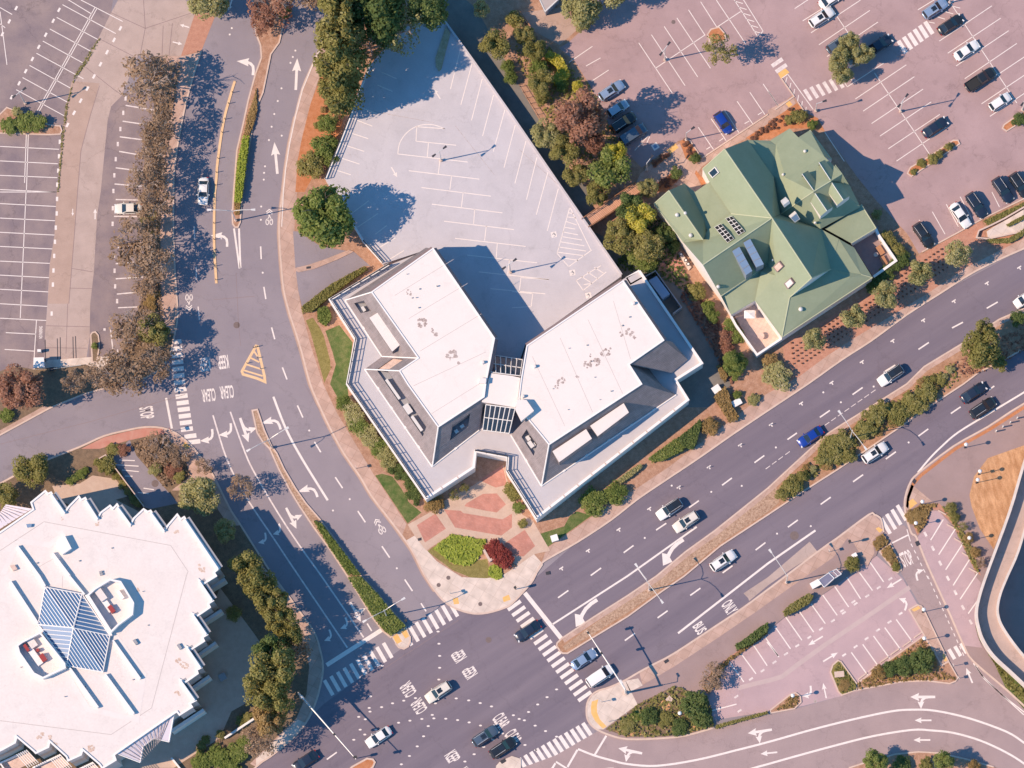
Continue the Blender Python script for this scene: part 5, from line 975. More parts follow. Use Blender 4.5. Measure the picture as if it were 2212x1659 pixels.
bench(G4((1600, 160), (1660, 120), (1730, 230), (1670, 270)), 'upper brown bench on the patio beside the white wall'); bench(G4((1650, 300), (1710, 265), (1770, 380), (1715, 420)), 'lower brown bench on the patio near the wall corner')
# patio table and chairs on the pink terrace
def table(p, r, lab):
    o = W(p, .3); t = thing('patio_table', lab, 'table', o); MB().tube([o + Vector((0, 0, .70)), o + Vector((0, 0, .75))], r, 14).build('tabletop', M['tile_pink'], t); MB().tube([o, o + Vector((0, 0, .7))], .08, 8).build('leg', M['metal_dark'], t); MB().tube([o, o + Vector((0, 0, .04))], r * .5, 10).build('base', M['metal_dark'], t)
table(G3((1560, 1390))[0], .6, 'round pink table on the tiled corner terrace of the green house'); table(G4((1600, 265))[0], .4, 'small round pale table on the dark patio by the benches')
o = W(G3((1400, 1110))[0], .3); t = thing('patio_umbrella', 'folded out pale square umbrella on the pink tiled terrace', 'umbrella', o); MB().tube([o, o + Vector((0, 0, 2.4))], .05, 6).build('pole', M['metal'], t)
mb = MB(); top = o + Vector((0, 0, 2.5)); cs_ = [o + Vector((x * .9, y * .7, 2.1)) for x, y in ((-1, -1), (1, -1), (1, 1), (-1, 1))]
for i in range(4): mb.poly([top, cs_[i], cs_[(i + 1) % 4]])
mb.build('canopy', M['coping'], t)
# ---------------------------------------------------------------- white sawtooth building
base = W((200, 1300), 0)
wb = thing('white_office_building', 'large white roofed building with sawtooth stepped edges and a blue glass pyramid skylight', 'building', base)
ZB = 12.5
ob = T(0, 2, (-300, 1470), (0, 1285), (290, 1085), (270, 1025), (392, 925), (415, 950), (442, 938), (562, 1110), (596, 1060), (682, 972), (702, 1003), (737, 985), (842, 1165), (872, 1112), (952, 1052), (977, 1078), (1012, 1040), (1127, 1220), (1157, 1162), (1242, 1082), (1276, 1105), (1302, 1095), (1422, 1270), (1452, 1222), (1532, 1128), (1562, 1170), (1592, 1150), (1895, 1590))
ob += T(0, 3, (1850, -30), (1868, 0), (1760, 68), (1722, 32), (1842, 212), (1800, 240), (1815, 270), (1706, 345), (1668, 325), (1792, 505), (1750, 532), (1765, 562), (1652, 635), (1618, 610), (1742, 790), (1700, 812), (1710, 842), (1600, 920), (1562, 895), (1692, 1075), (1640, 1102), (1660, 1132), (1552, 1200), (1530, 1172), (1510, 1182), (985, 1545), (1000, 1590), (885, 1660), (860, 1625), (715, 1500), (700, 1545), (590, 1595), (575, 1560), (430, 1428), (418, 1478), (310, 1530), (290, 1510), (145, 1388), (130, 1440), (20, 1500), (-300, 1650))
bw = P3(ob, ZB)
MB().prism(bw, .1).build('wall', mat('wb_wall', (.62, .58, .56), c2=(.68, .63, .61), scale=.4), wb)
MB().poly(atz(bw, ZB + .02)).build('roof', M['roof_cream'], wb)
mb = MB(); mb.wall(atz(bw, 0), .3, ZB - .3, ZB + .22, True); mb.build('roof_edge', M['coping'], wb)
# raised strips at the steps with grey ribbons that paint the long thin shadow gaps
mb = MB(); g2 = MB()
for c, r, a, b in ((0, 2, (450, 950), (565, 1115)), (0, 2, (745, 1000), (850, 1165)), (0, 2, (1020, 1060), (1135, 1215)), (0, 2, (1310, 1110), (1425, 1268)), (0, 2, (1600, 1165), (1890, 1595)), (0, 3, (1728, 40), (1838, 205)), (0, 3, (1672, 330), (1788, 500)), (0, 3, (1622, 615), (1738, 788)), (0, 3, (1566, 900), (1686, 1070))):
    p, q = P3(T(c, r, a, b), ZB + .5); d = (q - p).normalized(); n = Vector((d.y, -d.x, 0))
    MB().wall([p - n * -.12, q - n * -.12], .22, ZB, ZB + .62).build('step_parapet', M['coping'], wb); MB().ribbon([atz([p], ZB + .05)[0] - n * .55, atz([q], ZB + .05)[0] - n * .55], .5).build('roof_gutter', M['metal_grey'], wb)
mb = MB()
for c, r, a, b in ((0, 3, (1800, 115), (1945, 25)), (0, 3, (1750, 400), (1915, 295)), (0, 3, (1700, 690), (1865, 575)), (0, 3, (1645, 980), (1810, 865)), (0, 3, (1480, 1340), (1760, 1155))): MB().wall(P3(T(c, r, a, b), 5), .5, .1, 5).build('terrace_wall', M['white_wall'], wb)
mb = MB()
for c, r, a, b in ((0, 3, (90, 45), (328, 408)), (0, 3, (600, 0), (730, 160)), (0, 3, (740, 165), (965, 515)), (0, 3, (975, 555), (1212, 888)), (0, 3, (600, 790), (848, 1136)), (0, 3, (910, 850), (1158, 1190)), (0, 2, (150, 1400), (340, 1659)), (0, 3, (340, 0), (390, 88)), (0, 2, (455, 1460), (605, 1659)), (0, 3, (345, 440), (570, 765))): MB().wall(P3(T(c, r, a, b), ZB + .6), .3, ZB, ZB + .75).build('roof_curb', M['coping'], wb)
mb = MB()
for pts in (T(0, 2, (0, 1440), (380, 1190), (1475, 1395), (1625, 1620)) + T(0, 3, (1610, 0), (1310, 1140), (960, 1370), (0, 1250)),): mb.ribbon(P3(pts, ZB + .03), .1)
mb.ribbon(P3(T(0, 2, (315, 1592), (460, 1510)), ZB + .03), .06); mb.ribbon(P3(T(0, 3, (540, 0), (540, 100)), ZB + .03), .06); mb.build('roof_seam', M['seam'], wb)
mb = MB(); 
for pts in (T(0, 2, (160, 1355), (430, 1390), (560, 1290)), T(0, 2, (160, 1355), (30, 1640)), T(0, 3, (980, 500), (1240, 850), (1180, 1240), (760, 1150), (560, 830))): MB().ribbon(P3(pts, ZB + .026 + .002 * len(pts)), .95).build('roof_membrane', mat('membrane', (.70, .635, .61), c2=(.75, .685, .66), scale=.6), wb)
hx = T(0, 3, (390, 95), (710, 155), (950, 515), (890, 830), (575, 775), (330, 420)); ap_ = W(T(0, 3, (635, 448))[0], 14.9)
hb = P3(hx, 13.0); sky_ = MB()
for i in range(6): sky_.poly([hb[i], ap_, hb[(i + 1) % 6]])
for i in range(6): a, b = hb[i], hb[(i + 1) % 6]; sky_.quad(a, b, Vector((b.x, b.y, 12.5)), Vector((a.x, a.y, 12.5)))
ps = sky_.build('pyramid_skylight', M['glass_blue'], wb); mb = MB(); ridge = MB(); upv = Vector((0, 0, .06))
par = ((hb[0], hb[1]), (hb[1], hb[2]))
for i in range(6):
    a, b = hb[i], hb[(i + 1) % 6]; ridge.tube([a + upv, ap_ + upv], .11, 5); ridge.tube([a + upv, b + upv], .1, 5)
    # ribs run across the face, parallel to the neighbouring base edge
    e = hb[(i + 5) % 6] - a if i in (0, 3) else (hb[(i + 2) % 6] - b if i in (2, 5) else None)
    n = 9
    for k in range(1, n):
        t = k / n
        if i in (0, 3): p, q = lerp(a, b, t), lerp(a, ap_, t) if False else lerp(ap_, b, t); mb.tube([p + upv, q + upv], .085, 4)
        elif i in (1, 4): p, q = lerp(a, b, t), lerp(a, ap_, t); mb.tube([p + upv, q + upv], .085, 4)
        else: p, q = lerp(a, b, t), (lerp(a, ap_, t)); mb.tube([p + upv, q + upv], .085, 4)
mb.build('mullions', M['coping'], ps); ridge.build('ridge_bars', M['coping'], ps)
def well(pts, zt, items, name='plant_well'):
    ws = P3(pts, zt); w_ = MB(); w_.wall(ws, .3, ZB, zt, True); o = w_.build(name, M['coping'], wb); MB().poly(atz(ws, ZB + .06)).build('well_floor', M['roof_cream'], o)
    for q, sx, sy, h, an, mm in items:
        p = W(q, ZB + h); MB().box((p.x, p.y, ZB + .07), sx, sy, h, an).build('air_unit', M[mm], o)
t3 = lambda *q: T(0, 3, *q)
well(t3((760, 165), (820, 110), (950, 30), (1040, 50), (1150, 230), (1140, 330), (1020, 420), (960, 480)), 14.1, [(t3((870, 160))[0], 2.2, 1.2, 1.0, -.95, 'roof_cream'), (t3((962, 285))[0], 1.3, .75, .9, -.95, 'red_unit'), (t3((925, 250))[0], 2.6, .9, .5, -.95, 'coping'), (t3((1040, 160))[0], 1.6, .5, .8, -.95, 'coping')])
well(t3((150, 600), (190, 570), (345, 490), (555, 755), (560, 790), (370, 880), (290, 840), (165, 660)), 14.1, [(t3((228, 620))[0], 1.3, .5, .9, -.95, 'red_unit'), (t3((325, 640))[0], .5, .5, .8, -.95, 'red_unit'), (t3((370, 705))[0], 1.3, .8, .9, -.95, 'red_unit'), (t3((275, 575))[0], 1.8, 1.2, .7, -.95, 'roof_cream'), (t3((300, 690))[0], 3.5, 1.0, .45, -.95, 'coping')])
MB().prism(P3(T(0, 2, (480, 1370), (560, 1308), (618, 1420), (540, 1472)), 13.7), 12.4).build('roof_house', M['coping'], wb)
mb = MB()
for c, r, q, rx, ry in ((0, 2, (115, 1590), .5, .5), (0, 2, (245, 1222), .35, .3), (0, 2, (1170, 1400 - 260), .1, .1)):
    pass
MB().prism(P3(T(0, 2, (85, 1570), (125, 1560), (150, 1600), (112, 1615)), 13.0), 12.4).build('roof_hatch', M['tile_pink'], wb)
MB().prism(P3(T(0, 2, (225, 1210), (275, 1210), (270, 1235), (235, 1240)), 13.0), 12.4).build('roof_vent', M['panel_blue'], wb)
for q in ((1170, 570), (1550, 610)):
    p = W(T(0, 3, q)[0], ZB + .3); MB().box((p.x, p.y, ZB), .5, .9, .5, .6).build('roof_vent', M['metal_grey'], wb)
for q in ((870, 1625), (875, 1645)):
    p = W(T(0, 2, q)[0], ZB + .3); MB().box((p.x, p.y, ZB), .5, .35, .4, .3).build('roof_vent', M['metal_grey'], wb)
st = MB()
for c, r, q, rx, ry, n in ((0, 2, (1530, 1285), .35, .3, 4), (0, 2, (1740, 1590), .5, .9, 8), (0, 3, (1575, 755), .45, 1.3, 12), (0, 3, (1530, 1010), .2, .7, 4), (0, 3, (345, 1385), .7, .3, 5), (0, 3, (430, 1390), .3, .3, 3), (0, 3, (480, 1450), .2, .5, 3), (0, 3, (788, 1490), .5, .6, 8), (0, 2, (840, 1208), .3, .25, 3), (0, 2, (540, 1160), .4, .2, 2), (0, 3, (1190, 118), .15, .3, 2)):
    blotch(W(T(c, r, q)[0], ZB + .03), rx, ry, .9, n).build('roof_stain', mat('stain_tan', (.50, .34, .26), c2=(.68, .55, .47), scale=3), wb)
def awning(pts, zs):
    ws = [W(p, z) for p, z in zip(pts, zs)]; o = MB().poly(ws).build('awning', M['seam_roof'], wb); return ws, o
def seams(o, a, b, c, d, n):
    mb = MB()
    for k in range(1, n): mb.tube([lerp(a, b, k / n) + Vector((0, 0, .04)), lerp(d, c, k / n) + Vector((0, 0, .04))], .05, 4)
    mb.build('standing_seams', M['stain'], o)
ws, o = awning(T(0, 3, (1015, 1535), (1505, 1190), (1462, 1432), (1330, 1402), (1238, 1470), (1212, 1610)), (12.2, 12.2, 11.2, 11.5, 11.5, 11.2)); seams(o, ws[0], ws[1], lerp(ws[2], ws[3], .5), ws[5], 14)
mb = MB()
for a, b in zip(ws[1:], ws[2:] + [ws[0]]): mb.tube([a, b], .12, 4)
mb.build('awning_gutter', M['coping'], o)
ws, o = awning(T(0, 2, (50, 1040), (278, 1078), (0, 1252), (-120, 1300), (-30, 1150)), (11.2, 12.2, 12.2, 12.2, 11.2)); seams(o, ws[2], ws[1], ws[0], ws[4], 8)
# balconies on the south west side
for k, (x, y) in enumerate(((130, 1440), (418, 1478), (700, 1545))):
    q = t3((x - 125, y + 180), (x + 110, y + 70), (x + 185, y + 150), (x - 60, y + 270)); ws = P3(q, 6.4); o = MB().prism(ws, 6.1, True).build('balcony', M['tile_pink'], wb)
    mb = MB(); mb.wall([ws[1], ws[0], ws[3]], .25, 6.4, 7.4); mb.build('balcony_wall', M['coping'], o)
    mb = MB()
    for i in range(6): a = lerp(ws[1], ws[0], i * .07); b = lerp(ws[2], ws[3], i * .07); mb.tube([a + Vector((0, 0, 2.2)), lerp(a, b, 1.4) + Vector((0, 0, 2.2))], .07, 4)
    mb.build('pergola', M['coping'], o)
# planter walls of the courtyard
mb = MB(); mb.wall(P3(T(0, 3, (1480, 1570), (1560, 1670)), .9), .3, .1, .9); tag(mb.build('planter_wall', M['coping']), 'short white wall piece at the bottom edge below the ribbed awning', 'wall')
mb = MB(); mb.wall(P3(T(0, 3, (1940, 1400), (2212, 1220), (2330, 1130)), .9), .35, .1, .9)
t = mb.build('planter_wall', M['coping']); tag(t, 'low white planter wall below the shaded courtyard of the white building', 'wall')
mb = MB(); mb.wall(P3(T(0, 2, (820, 665), (910, 612), (1245, 1060)), 1.4), .18, .1, 1.4)
t = mb.build('retaining_wall', M['kerb']); tag(t, 'thin pale retaining wall along the small shaded parking bays', 'wall')
# ---------------------------------------------------------------- roof corner at the top edge
t = thing('shed', 'corner of a taupe roofed house at the top edge beside the brown yard', 'house', W((1180, 0), 0))
rz = P3([(1164, -6), (1178, 25), (1209, -4), (1209, -40), (1150, -40)], 4.2); MB().prism(rz, 3.9, True).build('roof', mat('taupe_roof', (.40, .34, .32), c2=(.46, .4, .38), scale=.8), t); MB().prism([lerp(p, sum(rz, Vector()) / 5, .06) for p in atz(rz, 3.88)], .1).build('wall', M['panel_blue'], t)
mb = MB(); mb.tube([rz[1], rz[2]], .14, 5); mb.tube([rz[0], rz[1]], .1, 5); mb.build('gutter', M['metal'], t)
# ---------------------------------------------------------------- curved elevated ramp at right
oo = T(3, 2, (2420, 50), (2212, 690), (2090, 1100), (1885, 1659)) + T(3, 3, (1822, 200), (1802, 330), (1822, 450), (1862, 560), (1950, 690), (2100, 830), (2212, 935), (2400, 1110))
io = T(3, 2, (2560, 300), (2300, 1000), (2165, 1440), (2070, 1659)) + T(3, 3, (2010, 150), (1985, 270), (1992, 350), (2022, 430), (2100, 550), (2212, 690), (2400, 880))
fb_ = thing('elevated_ramp', 'curved beige elevated ramp with white parapets over dry grass', 'ramp', W(T(3, 3, (1900, 300))[0], 0))
ow, iw = P3(smooth_line(oo, 4), 5.4), P3(smooth_line(io, 4), 5.2)
ow2, iw2 = atz(ow, 3.9), atz(iw, 3.9)
mb = MB(); mb.prism(ow2 + iw2[::-1], 3.3, True); mb.build('ramp_deck', M['concrete_w'], fb_)
MB().wall(ow, .42, 3.2, 5.6).build('parapet', M['paving_pale'], fb_); MB().wall(iw, .38, 3.2, 5.15).build('parapet', M['paving_pale'], fb_)
mb = MB()
for i in (4, 12, 20, 30, 38):
    if i < min(len(ow), len(iw)): p = lerp(ow[i], iw[i], .5); mb.tube([Vector((p.x, p.y, 0)), Vector((p.x, p.y, 3.3))], .45, 10)
mb.build('columns', M['concrete_w'], fb_)
# ---------------------------------------------------------------- boardwalk
bwk = thing('boardwalk', 'orange brown timber boardwalk with rails crossing from the deck to the green house', 'footbridge', W((1310, 450), 0))
L1, L2 = [(1257, 474), (1372, 396)], [(1271, 492), (1398, 408)]
a, b = W(L1[0], 2.6), W(L1[1], 1.6); c, d = W(L2[1], 1.6), W(L2[0], 2.6)
mb = MB(); mb.prism([a, b, c, d], 1.2, True); 
for i in range(4): pass
mb.build('deck_boards', M['wood'], bwk)
for p, q in ((a, b), (d, c)):
    mb = MB(); h = Vector((0, 0, 1.05)); mb.tube([p + h, q + h], .06, 5); mb.tube([p + h * .5, q + h * .5], .04, 5)
    for k in range(8): s_ = lerp(p, q, k / 7); mb.tube([s_, s_ + h], .05, 5)
    mb.build('handrail', M['wood_bench'], bwk)
MB().prism([lerp(b, c, -.03), lerp(b, c, .5), c, W(T(2, 0, (1170, 1640))[0], .4), W(T(2, 0, (1130, 1560))[0], .4)], .1).build('ramp_end', M['wood'], bwk)

sheet('brick_paving', G3((165, 330), (440, 285), (500, 440), (430, 490), (300, 510), (180, 410)), M['brick'], .1425)
slab('stone_ledge', G3((420, 240), (455, 210), (600, 430), (560, 475)), M['sidewalk_new'], .5, .1)
for i, q in enumerate(((458, 258), (522, 340), (556, 392))):
    o = W(G3(q)[0], .5); t = thing('planter', ('uppermost', 'middle', 'lowest')[i] + ' round dark rimmed planter on the white ledge beside the house', 'planter', o); MB().tube([o, o + Vector((0, 0, .4))], .24, 12, .33).build('pot', M['metal_dark'], t); MB().tube([o + Vector((0, 0, .405)), o + Vector((0, 0, .41))], .19, 12).build('soil', M['coping'], t)

random.seed(9)
for k in range(16):
    c = random.choice(((930, 640), (985, 760), (890, 620), (1260, 760), (1330, 690), (1200, 860), (1290, 840))); q = W((c[0] + random.uniform(-35, 35), c[1] + random.uniform(-30, 30)), ZR)
    MB().tube([q, q + Vector((0, 0, random.uniform(.2, .5)))], random.uniform(.06, .14), 7).build('vent_pipe', M['metal_grey'], of)
for k in range(16):
    q = W((random.uniform(40, 400), random.uniform(1130, 1520)), ZB + .03)
    MB().tube([q, q + Vector((0, 0, random.uniform(.2, .5)))], random.uniform(.06, .13), 7).build('vent_pipe', M['metal_grey'], wb)
for a, b in (((850, 640), (980, 560)), ((880, 690), (1010, 612)), ((905, 760), (1040, 678)), ((890, 835), (1050, 760)), ((930, 895), (1050, 820))): MB().ribbon(P3([lerp(Vector(a + (0,)), Vector(b + (0,)), .02)[:2], b], ZR + .004), .07).build('roof_seam', M['seam'], of)
for a, b in (((1150, 770), (1220, 920)), ((1210, 730), (1280, 890)), ((1270, 690), (1345, 850)), ((1325, 650), (1362, 775))): MB().ribbon(P3([a, b], ZR + .004), .07).build('roof_seam', M['seam'], of)
# ================================================================ STREET FURNITURE
def V3(x, y, z): return Vector((x, y, z))
def twin_lamp(kind='twin', h=10., arm=3.2, bent=True):
    t = thing('street_lamp', 'x', 'street lamp', (0, 0, 0)); t['_w'] = (0, 0, 0)
    mb = MB(); mb.tube([V3(0, 0, .6), V3(0, 0, h)], .11, 8, .07); mb.build('pole', M['metal'], t); MB().tube([V3(0, 0, 0), V3(0, 0, .6)], .26, 8).build('base', M['kerb'], t)
    for s in ((1, -1) if kind == 'twin' else (1,)):
        pts = [V3(0, 0, h - 1.2), V3(s * arm * .25, 0, h - .35), V3(s * arm * .6, 0, h + .12), V3(s * arm, 0, h + .25)] if bent else [V3(0, 0, h - .1), V3(s * arm, 0, h - .1)]
        a = MB().tube(pts, .055, 6).build('arm', M['metal'], t)
        e = pts[-1]; hd = MB(); 
        hd.poly([e + V3(s * .0, -.12, .05), e + V3(s * .75, -.2, .02), e + V3(s * .75, .2, .02), e + V3(0, .12, .05)][::s]); hd.poly([e + V3(0, -.12, -.06), e + V3(0, .12, -.06), e + V3(s * .75, .2, -.1), e + V3(s * .75, -.2, -.1)][::s])
        hd.quad(e + V3(0, -.12, .05), e + V3(0, -.12, -.06), e + V3(s * .75, -.2, -.1), e + V3(s * .75, -.2, .02)); hd.quad(e + V3(0, .12, .05), e + V3(s * .75, .2, .02), e + V3(s * .75, .2, -.1), e + V3(0, .12, -.06)); hd.quad(e + V3(s * .75, -.2, .02), e + V3(s * .75, -.2, -.1), e + V3(s * .75, .2, -.1), e + V3(s * .75, .2, .02))
        hd.build('lamp_head', M['metal'] if bent else M['metal_dark'], t)
    return t
def put(proto, items, group=None):
    for i, (p, z, d, lab) in enumerate(items):
        an = math.atan2(-d[1], d[0]); loc = W(p, z)
        if i == 0: o = proto; o.location = loc; o.rotation_euler = (0, 0, an); o['label'] = lab
        else: o = dup(proto, loc, an, lab)
        if group: o['group'] = group
put(twin_lamp('twin', 10, 3.3), [((509.3, 476.6), .14, (1, 0), 'twin armed street lamp at the south tip of the narrow west road hedge median'), ((587, 967), .14, (.87, -.5), 'twin armed street lamp on the pebble median beside the office terrace'), ((835.5, 1331.7), .14, (.87, -.5), 'twin armed street lamp in the green hedge above the big crosswalk'), ((1836.5, 947.6), .14, (.57, .82), 'twin armed street lamp among median bushes between blue and white cars'), ((1402, 1275), .14, (.57, .82), 'twin armed street lamp on the cobbled boulevard median')], 'twin arm street lamps on medians')
put(twin_lamp('single', 10.5, 4.6), [((1698, 1259), .13, (-.57, -.82), 'single armed lamp on the bus stop pavement reaching over the boulevard')])
put(twin_lamp('twin', 8.3, .75, False), [((953, 347), 2.6, (.8, -.6), 'dark double headed lamp on the pale deck among stall lines, north one'), ((1103, 588), 2.6, (.8, -.6), 'dark double headed lamp on the deck beside the big roof shadow')], 'deck lamps')
put(twin_lamp('twin', 9.5, .7, False), [((1436, 130), .13, (.6, -.8), 'double headed lamp among empty stalls beside a lone small tree'), ((1945, 241), .13, (.6, -.8), 'double headed lamp mid lot above a lone dark sedan'), ((2051, 6), .13, (.8, -.6), 'double headed lamp at the top edge beside a blue grey wagon'), ((2208, 238), .13, (.6, -.8), 'double headed lamp at the right edge by the orange island'), ((55, 224), .0, (.8, -.6), 'double headed lamp among white stall blocks by the bright green island')], 'parking lot lamps')
put(twin_lamp('single', 6.5, 1.0, False), [((1397, 368), .13, (.6, -.8), 'single headed lamp at the walkway corner below the parked cars'), ((1482, 303), .13, (.8, -.6), 'short lamp on the rounded planting corner of the lot'), ((1762, 240), .13, (.9, -.3), 'short lamp at the hatched walkway north of the green roofs')], 'short walkway lamps')
def post_lamp():
    t = thing('post_top_lamp', 'x', 'lamp', (0, 0, 0)); t['_w'] = (0, 0, 0); MB().tube([V3(0, 0, 0), V3(0, 0, 3.9)], .06, 6).build('pole', M['metal_dark'], t); MB().tube([V3(0, 0, 0), V3(0, 0, .25)], .16, 8).build('base', M['metal_dark'], t)
    m_ = MB(); m_.dome(V3(0, 0, 4.0), .34, .35, 10, 4); m_.tube([V3(0, 0, 3.75), V3(0, 0, 4.0)], .2, 10, .33); m_.build('globe', M['glass_white'], t); return t
put(post_lamp(), [((2084, 967), .13, (1, 0), 'white globe lamp on the bare path beside four bollards'), ((2114, 1024.5), .13, (1, 0), 'upper globe lamp at the curved edge of the tan dry grass'), ((2109, 1043), .13, (1, 0), 'lower globe lamp at the curved edge of the tan dry grass'), ((1976, 1136), .13, (1, 0), 'globe lamp in the brown bed beside the short crosswalk'), ((1990, 1090), .13, (1, 0), 'globe lamp by the yellow pad at the path corner'), ((2091, 1168), .13, (1, 0), 'globe lamp between round bushes near the elevated ramp'), ((1993, 1322), .14, (1, 0), 'globe lamp on the concrete tip beside the dashed lane'), ((1994, 1384), .14, (1, 0), 'globe lamp on bare soil above the large dark bush'), ((1711, 1507), .14, (1, 0), 'globe lamp on the small teardrop island'), ((1468, 1545), .13, (1, 0), 'globe lamp amid shrubs of the corner bed')], 'white globe lamps')
# bollards, delineators
def one(name, lab, cat, mt, h, r, group, pts, z, extra=None):
    mb = MB(); mb.tube([V3(0, 0, 0), V3(0, 0, h)], r, 8); mb.dome(V3(0, 0, h), r, r * .7, 8, 3); o = mb.build(name, mt, origin=(0, 0, 0)); tag(o, lab, cat, group)
    if '_w' in o: del o['_w']
    for i, p in enumerate(pts):
        q = o if i == 0 else o.copy()
        if i: COL.objects.link(q)
        q.location = W(p, z)
one('bollard', 'thick short post in the slanting row of four on the bare path', 'bollard', M['metal'], 1.55, .13, 'bollards on the path', [(2151.5, 932.4), (2166, 923), (2182, 913.7), (2197, 904)], .13)
yp = T(0, 0, (2010, 800), (1975, 895), (1945, 1030), (1920, 1145), (1885, 1370), (1870, 1490), (1862, 1600)) + T(0, 1, (1848, 270), (1850, 410), (1850, 530), (1860, 640), (1866, 760))
one('delineator_post', 'thin dark flexible post standing on the yellow kerb strip', 'post', M['metal_dark'], 1.1, .06, 'posts on the yellow strip', yp, .09)
one('marker_post', 'thin post standing on the outline of the yellow striped painted island', 'post', M['metal_dark'], .9, .06, 'posts on the painted island', T(0, 1, (2135, 1480), (2190, 1345), (2225, 1335)) + T(1, 1, (15, 1435), (40, 1528), (0, 1340)), .006)
one('road_delineator', 'short pale post beside a painted tick on the boulevard', 'post', M['metal'], .95, .05, 'posts by the boulevard ticks', T(2, 2, (1965, 530), (1695, 720), (1435, 893)) + T(3, 2, (20, 352)), .0)
fp = T(0, 0, *[]) 
def signpost(p, lab, h=2.4, w=.5, mt='metal'):
    o = W(p, .13); t = thing('sign_post', lab, 'sign', o); MB().tube([o, o + V3(0, 0, h)], .045, 6).build('post', M['metal_grey'], t); MB().box((o.x, o.y, h - .5 + .13), .04, w, .65, .4).build('sign_plate', M[mt], t)
signpost(T(1, 2, (868, 730))[0], 'thin sign post at the sidewalk edge beside the round dark shrubs'); signpost(T(2, 3, (770, 1090))[0], 'thin sign post on the corner pavement with the curved yellow pad')
signpost(T(2, 3, (985, 1195))[0], 'sign post at the edge of green ground cover, upper of two'); signpost(T(2, 3, (835, 1258))[0], 'sign post at the edge of green ground cover, lower of two'); signpost(T(0, 2, (1620, 635))[0], 'thin sign post on the curved sidewalk beside the dark garden'); signpost(T(3, 2, (525, 1450))[0], 'sign post at the bus stop pavement edge'); signpost(T(3, 3, (1595, 780))[0], 'sign post at the right end of the long planted island'); signpost(T(3, 3, (1645, 885))[0], 'low sign post at the rounded island corner by the lone arrow', 1.4)
signpost(T(0, 2, (1480, 410))[0], 'stop sign post at the red kerb beside the west crosswalk', 2.8, .7, 'lens_red'); signpost(T(1, 3, (1680, 152))[0], 'thin sign post on the round corner pavement'); signpost(T(3, 2, (1820, 780))[0], 'double headed sign on the tan dry grass edge', 2.6)
signpost(T(0, 1, (1340, 910))[0], 'short post in the orange shrub strip by the west lot', 1.2, .3)
# traffic signals
def signal(base, tip, h, lab, zb=.13):
    o = W(base, zb); e = W(tip, h + .9); t = thing('traffic_signal', lab, 'traffic light', o)
    MB().tube([o, o + V3(0, 0, h)], .2, 10, .15).build('pole', M['metal'], t); MB().tube([o, o + V3(0, 0, .35)], .38, 8).build('base', M['kerb'], t)
    s_ = o + V3(0, 0, h - .3); d = e - s_
    MB().tube([s_, s_ + d * .3 + V3(0, 0, .25), s_ + d * .7 + V3(0, 0, .12), e], .15, 8, .07).build('mast_arm', M['metal'], t)
    an = math.atan2(d.y, d.x)
    for f in (.62, .97):
        p = s_ + d * f; b = MB().box((p.x, p.y, p.z - .75), .36, .34, 1.15, an).build('signal_head', M['signal_yellow'], t)
        mb = MB(); n = V3(math.cos(an - 1.57), math.sin(an - 1.57), 0)
        for k, zz in enumerate((.2, .55, .9)):
            c = V3(p.x, p.y, p.z - .75 + zz) + n * .18; mb.poly([c + V3(0, 0, 1) * .12 * math.sin(a) + V3(math.cos(an), math.sin(an), 0) * .12 * math.cos(a) for a in [i * .785 for i in range(8)]])
        mb.build('lens', M['lens_red'], b)
    p = s_ + d * .28; MB().box((p.x, p.y, p.z - .1), 2.2, .08, .55, an).build('street_sign', M['coping'], t)
    top = o + V3(0, 0, h); MB().tube([top - V3(0, 0, .1), top + V3(0, 0, 2.6), top + V3(0, 0, 3.2) + d.normalized() * 1.1], .07, 6).build('lamp_arm', M['metal'], t)
    q = top + V3(0, 0, 3.2) + d.normalized() * 1.2; MB().box((q.x, q.y, q.z), .7, .3, .12, an).build('lamp_head', M['metal'], t)
signal((1351, 1497), (1268, 1363), 6.3, 'white mast arm traffic signal on the pavement corner over two waiting cars'); signal((651, 1506), (769, 1640), 6.3, 'white mast arm traffic signal reaching over the lower left road')
def pedsig(p, lab):
    o = W(p, .13); t = thing('pedestrian_signal', lab, 'traffic light', o); MB().tube([o, o + V3(0, 0, 3)], .07, 8).build('pole', M['metal_dark'], t); MB().box((o.x, o.y, 2.5), .4, .35, .9, .6).build('signal_head', M['signal_yellow'], t)
pedsig(T(1, 3, (1300, 400))[0], 'short dark signal post on the hedge median nose'); pedsig(T(2, 3, (30, 115))[0], 'short signal post on the round corner pavement'); pedsig(T(1, 3, (870, 1575))[0], 'small signal post beside the orange median tip'); pedsig(T(3, 2, (700, 1375))[0], 'thin dark signal post with curved shadow at the bus stop bed')
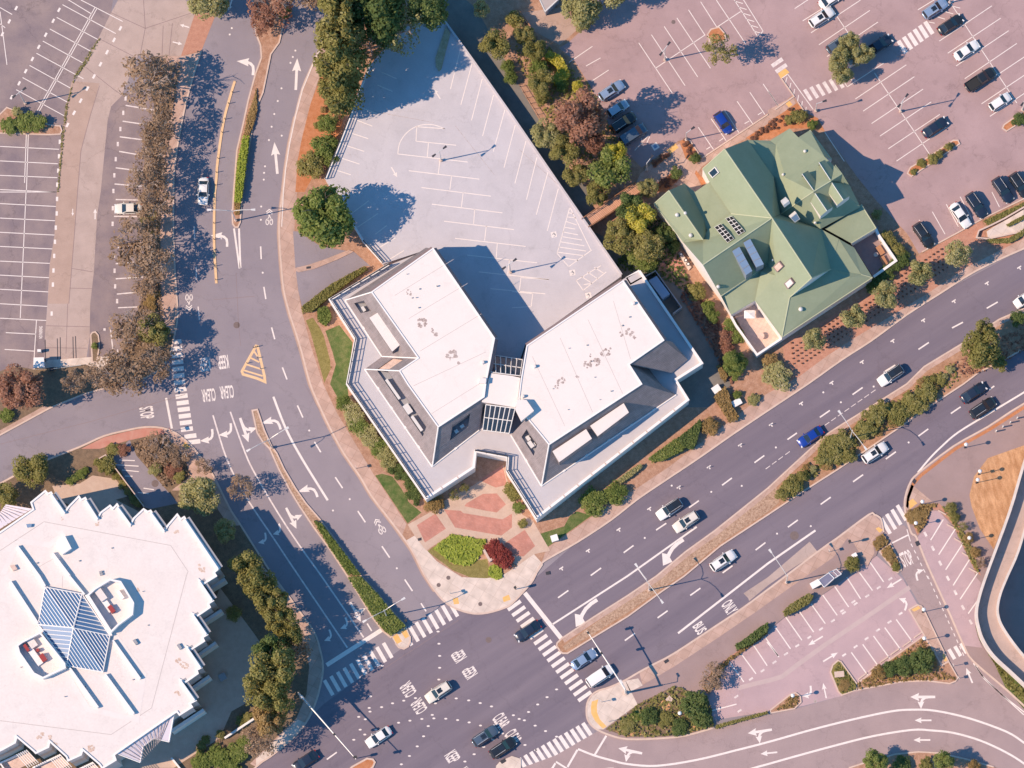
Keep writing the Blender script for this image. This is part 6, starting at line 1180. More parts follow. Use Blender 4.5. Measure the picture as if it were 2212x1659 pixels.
# kiosk, shelter, cabinets
kq = T(0, 1, (290, 1430), (378, 1428), (385, 1515), (287, 1520)); t = thing('ticket_booth', 'small white square ticket booth at the west lot entrance', 'booth', W(kq[3], 0)); ws = P3(kq, 2.7); MB().prism(ws, 2.45, True).build('roof', M['coping'], t); cc = sum(ws, Vector()) / 4; MB().prism([lerp(p, cc, .12) for p in atz(ws, 2.44)], 0).build('wall', M['white_wall'], t); MB().prism([lerp(p, cc, .10) for p in atz(ws, 2.1)], 1.1).build('window', M['glass_dark'], t)
p = W(T(0, 1, (345, 1380))[0], 0); t = thing('ticket_machine', 'small white ticket machine just above the booth', 'machine', p); MB().box(tuple(p), .6, .45, 1.3).build('body', M['coping'], t); MB().box((p.x, p.y - .24, .8), .4, .06, .3).build('screen', M['glass_dark'], t)
p = W(T(0, 1, (450, 1535))[0], 0); t = thing('barrier_gate', 'dark barrier gate box beside the booth at the lot exit', 'barrier', p); MB().box(tuple(p), .7, .5, 1.0, .1).build('cabinet', M['metal_dark'], t); MB().tube([p + V3(0, 0, .9), W(T(0, 1, (700, 1495))[0], .9)], .05, 5).build('arm', M['metal'], t)
sq = Z(1860, 1330, 320, (1290, 830), (1465, 705), (1560, 800), (1385, 955)); s2_ = Z(1860, 1330, 320, (1470, 700), (1600, 640), (1685, 725), (1565, 800))
t = thing('bus_shelter', 'glass roofed bus shelter with lavender panels above the angled stalls', 'bus shelter', W(sq[0], .13)); MB().prism(P3(sq, 2.7), 2.58, True).build('roof', mat('shelter_roof', (.17, .17, .25), rough=.6, c2=(.2, .2, .28), scale=1), t); r2 = MB().prism(P3(s2_, 2.6), 2.5, True).build('roof', mat('shelter_panel', (.27, .22, .26), rough=.6), t)
ws = P3(s2_, 2.66); mb = MB()
for a, b in ((0, 1), (1, 2), (2, 3), (3, 0)): mb.tube([ws[a], ws[b]], .07, 4)
mb.tube([lerp(ws[0], ws[1], .5), lerp(ws[3], ws[2], .5)], .06, 4); ws = P3(sq, 2.76)
for a, b in ((0, 1), (1, 2), (2, 3), (3, 0)): mb.tube([ws[a], ws[b]], .07, 4)
mb.build('roof_frame', M['coping'], t)
for p in P3(sq, 0) + P3(s2_, 0)[1:3]: MB().tube([V3(p.x, p.y, .13), V3(p.x, p.y, 2.6)], .06, 6).build('post', M['metal_grey'], t)
a, b = P3(sq, 0)[3], P3(sq, 0)[2]; MB().quad(V3(a.x, a.y, .4), V3(b.x, b.y, .4), V3(b.x, b.y, 2.3), V3(a.x, a.y, 2.3)).build('glass_wall', M['glass_dark'], t); c = lerp(a, b, .5); MB().box((c.x - .3, c.y + .5, .45), 1.8, .4, .1, math.atan2((b - a).y, (b - a).x)).build('bench_seat', M['wood_bench'], t)
def cabinet(p, lab, sx, sy, h, an, mt='coping', z=.13):
    o = W(p, z); t = thing('utility_cabinet', lab, 'cabinet', o); MB().box(tuple(o), sx, sy, h, an).build('body', M[mt], t); MB().box((o.x, o.y, o.z + h + .003), sx * 1.08, sy * 1.08, .07, an).build('lid', M[mt], t); MB().box((o.x + math.sin(an) * (sy / 2), o.y - math.cos(an) * (sy / 2), o.z + .15), sx * .8, .05, h * .7, an).build('door', M['kerb'], t)
cabinet(T(2, 2, (368, 1340))[0], 'white cabinet on the lawn corner near the brick plaza', 1.1, 1.0, 1.5, .3); cabinet(T(2, 2, (1765, 50))[0], 'square white cabinet at the head of the brown hedge', 1.3, 1.1, .9, .6); cabinet(T(2, 2, (1942, 165))[0], 'low white cabinet beneath a small round green bush', 1.5, 1.0, .7, .5); cabinet(Z(1860, 1330, 320, (1230, 910))[0], 'pale news box cluster at the left end of the bus shelter', 1.5, 1.0, 1.0, .5); cabinet(T(2, 3, (1360, 1068))[0], 'flat grey utility lid box in the green corner bed', .9, .9, .25, .8, 'kerb'); cabinet(T(3, 3, (615, 850))[0], 'pale concrete vault in the grassy lot island', 1.5, .9, .3, .1, 'kerb'); cabinet(T(3, 2, (745, 1485))[0], 'white bin on the bus stop pavement beside the bush', .8, .6, 1.0, .5)
cabinet(T(0, 3, (1925, 875))[0], 'square grey fountain box in the shaded courtyard', 1.1, 1.1, .6, .5, 'metal_grey')
# plaza sign wall
ws = T(1, 2, (1970, 1440), (2022, 1532), (2075, 1500)); o = W(ws[1], .15); t = thing('sign_wall', 'low white angled sign wall in front of the maroon bush', 'sign wall', o); MB().wall(P3(ws, 0), .3, .13, 1.3).build('wall', M['coping'], t); MB().wall(P3(ws, 0), .4, 1.302, 1.4).build('coping', M['kerb'], t)
# trellis fence along the ravine, plaza fence
fn = T(2, 0, (70, 750), (250, 1040)); t = thing('picket_fence', 'thin fence with posts along the orange bank above the walk', 'fence', W(fn[0], .13)); mb = MB(); a, b = P3(fn, .13)
for k in range(7): q = lerp(a, b, k / 6); mb.tube([q, q + V3(0, 0, 1.2)], .05, 5)
mb.build('posts', M['metal_dark'], t); MB().tube([a + V3(0, 0, 1.1), b + V3(0, 0, 1.1)], .04, 5).build('rail', M['metal_dark'], t)
fn = Z(1280, 0, 200, (190, 310), (600, 900)); t = thing('yard_fence', 'straight brown fence along the brown yard at the top', 'fence', W(fn[0], .13)); MB().wall(P3(fn, 0), .12, .13, 1.3).build('panel', M['kerb'], t); MB().wall(P3(fn, 0), .2, 1.303, 1.38).build('cap', M['wood_bench'], t)
# wheel stops
ws_ = MB(); 
def wheelstops(segs_, z, lab, grp):
    for i, (a, b) in enumerate(segs_):
        p, q = W(a, z), W(b, z); c = lerp(p, q, .5); o = MB().box((c.x, c.y, z), (q - p).length, .2, .16, math.atan2((q - p).y, (q - p).x)).build('wheel_stop', M['kerb']); tag(o, lab, 'wheel stop', grp)
wheelstops([T(3, 2, a, b) for a, b in (((1470, 1092), (1540, 1130)), ((1545, 1212), (1612, 1248)), ((1608, 1332), (1675, 1372)), ((1675, 1455), (1745, 1500)), ((1735, 1590), (1808, 1632)))], .14, 'pale wheel stop bar at a stall head beside the round bushes', 'wheel stops by the round bushes')
wheelstops([T(3, 3, a, b) for a, b in (((782, 893), (855, 838)), ((872, 823), (945, 768)), ((968, 748), (1040, 698)), ((1062, 680), (1135, 628)), ((1165, 610), (1238, 558)), ((1264, 533), (1335, 483)))], .005, 'pale wheel stop bar along the planted island of the south lot', 'wheel stops by the planted island')
# ================================================================ CARS
PAINT = {n: mat('paint_' + n, c, rough=.25, spec=.5, coat=.6, metal=mt) for n, c, mt in (('white', (.80, .78, .76), 0), ('silver', (.42, .46, .52), .5), ('black', (.018, .02, .024), 0), ('navy', (.02, .03, .055), .1), ('blue', (.01, .045, .30), .1), ('slate', (.10, .14, .19), .3), ('cream', (.72, .66, .58), 0), ('lightblue', (.30, .40, .55), .3))}
CG = mat('car_glass', (.02, .028, .04), rough=.06, spec=.7); TRIM = mat('car_trim', (.03, .03, .03), rough=.5)
def car(kind):
    """front towards +x, length about 4.7"""
    t = thing('parked_car', 'x', 'car', (0, 0, 0)); t['_w'] = (0, 0, 0)
    L_, Wd, H = {'sedan': (4.75, 1.86, 1.45), 'suv': (4.75, 1.92, 1.72), 'hatch': (4.1, 1.78, 1.52), 'pickup': (5.7, 2.0, 1.85), 'van': (5.0, 2.0, 1.95)}[kind]
    h = L_ / 2
    belt = {'sedan': .92, 'suv': 1.05, 'hatch': .98, 'pickup': 1.1, 'van': 1.12}[kind]
    # stations: x, halfwidth, z of the belt surface
    st = [(-h, .66, .62), (-h + .08, .80, belt - .14), (-h + .45, .93, belt), (-h * .45, 1, belt), (h * .3, 1, belt), (h * .55, .98, belt - .05), (h - .5, .93, belt - .13), (h - .12, .80, belt - .26), (h, .66, .55)]
    def ring(x, k, zt, zl=.25):
        w = Wd / 2 * k; return [V3(x, y * w, z) for y, z in ((-.86, zl), (-1, zl + .22), (-1, zt - .16), (-.9, zt - .03), (-.5, zt + .02), (0, zt + .035), (.5, zt + .02), (.9, zt - .03), (1, zt - .16), (1, zl + .22), (.86, zl))]
    mb = MB(); rs = [ring(*s_) for s_ in st]; n = len(rs[0])
    for r in rs: mb.v += r
    for i in range(len(rs) - 1):
        for j in range(n - 1): mb.f.append((i * n + j, i * n + n + j, i * n + n + j + 1, i * n + j + 1))
    mb.f.append(tuple(range(n))[::-1]); k = (len(rs) - 1) * n; mb.f.append(tuple(range(k, k + n)))
    body = mb.build('body', PAINT['white'], t, smooth=True)
    # cabin
    cb = {'sedan': (-h * .72, -h * .40, h * .12, h * .46), 'suv': (-h * .95, -h * .82, h * .12, h * .42), 'hatch': (-h * .95, -h * .72, h * .14, h * .50), 'pickup': (-h * .15, -h * .06, h * .28, h * .52), 'van': (-h * .96, -h * .88, h * .30, h * .62)}[kind]
    wb_, wt = Wd / 2 * .90, Wd / 2 * (.74 if kind != 'van' else .82); zb = belt - .02; zt = H - .05
    rb, r0, r1, fb = cb
    bot = [V3(rb, -wb_, zb), V3(fb, -wb_, zb), V3(fb, wb_, zb), V3(rb, wb_, zb)]; top = [V3(r0, -wt, zt), V3(r1, -wt, zt), V3(r1, wt, zt), V3(r0, wt, zt)]
    def sub(a, b, c, d, m_=.06): # inset quad
        cc = (a + b + c + d) / 4; return [lerp(p, cc, m_) for p in (a, b, c, d)]
    shell = MB(); shell.quad(bot[0], bot[1], top[1], top[0]); shell.quad(bot[1], bot[2], top[2], top[1]); shell.quad(bot[2], bot[3], top[3], top[2]); shell.quad(bot[3], bot[0], top[0], top[3])
    shell.build('cabin', PAINT['white'], t)
    def out(q, e=.012):
        nn = (q[1] - q[0]).cross(q[3] - q[0]).normalized(); return [p + nn * e for p in q]
    MB().quad(*out(sub(bot[1], bot[2], top[2], top[1], .09))).build('windscreen', CG, t); MB().quad(*out(sub(bot[3], bot[0], top[0], top[3], .12))).build('rear_window', CG, t)
    for q in ((bot[0], bot[1], top[1], top[0]), (bot[2], bot[3], top[3], top[2])): MB().quad(*out(sub(*q, .14))).build('side_windows', CG, t)
    # curved roof panel
    mb = MB(); xs = [r0 - .03, r0 * .6 + r1 * .4, r1 + .03]; g = []
    for i, x in enumerate(xs):
        for y, dz in ((-1.02, -.01), (-.6, .045), (0, .065), (.6, .045), (1.02, -.01)): g.append(V3(x, y * wt, zt + dz + (.02 if i == 1 else 0)))
    mb.v = g
    for i in range(2):
        for j in range(4): mb.f.append((i * 5 + j, i * 5 + 5 + j, i * 5 + 6 + j, i * 5 + 1 + j))
    mb.build('roof', PAINT['white'], t, smooth=True)
    if kind in ('suv',):
        for s in (-1, 1): MB().tube([V3(r0 + .1, s * wt * .9, zt + .1), V3(r1 - .1, s * wt * .9, zt + .1)], .03, 5).build('roof_rail', M['metal'], t)
    if kind == 'pickup':
        MB().quad(V3(-h + .15, -.78, belt + .06), V3(rb - .05, -.78, belt + .06), V3(rb - .05, .78, belt + .06), V3(-h + .15, .78, belt + .06)).build('bed_floor', TRIM, t)
        mb = MB(); mb.wall([V3(rb, -.86, 0), V3(-h + .1, -.86, 0), V3(-h + .1, .86, 0), V3(rb, .86, 0)], .12, belt - .05, belt + .2); mb.build('bed_side', PAINT['white'], t)
    for x in (-h * .62, h * .62):
        for s in (-1, 1):
            wh = MB().tube([V3(x, s * (Wd / 2 - .2), .33), V3(x, s * (Wd / 2 + .01), .33)], .33, 12).build('wheel', M['rubber'], t); MB().tube([V3(x, s * (Wd / 2 - .1), .33), V3(x, s * (Wd / 2 + .018), .33)], .19, 8).build('rim', M['metal'], wh)
    for s in (-1, 1):
        MB().box((h - .17, s * Wd * .33, .60), .22, .38, .12, -s * .35).build('headlight', M['lens_clear'], t); MB().box((-h + .08, s * Wd * .34, .66), .12, .34, .14, s * .2).build('tail_light', M['lens_red'], t); MB().box((fb - .35, s * (Wd / 2 + .08), zb), .16, .2, .14).build('mirror', PAINT['white'], t)
    if kind in ('suv', 'sedan'):
        MB().quad(V3(r0 * .45 + r1 * .55, -wt * .55, zt + .078), V3(r1 - .12, -wt * .55, zt + .073), V3(r1 - .12, wt * .55, zt + .073), V3(r0 * .45 + r1 * .55, wt * .55, zt + .078)).build('sunroof', CG, t) if kind == 'suv' else None
    return t
PROTO = {}
UR, DL, DR = (.83, -.55), (-.83, .55), (.55, .83)
CARS = [
 ('sedan', 'white', (439, 412), (-.03, 1), 'white sedan driving down the west road beside the yellow strip'),
 ('sedan', 'cream', (277, 450), (-1, .02), 'white car half hidden under bare branches in the west lot'),
 ('suv', 'lightblue', (1321, 196), UR, 'silver blue SUV at the upper rim of the big red tree shadow'),
 ('hatch', 'silver', (1334, 235), UR, 'short pale hatchback fully inside the red tree shadow'),
 ('suv', 'black', (1346, 265), UR, 'black SUV deepest in the red tree shadow'),
 ('van', 'slate', (1368, 291), UR, 'grey blue van at the lower rim of the red tree shadow'),
 ('hatch', 'blue', (1562, 265), DR, 'blue hatchback alone in a stall north of the green roofs'),
 ('suv', 'white', (1775, 37.5), UR, 'white SUV near the top edge above the round yellow green tree'),
 ('sedan', 'white', (1796, -3), UR, 'white car cut by the top edge of the lot'),
 ('suv', 'slate', (1813, 94), UR, 'dark car partly covered by the round yellow green tree crown'),
 ('sedan', 'navy', (1900, 97), UR, 'dark car inside the shadow beside the white crosswalk bars'),
 ('suv', 'lightblue', (2020, 19), UR, 'blue grey wagon parked beside the hatched bay at the top'),
 ('sedan', 'black', (2053, 53), UR, 'black sedan first below the hatched bay'),
 ('sedan', 'white', (2088, 109), UR, 'white sedan between the black sedan and the black pickup'),
 ('pickup', 'black', (2118, 172), UR, 'black pickup truck between two white cars'),
 ('hatch', 'white', (2160, 220), UR, 'white hatchback below the black pickup near the right edge'),
 ('sedan', 'navy', (2020, 275), UR, 'dark sedan alone above the long orange island'),
 ('sedan', 'white', (2074.5, 465), DR, 'white sedan at the lower lot kerb beside the dry bed'),
 ('suv', 'navy', (2109, 443), DR, 'dark car touching the right side of the white kerb sedan'),
 ('suv', 'black', (1995, 508), DR, 'black car by the house hedge in the lower lot corner'),
 ('suv', 'navy', (2166, 410), DR, 'dark car at the right kerb, left one of a close pair'),
 ('suv', 'black', (2203, 400), DR, 'dark car at the right edge, right one of a close pair'),
 ('suv', 'white', (1924, 811), DL, 'white car with long black glass roof on the upper boulevard'),
 ('sedan', 'blue', (1751, 943), DL, 'bright blue sedan on the boulevard beside the median bushes'),
 ('suv', 'white', (1890, 978), UR, 'white SUV with roof bars just below the median bushes'),
 ('sedan', 'navy', (2103, 848), UR, 'dark sedan leading the pair on the lower carriageway'),
 ('suv', 'black', (2123, 881), UR, 'dark SUV following in the outer lane by the white edge line'),
 ('suv', 'white', (1446, 1100), DL, 'white car with dark roof in the kerb lane beside the office'),
 ('suv', 'cream', (1482, 1127), DL, 'white SUV with small sunroof entering the left turn lane'),
 ('suv', 'white', (1562, 1211), UR, 'white SUV alone on the lower carriageway beside the cobbles'),
 ('hatch', 'white', (2214, 645), DL, 'white car cut by the right edge on the boulevard'),
 ('sedan', 'navy', (1140, 1363), DL, 'dark blue sedan stopped across the crosswalk'),
 ('sedan', 'lightblue', (1261, 1424), UR, 'silver blue sedan leaving the crosswalk under the mast arm'),
 ('van', 'white', (1296, 1460), UR, 'boxy white van under the mast arm beside the corner'),
 ('suv', 'cream', (947, 1495), DL, 'cream SUV crossing the intersection beside road words'),
 ('sedan', 'white', (818, 1592), DL, 'white sedan in the lower left of the intersection'),
 ('sedan', 'navy', (660, 1644), DL, 'dark sedan at the bottom edge beside tree shadow'),
 ('suv', 'slate', (1048, 1590), UR, 'slate blue SUV entering the intersection, left of the pair'),
 ('suv', 'black', (1086, 1615), UR, 'black SUV entering the intersection, right of the pair'),
]
random.seed(11)
def carload():
    for i, (k, col, p, d, lab) in enumerate(CARS):
        z = .0
        x, y = p
        if y < 520 and x > 1250: z = .135
        if k not in PROTO:
            PROTO[k] = car(k); o = PROTO[k]; o.location = W(p, z + .7); first = True
        else: o = dup(PROTO[k], (0, 0, 0), 0, lab)
        o['label'] = lab; lo = W(p, .8); o.location = (lo.x, lo.y, z); o.rotation_euler = (0, 0, math.atan2(-d[1], d[0]))
        moving = not (y < 520 and x > 1250 or x == 277)
        o.name = 'car' if moving else 'parked_car'; o['category'] = {'suv': 'SUV', 'van': 'van', 'pickup': 'pickup'}.get(k, 'car')
        for ch in o.children:
            if ch.name.split('.')[0] in ('body', 'cabin', 'roof', 'mirror', 'bed_side'):
                ch.material_slots[0].link = 'OBJECT'; mt = PAINT[col]
                if ch.name.startswith('roof') and not ch.name.startswith('roof_r') and p in ((1924, 811), (1446, 1100)): mt = PAINT['black']
                ch.material_slots[0].material = mt
carload()
# ================================================================ PLANTS
def crown_mesh(name, seed, n, ls, style):
    R = random.Random(seed); v, f = [], []
    nb = {'broad': 26, 'shrub': 22, 'sparse': 30, 'tall': 34, 'round': 30}[style]
    blobs = []
    for k in range(nb):
        for _ in range(30):
            x, y, z = R.uniform(-1, 1), R.uniform(-1, 1), R.uniform(-1, 1); d = math.sqrt(x * x + y * y + z * z)
            if .25 < d < 1: break
        s = R.uniform(.66, .80) if style != 'round' else .8
        rr = R.uniform(.20, .36) if style in ('broad', 'tall') else R.uniform(.16, .30) if style == 'sparse' else R.uniform(.22, .34)
        q = Vector((x, y, z)); q = q.normalized() * (d ** .6) * s
        if style in ('shrub',): q.z = abs(q.z) * .9 - .25
        if style == 'tall':
            t = (q.z + 1) / 2; q.x *= 1.15 - .55 * t; q.y *= 1.15 - .55 * t
        blobs.append((q, rr))
    if style == 'round': blobs += [(Vector((0, 0, 0)), .80)] * 12
    elif style != 'sparse': blobs += [(Vector((0, 0, -.05)), .5)] * 5
    for i in range(n):
        c, rr = R.choice(blobs); u = Vector((R.gauss(0, 1), R.gauss(0, 1), R.gauss(0, 1) + .35)).normalized()
        p = c + u * rr * R.uniform(.7, 1.08)
        nn = (u + Vector((R.gauss(0, .5), R.gauss(0, .5), R.gauss(0, .5) + .55))).normalized()
        a = nn.cross(Vector((R.gauss(0, 1), R.gauss(0, 1), R.gauss(0, 1)))).normalized(); b = nn.cross(a)
        s = ls * R.uniform(.6, 1.35); el = 1.9 if style in ('tall', 'sparse') else 1.25
        k = len(v)
        for X, Y in ((-1, -.3), (0, -.75), (1, .1), (.1, .75)): v.append(tuple(p * .97 + a * X * s * el * .6 + b * Y * s * .8))
        f.append((k, k + 1, k + 2, k + 3))
    q_ = sorted(math.hypot(x, y) for x, y, z in v)[int(len(v) * .97)]; v = [(x / q_, y / q_, .5 + z * .5) for x, y, z in v]
    me = bpy.data.meshes.new(name); me.from_pydata(v, [], f); return me
def trunk_mesh(name, seed, limbs, sub, r=.05, pale=False):
    R = random.Random(seed); mb = MB(); mb.tube([V3(0, 0, 0), V3(.02, .01, .25), V3(0, .02, .5), V3(.03, 0, .72)], r, 7, r * .45)
    for k in range(limbs):
        a = 6.283 * k / limbs + R.uniform(-.4, .4); z0 = R.uniform(.25, .5); z1 = R.uniform(.62, .9); rd = R.uniform(.4, .78)
        p0, p1, p2 = V3(0, 0, z0), V3(math.cos(a) * rd * .5, math.sin(a) * rd * .5, (z0 + z1) / 2 + .05), V3(math.cos(a + .2) * rd, math.sin(a + .2) * rd, z1)
        mb.tube([p0, p1, p2], r * .45, 5, r * .12)
        for s in range(sub):
            b = a + R.uniform(-1, 1); q = lerp(p1, p2, R.uniform(.1, .9)); e = q + V3(math.cos(b) * R.uniform(.15, .4), math.sin(b) * R.uniform(.15, .4), R.uniform(.0, .14)); mb.tube([q, lerp(q, e, .5) + V3(0, 0, .02), e], r * .18, 4, r * .06)
    me = bpy.data.meshes.new(name); me.from_pydata([tuple(p) for p in mb.v], [], mb.f); me.materials.append(M['bark_pale'] if pale else M['bark']); return me
def inpoly(p, poly):
    c = False
    for i in range(len(poly)):
        a, b = poly[i], poly[i - 1]
        if (a[1] > p[1]) != (b[1] > p[1]) and p[0] < (b[0] - a[0]) * (p[1] - a[1]) / (b[1] - a[1]) + a[0]: c = not c
    return c
def rndpts(poly, n, seed, md=2):
    R = random.Random(seed); xs = [p[0] for p in poly]; ys = [p[1] for p in poly]; out = []
    for _ in range(n * 40):
        p = (R.uniform(min(xs), max(xs)), R.uniform(min(ys), max(ys)))
        if inpoly(p, poly) and all((p[0] - q[0]) ** 2 + (p[1] - q[1]) ** 2 > md * md for q in out): out.append(p)
        if len(out) >= n: break
    return out
CM = {'broad': [crown_mesh('crown', s, 5200, .062, 'broad') for s in (1, 2, 3, 4)], 'shrub': [crown_mesh('crown', s, 1800, .095, 'shrub') for s in (5, 6, 7)], 'sparse': [crown_mesh('crown', s, 1250, .05, 'sparse') for s in (8, 9, 10, 14)], 'tall': [crown_mesh('crown', s, 6500, .05, 'tall') for s in (11, 12, 13)], 'round': [crown_mesh('crown', s, 2400, .08, 'round') for s in (15, 16)]}
TM = {'broad': [trunk_mesh('trunk', s, 6, 2) for s in (1, 2)], 'sparse': [trunk_mesh('trunk', s, 11, 6, .045, True) for s in (3, 4)]}
PC = [0]
def plant(style, leaf, p, r, h, label, name=None, group=None, z=.13, cz=None, squash=1.0, rot=None):
    PC[0] += 1; k = PC[0]; R = random.Random(k * 17)
    tall = style in ('broad', 'sparse', 'tall')
    h = h * (1.16 if tall and style != 'sparse' else 1); c0 = h * (.2 if style != 'tall' else .12) if tall else 0
    mid = (c0 + h) / 2 + z; q = W(p, mid); loc = Vector((q.x, q.y, z))
    nm = name or ('tree' if tall else 'shrub')
    t = thing(nm, label, 'tree' if tall else 'shrub', loc, group); r = r / PM
    o = bpy.data.objects.new('crown' if tall else 'foliage', R.choice(CM[style])); COL.objects.link(o); o.parent = t; o.location = (0, 0, c0); o.scale = (r * R.uniform(.96, 1.06), r * squash, h - c0)
    o.rotation_euler = (0, 0, R.uniform(0, 6.28) if squash == 1 else (rot or 0))
    if not o.data.materials: o.data.materials.append(LF['green'])
    o.material_slots[0].link = 'OBJECT'; o.material_slots[0].material = LF[leaf]
    tm = R.choice(TM['sparse' if style == 'sparse' else 'broad']); o = bpy.data.objects.new('trunk' if tall else 'stem', tm); COL.objects.link(o); o.parent = t; o.scale = (r, r, h * (.95 if tall else .6)); o.rotation_euler = (0, 0, R.uniform(0, 6.28))
    return t
def T1(c, r, u, v): return T(c, r, (u, v))[0]
# ---- bare brown trees on the west strip
G = 'bare brown trees along the west strip'
for p, r, h, lab in ((T1(0, 0, 1290, 700), 64, 13, 'large bare brown tree at the north end of the west strip by the concrete apron'), (T1(0, 0, 1360, 1090), 42, 10.5, 'bare brown tree just below the large northern one on the west strip'), (T1(0, 0, 1330, 1330), 40, 9.5, 'thin bare tree beside the upper stall lines of the west strip'), (T1(0, 0, 1270, 1560), 46, 10, 'bare tree on the west strip level with the white moving sedan'), (T1(0, 1, 1340, 120), 40, 9.5, 'bare tree whose branches cover the half hidden white car'), (T1(0, 1, 1160, 430), 58, 10, 'wide bare tree below the half hidden white car'), (T1(0, 1, 1290, 620), 50, 10, 'bare tree midway down the west strip beside stall lines'), (T1(0, 1, 1250, 770), 34, 8, 'small bare tree above the orange shrub patch'), (T1(0, 1, 1170, 1170), 56, 9.5, 'bare tree at the south end of the strip below the orange shrubs'), (T1(0, 1, 1060, 1560), 54, 10, 'bare tree leaning over the entry beside the small teardrop island'), (T1(0, 1, 1330, 1480), 42, 10, 'bare tree at the south corner of the strip beside the crosswalk')):
    plant('sparse', 'brown', p, r, h, lab, group=G)
plant('broad', 'olive', T1(0, 1, 1330, 1210), 34, 8.5, 'leafy olive tree among bare trees casting a solid shadow near the crosswalk'); plant('sparse', 'olive', T1(0, 1, 1290, 260), 26, 7, 'small greenish tree amid the bare trees beside sunlit pavement'); plant('sparse', 'brown', T1(0, 1, 860, 1570), 34, 9, 'bare tree over the side street shadow left of the strip corner', group=G); plant('sparse', 'brown', T1(0, 1, 640, 1640), 28, 9, 'bare tree behind the entry rails at the side street', group=G)
for i, (u, v, r) in enumerate(((1330, 880, 14), (1290, 960, 13), (1320, 1010, 10), (1180, 1240, 12))): plant('shrub', 'tan', T1(0, 1, u, v), r, 1.2, 'orange tan shrub in the patch on the west strip', group='orange shrubs of the west strip')
plant('broad', 'red', (45, 842), 50, 9, 'round red brown tree at the left edge beside the ticket booth'); plant('shrub', 'green', T1(0, 2, 60, 260), 18, 1.6, 'bright green shrub under the red brown tree at the left edge')
plant('shrub', 'green', T1(0, 1, 820, 1330), 8, 1.4, 'small shrub on the teardrop island by the entry rails')
for i, (x, y, r) in enumerate(((22, 268, 22), (55, 262, 24), (85, 268, 20), (38, 240, 12))): plant('shrub', 'green' if i < 3 else 'pale', (x, y), r, 2.2, ('leftmost bright green shrub of the west lot island', 'middle bright green shrub of the west lot island', 'right bright green shrub at the tip of the west lot island', 'pale flowering shrub behind the west lot island lamp')[i])
island(T(0, 0, (-40, 1150), (-20, 1010), (60, 930), (140, 960), (300, 1000), (420, 1080), (520, 1090), (535, 1130), (520, 1160), (420, 1165)), 'soil', .15, 0, .18)
# ---- north west
plant('tall', 'pale', T1(0, 0, 1790, -10), 44, 9, 'spiky pale green tree cut by the top edge beside the west road'); plant('sparse', 'red', (585, 18), 50, 9, 'red brown tree at the top of the hedge median'); plant('shrub', 'green', T1(1, 0, 230, 100), 17, 2.2, 'small green shrub beside the red brown median tree'); plant('sparse', 'red', (566, 52), 26, 5, 'low red brown tree on the wide top of the median'); plant('sparse', 'brown', (655, -18), 44, 13, 'bare tree at the top edge whose branch shadow crosses the west road')
for x, y, r, h, lf, lab in ((742, 12, 52, 20, 'olive', 'tall drooping olive tree at the top of the row west of the deck'), (736, 78, 52, 22, 'olive', 'second tall drooping olive tree in the row west of the deck'), (734, 142, 52, 22, 'olive', 'third tall drooping olive tree in the row west of the deck'), (732, 200, 44, 17, 'olive', 'lowest tall drooping olive tree by the deck railing')): plant('tall', lf, (x, y), r, h, lab, group='tall olive trees beside the deck')
for x, y, r, h, lab in ((812, 28, 66, 19, 'large dark tree spreading over the shaded north end of the deck'), (862, 62, 52, 17, 'dark tree with pale tips over the deck shadow'), (922, 18, 46, 15, 'dark tree at the top edge above the deck tip'), (798, 95, 42, 15, 'shaded dark tree squeezed behind the tall olive row')): plant('broad' if x in (812, 922) else 'sparse', 'deep' if x != 862 else 'pale', (x, y), r, h, lab)
plant('tall', 'green', (697, 464), 64, 15, 'big dark green tree beside the deck shading its stalls'); plant('shrub', 'olive', (672, 492), 30, 4, 'yellowish skirt of foliage below the big dark deck tree')
for x, y, r, h, lab in ((708, 268, 22, 3.5, 'upper clipped green shrub between orange bank and deck'), (702, 318, 30, 4, 'middle clipped green shrub between orange bank and deck'), (672, 356, 32, 3.4, 'wide low shrub at the sidewalk above the big deck tree'), (716, 345, 18, 3.5, 'shrub against the deck wall below the clipped pair')): plant('round', 'green' if y != 356 else 'olive', (x, y), r, h, lab)
for i, (u, v) in enumerate(((560, 1020), (575, 1050), (520, 1080), (625, 885), (640, 810), (580, 945))): plant('shrub', 'tan' if i % 2 else 'olive', T1(1, 0, u, v), 8 if i != 3 else 10, .8, 'small dark tuft on the orange bank', group='tufts on the orange bank')
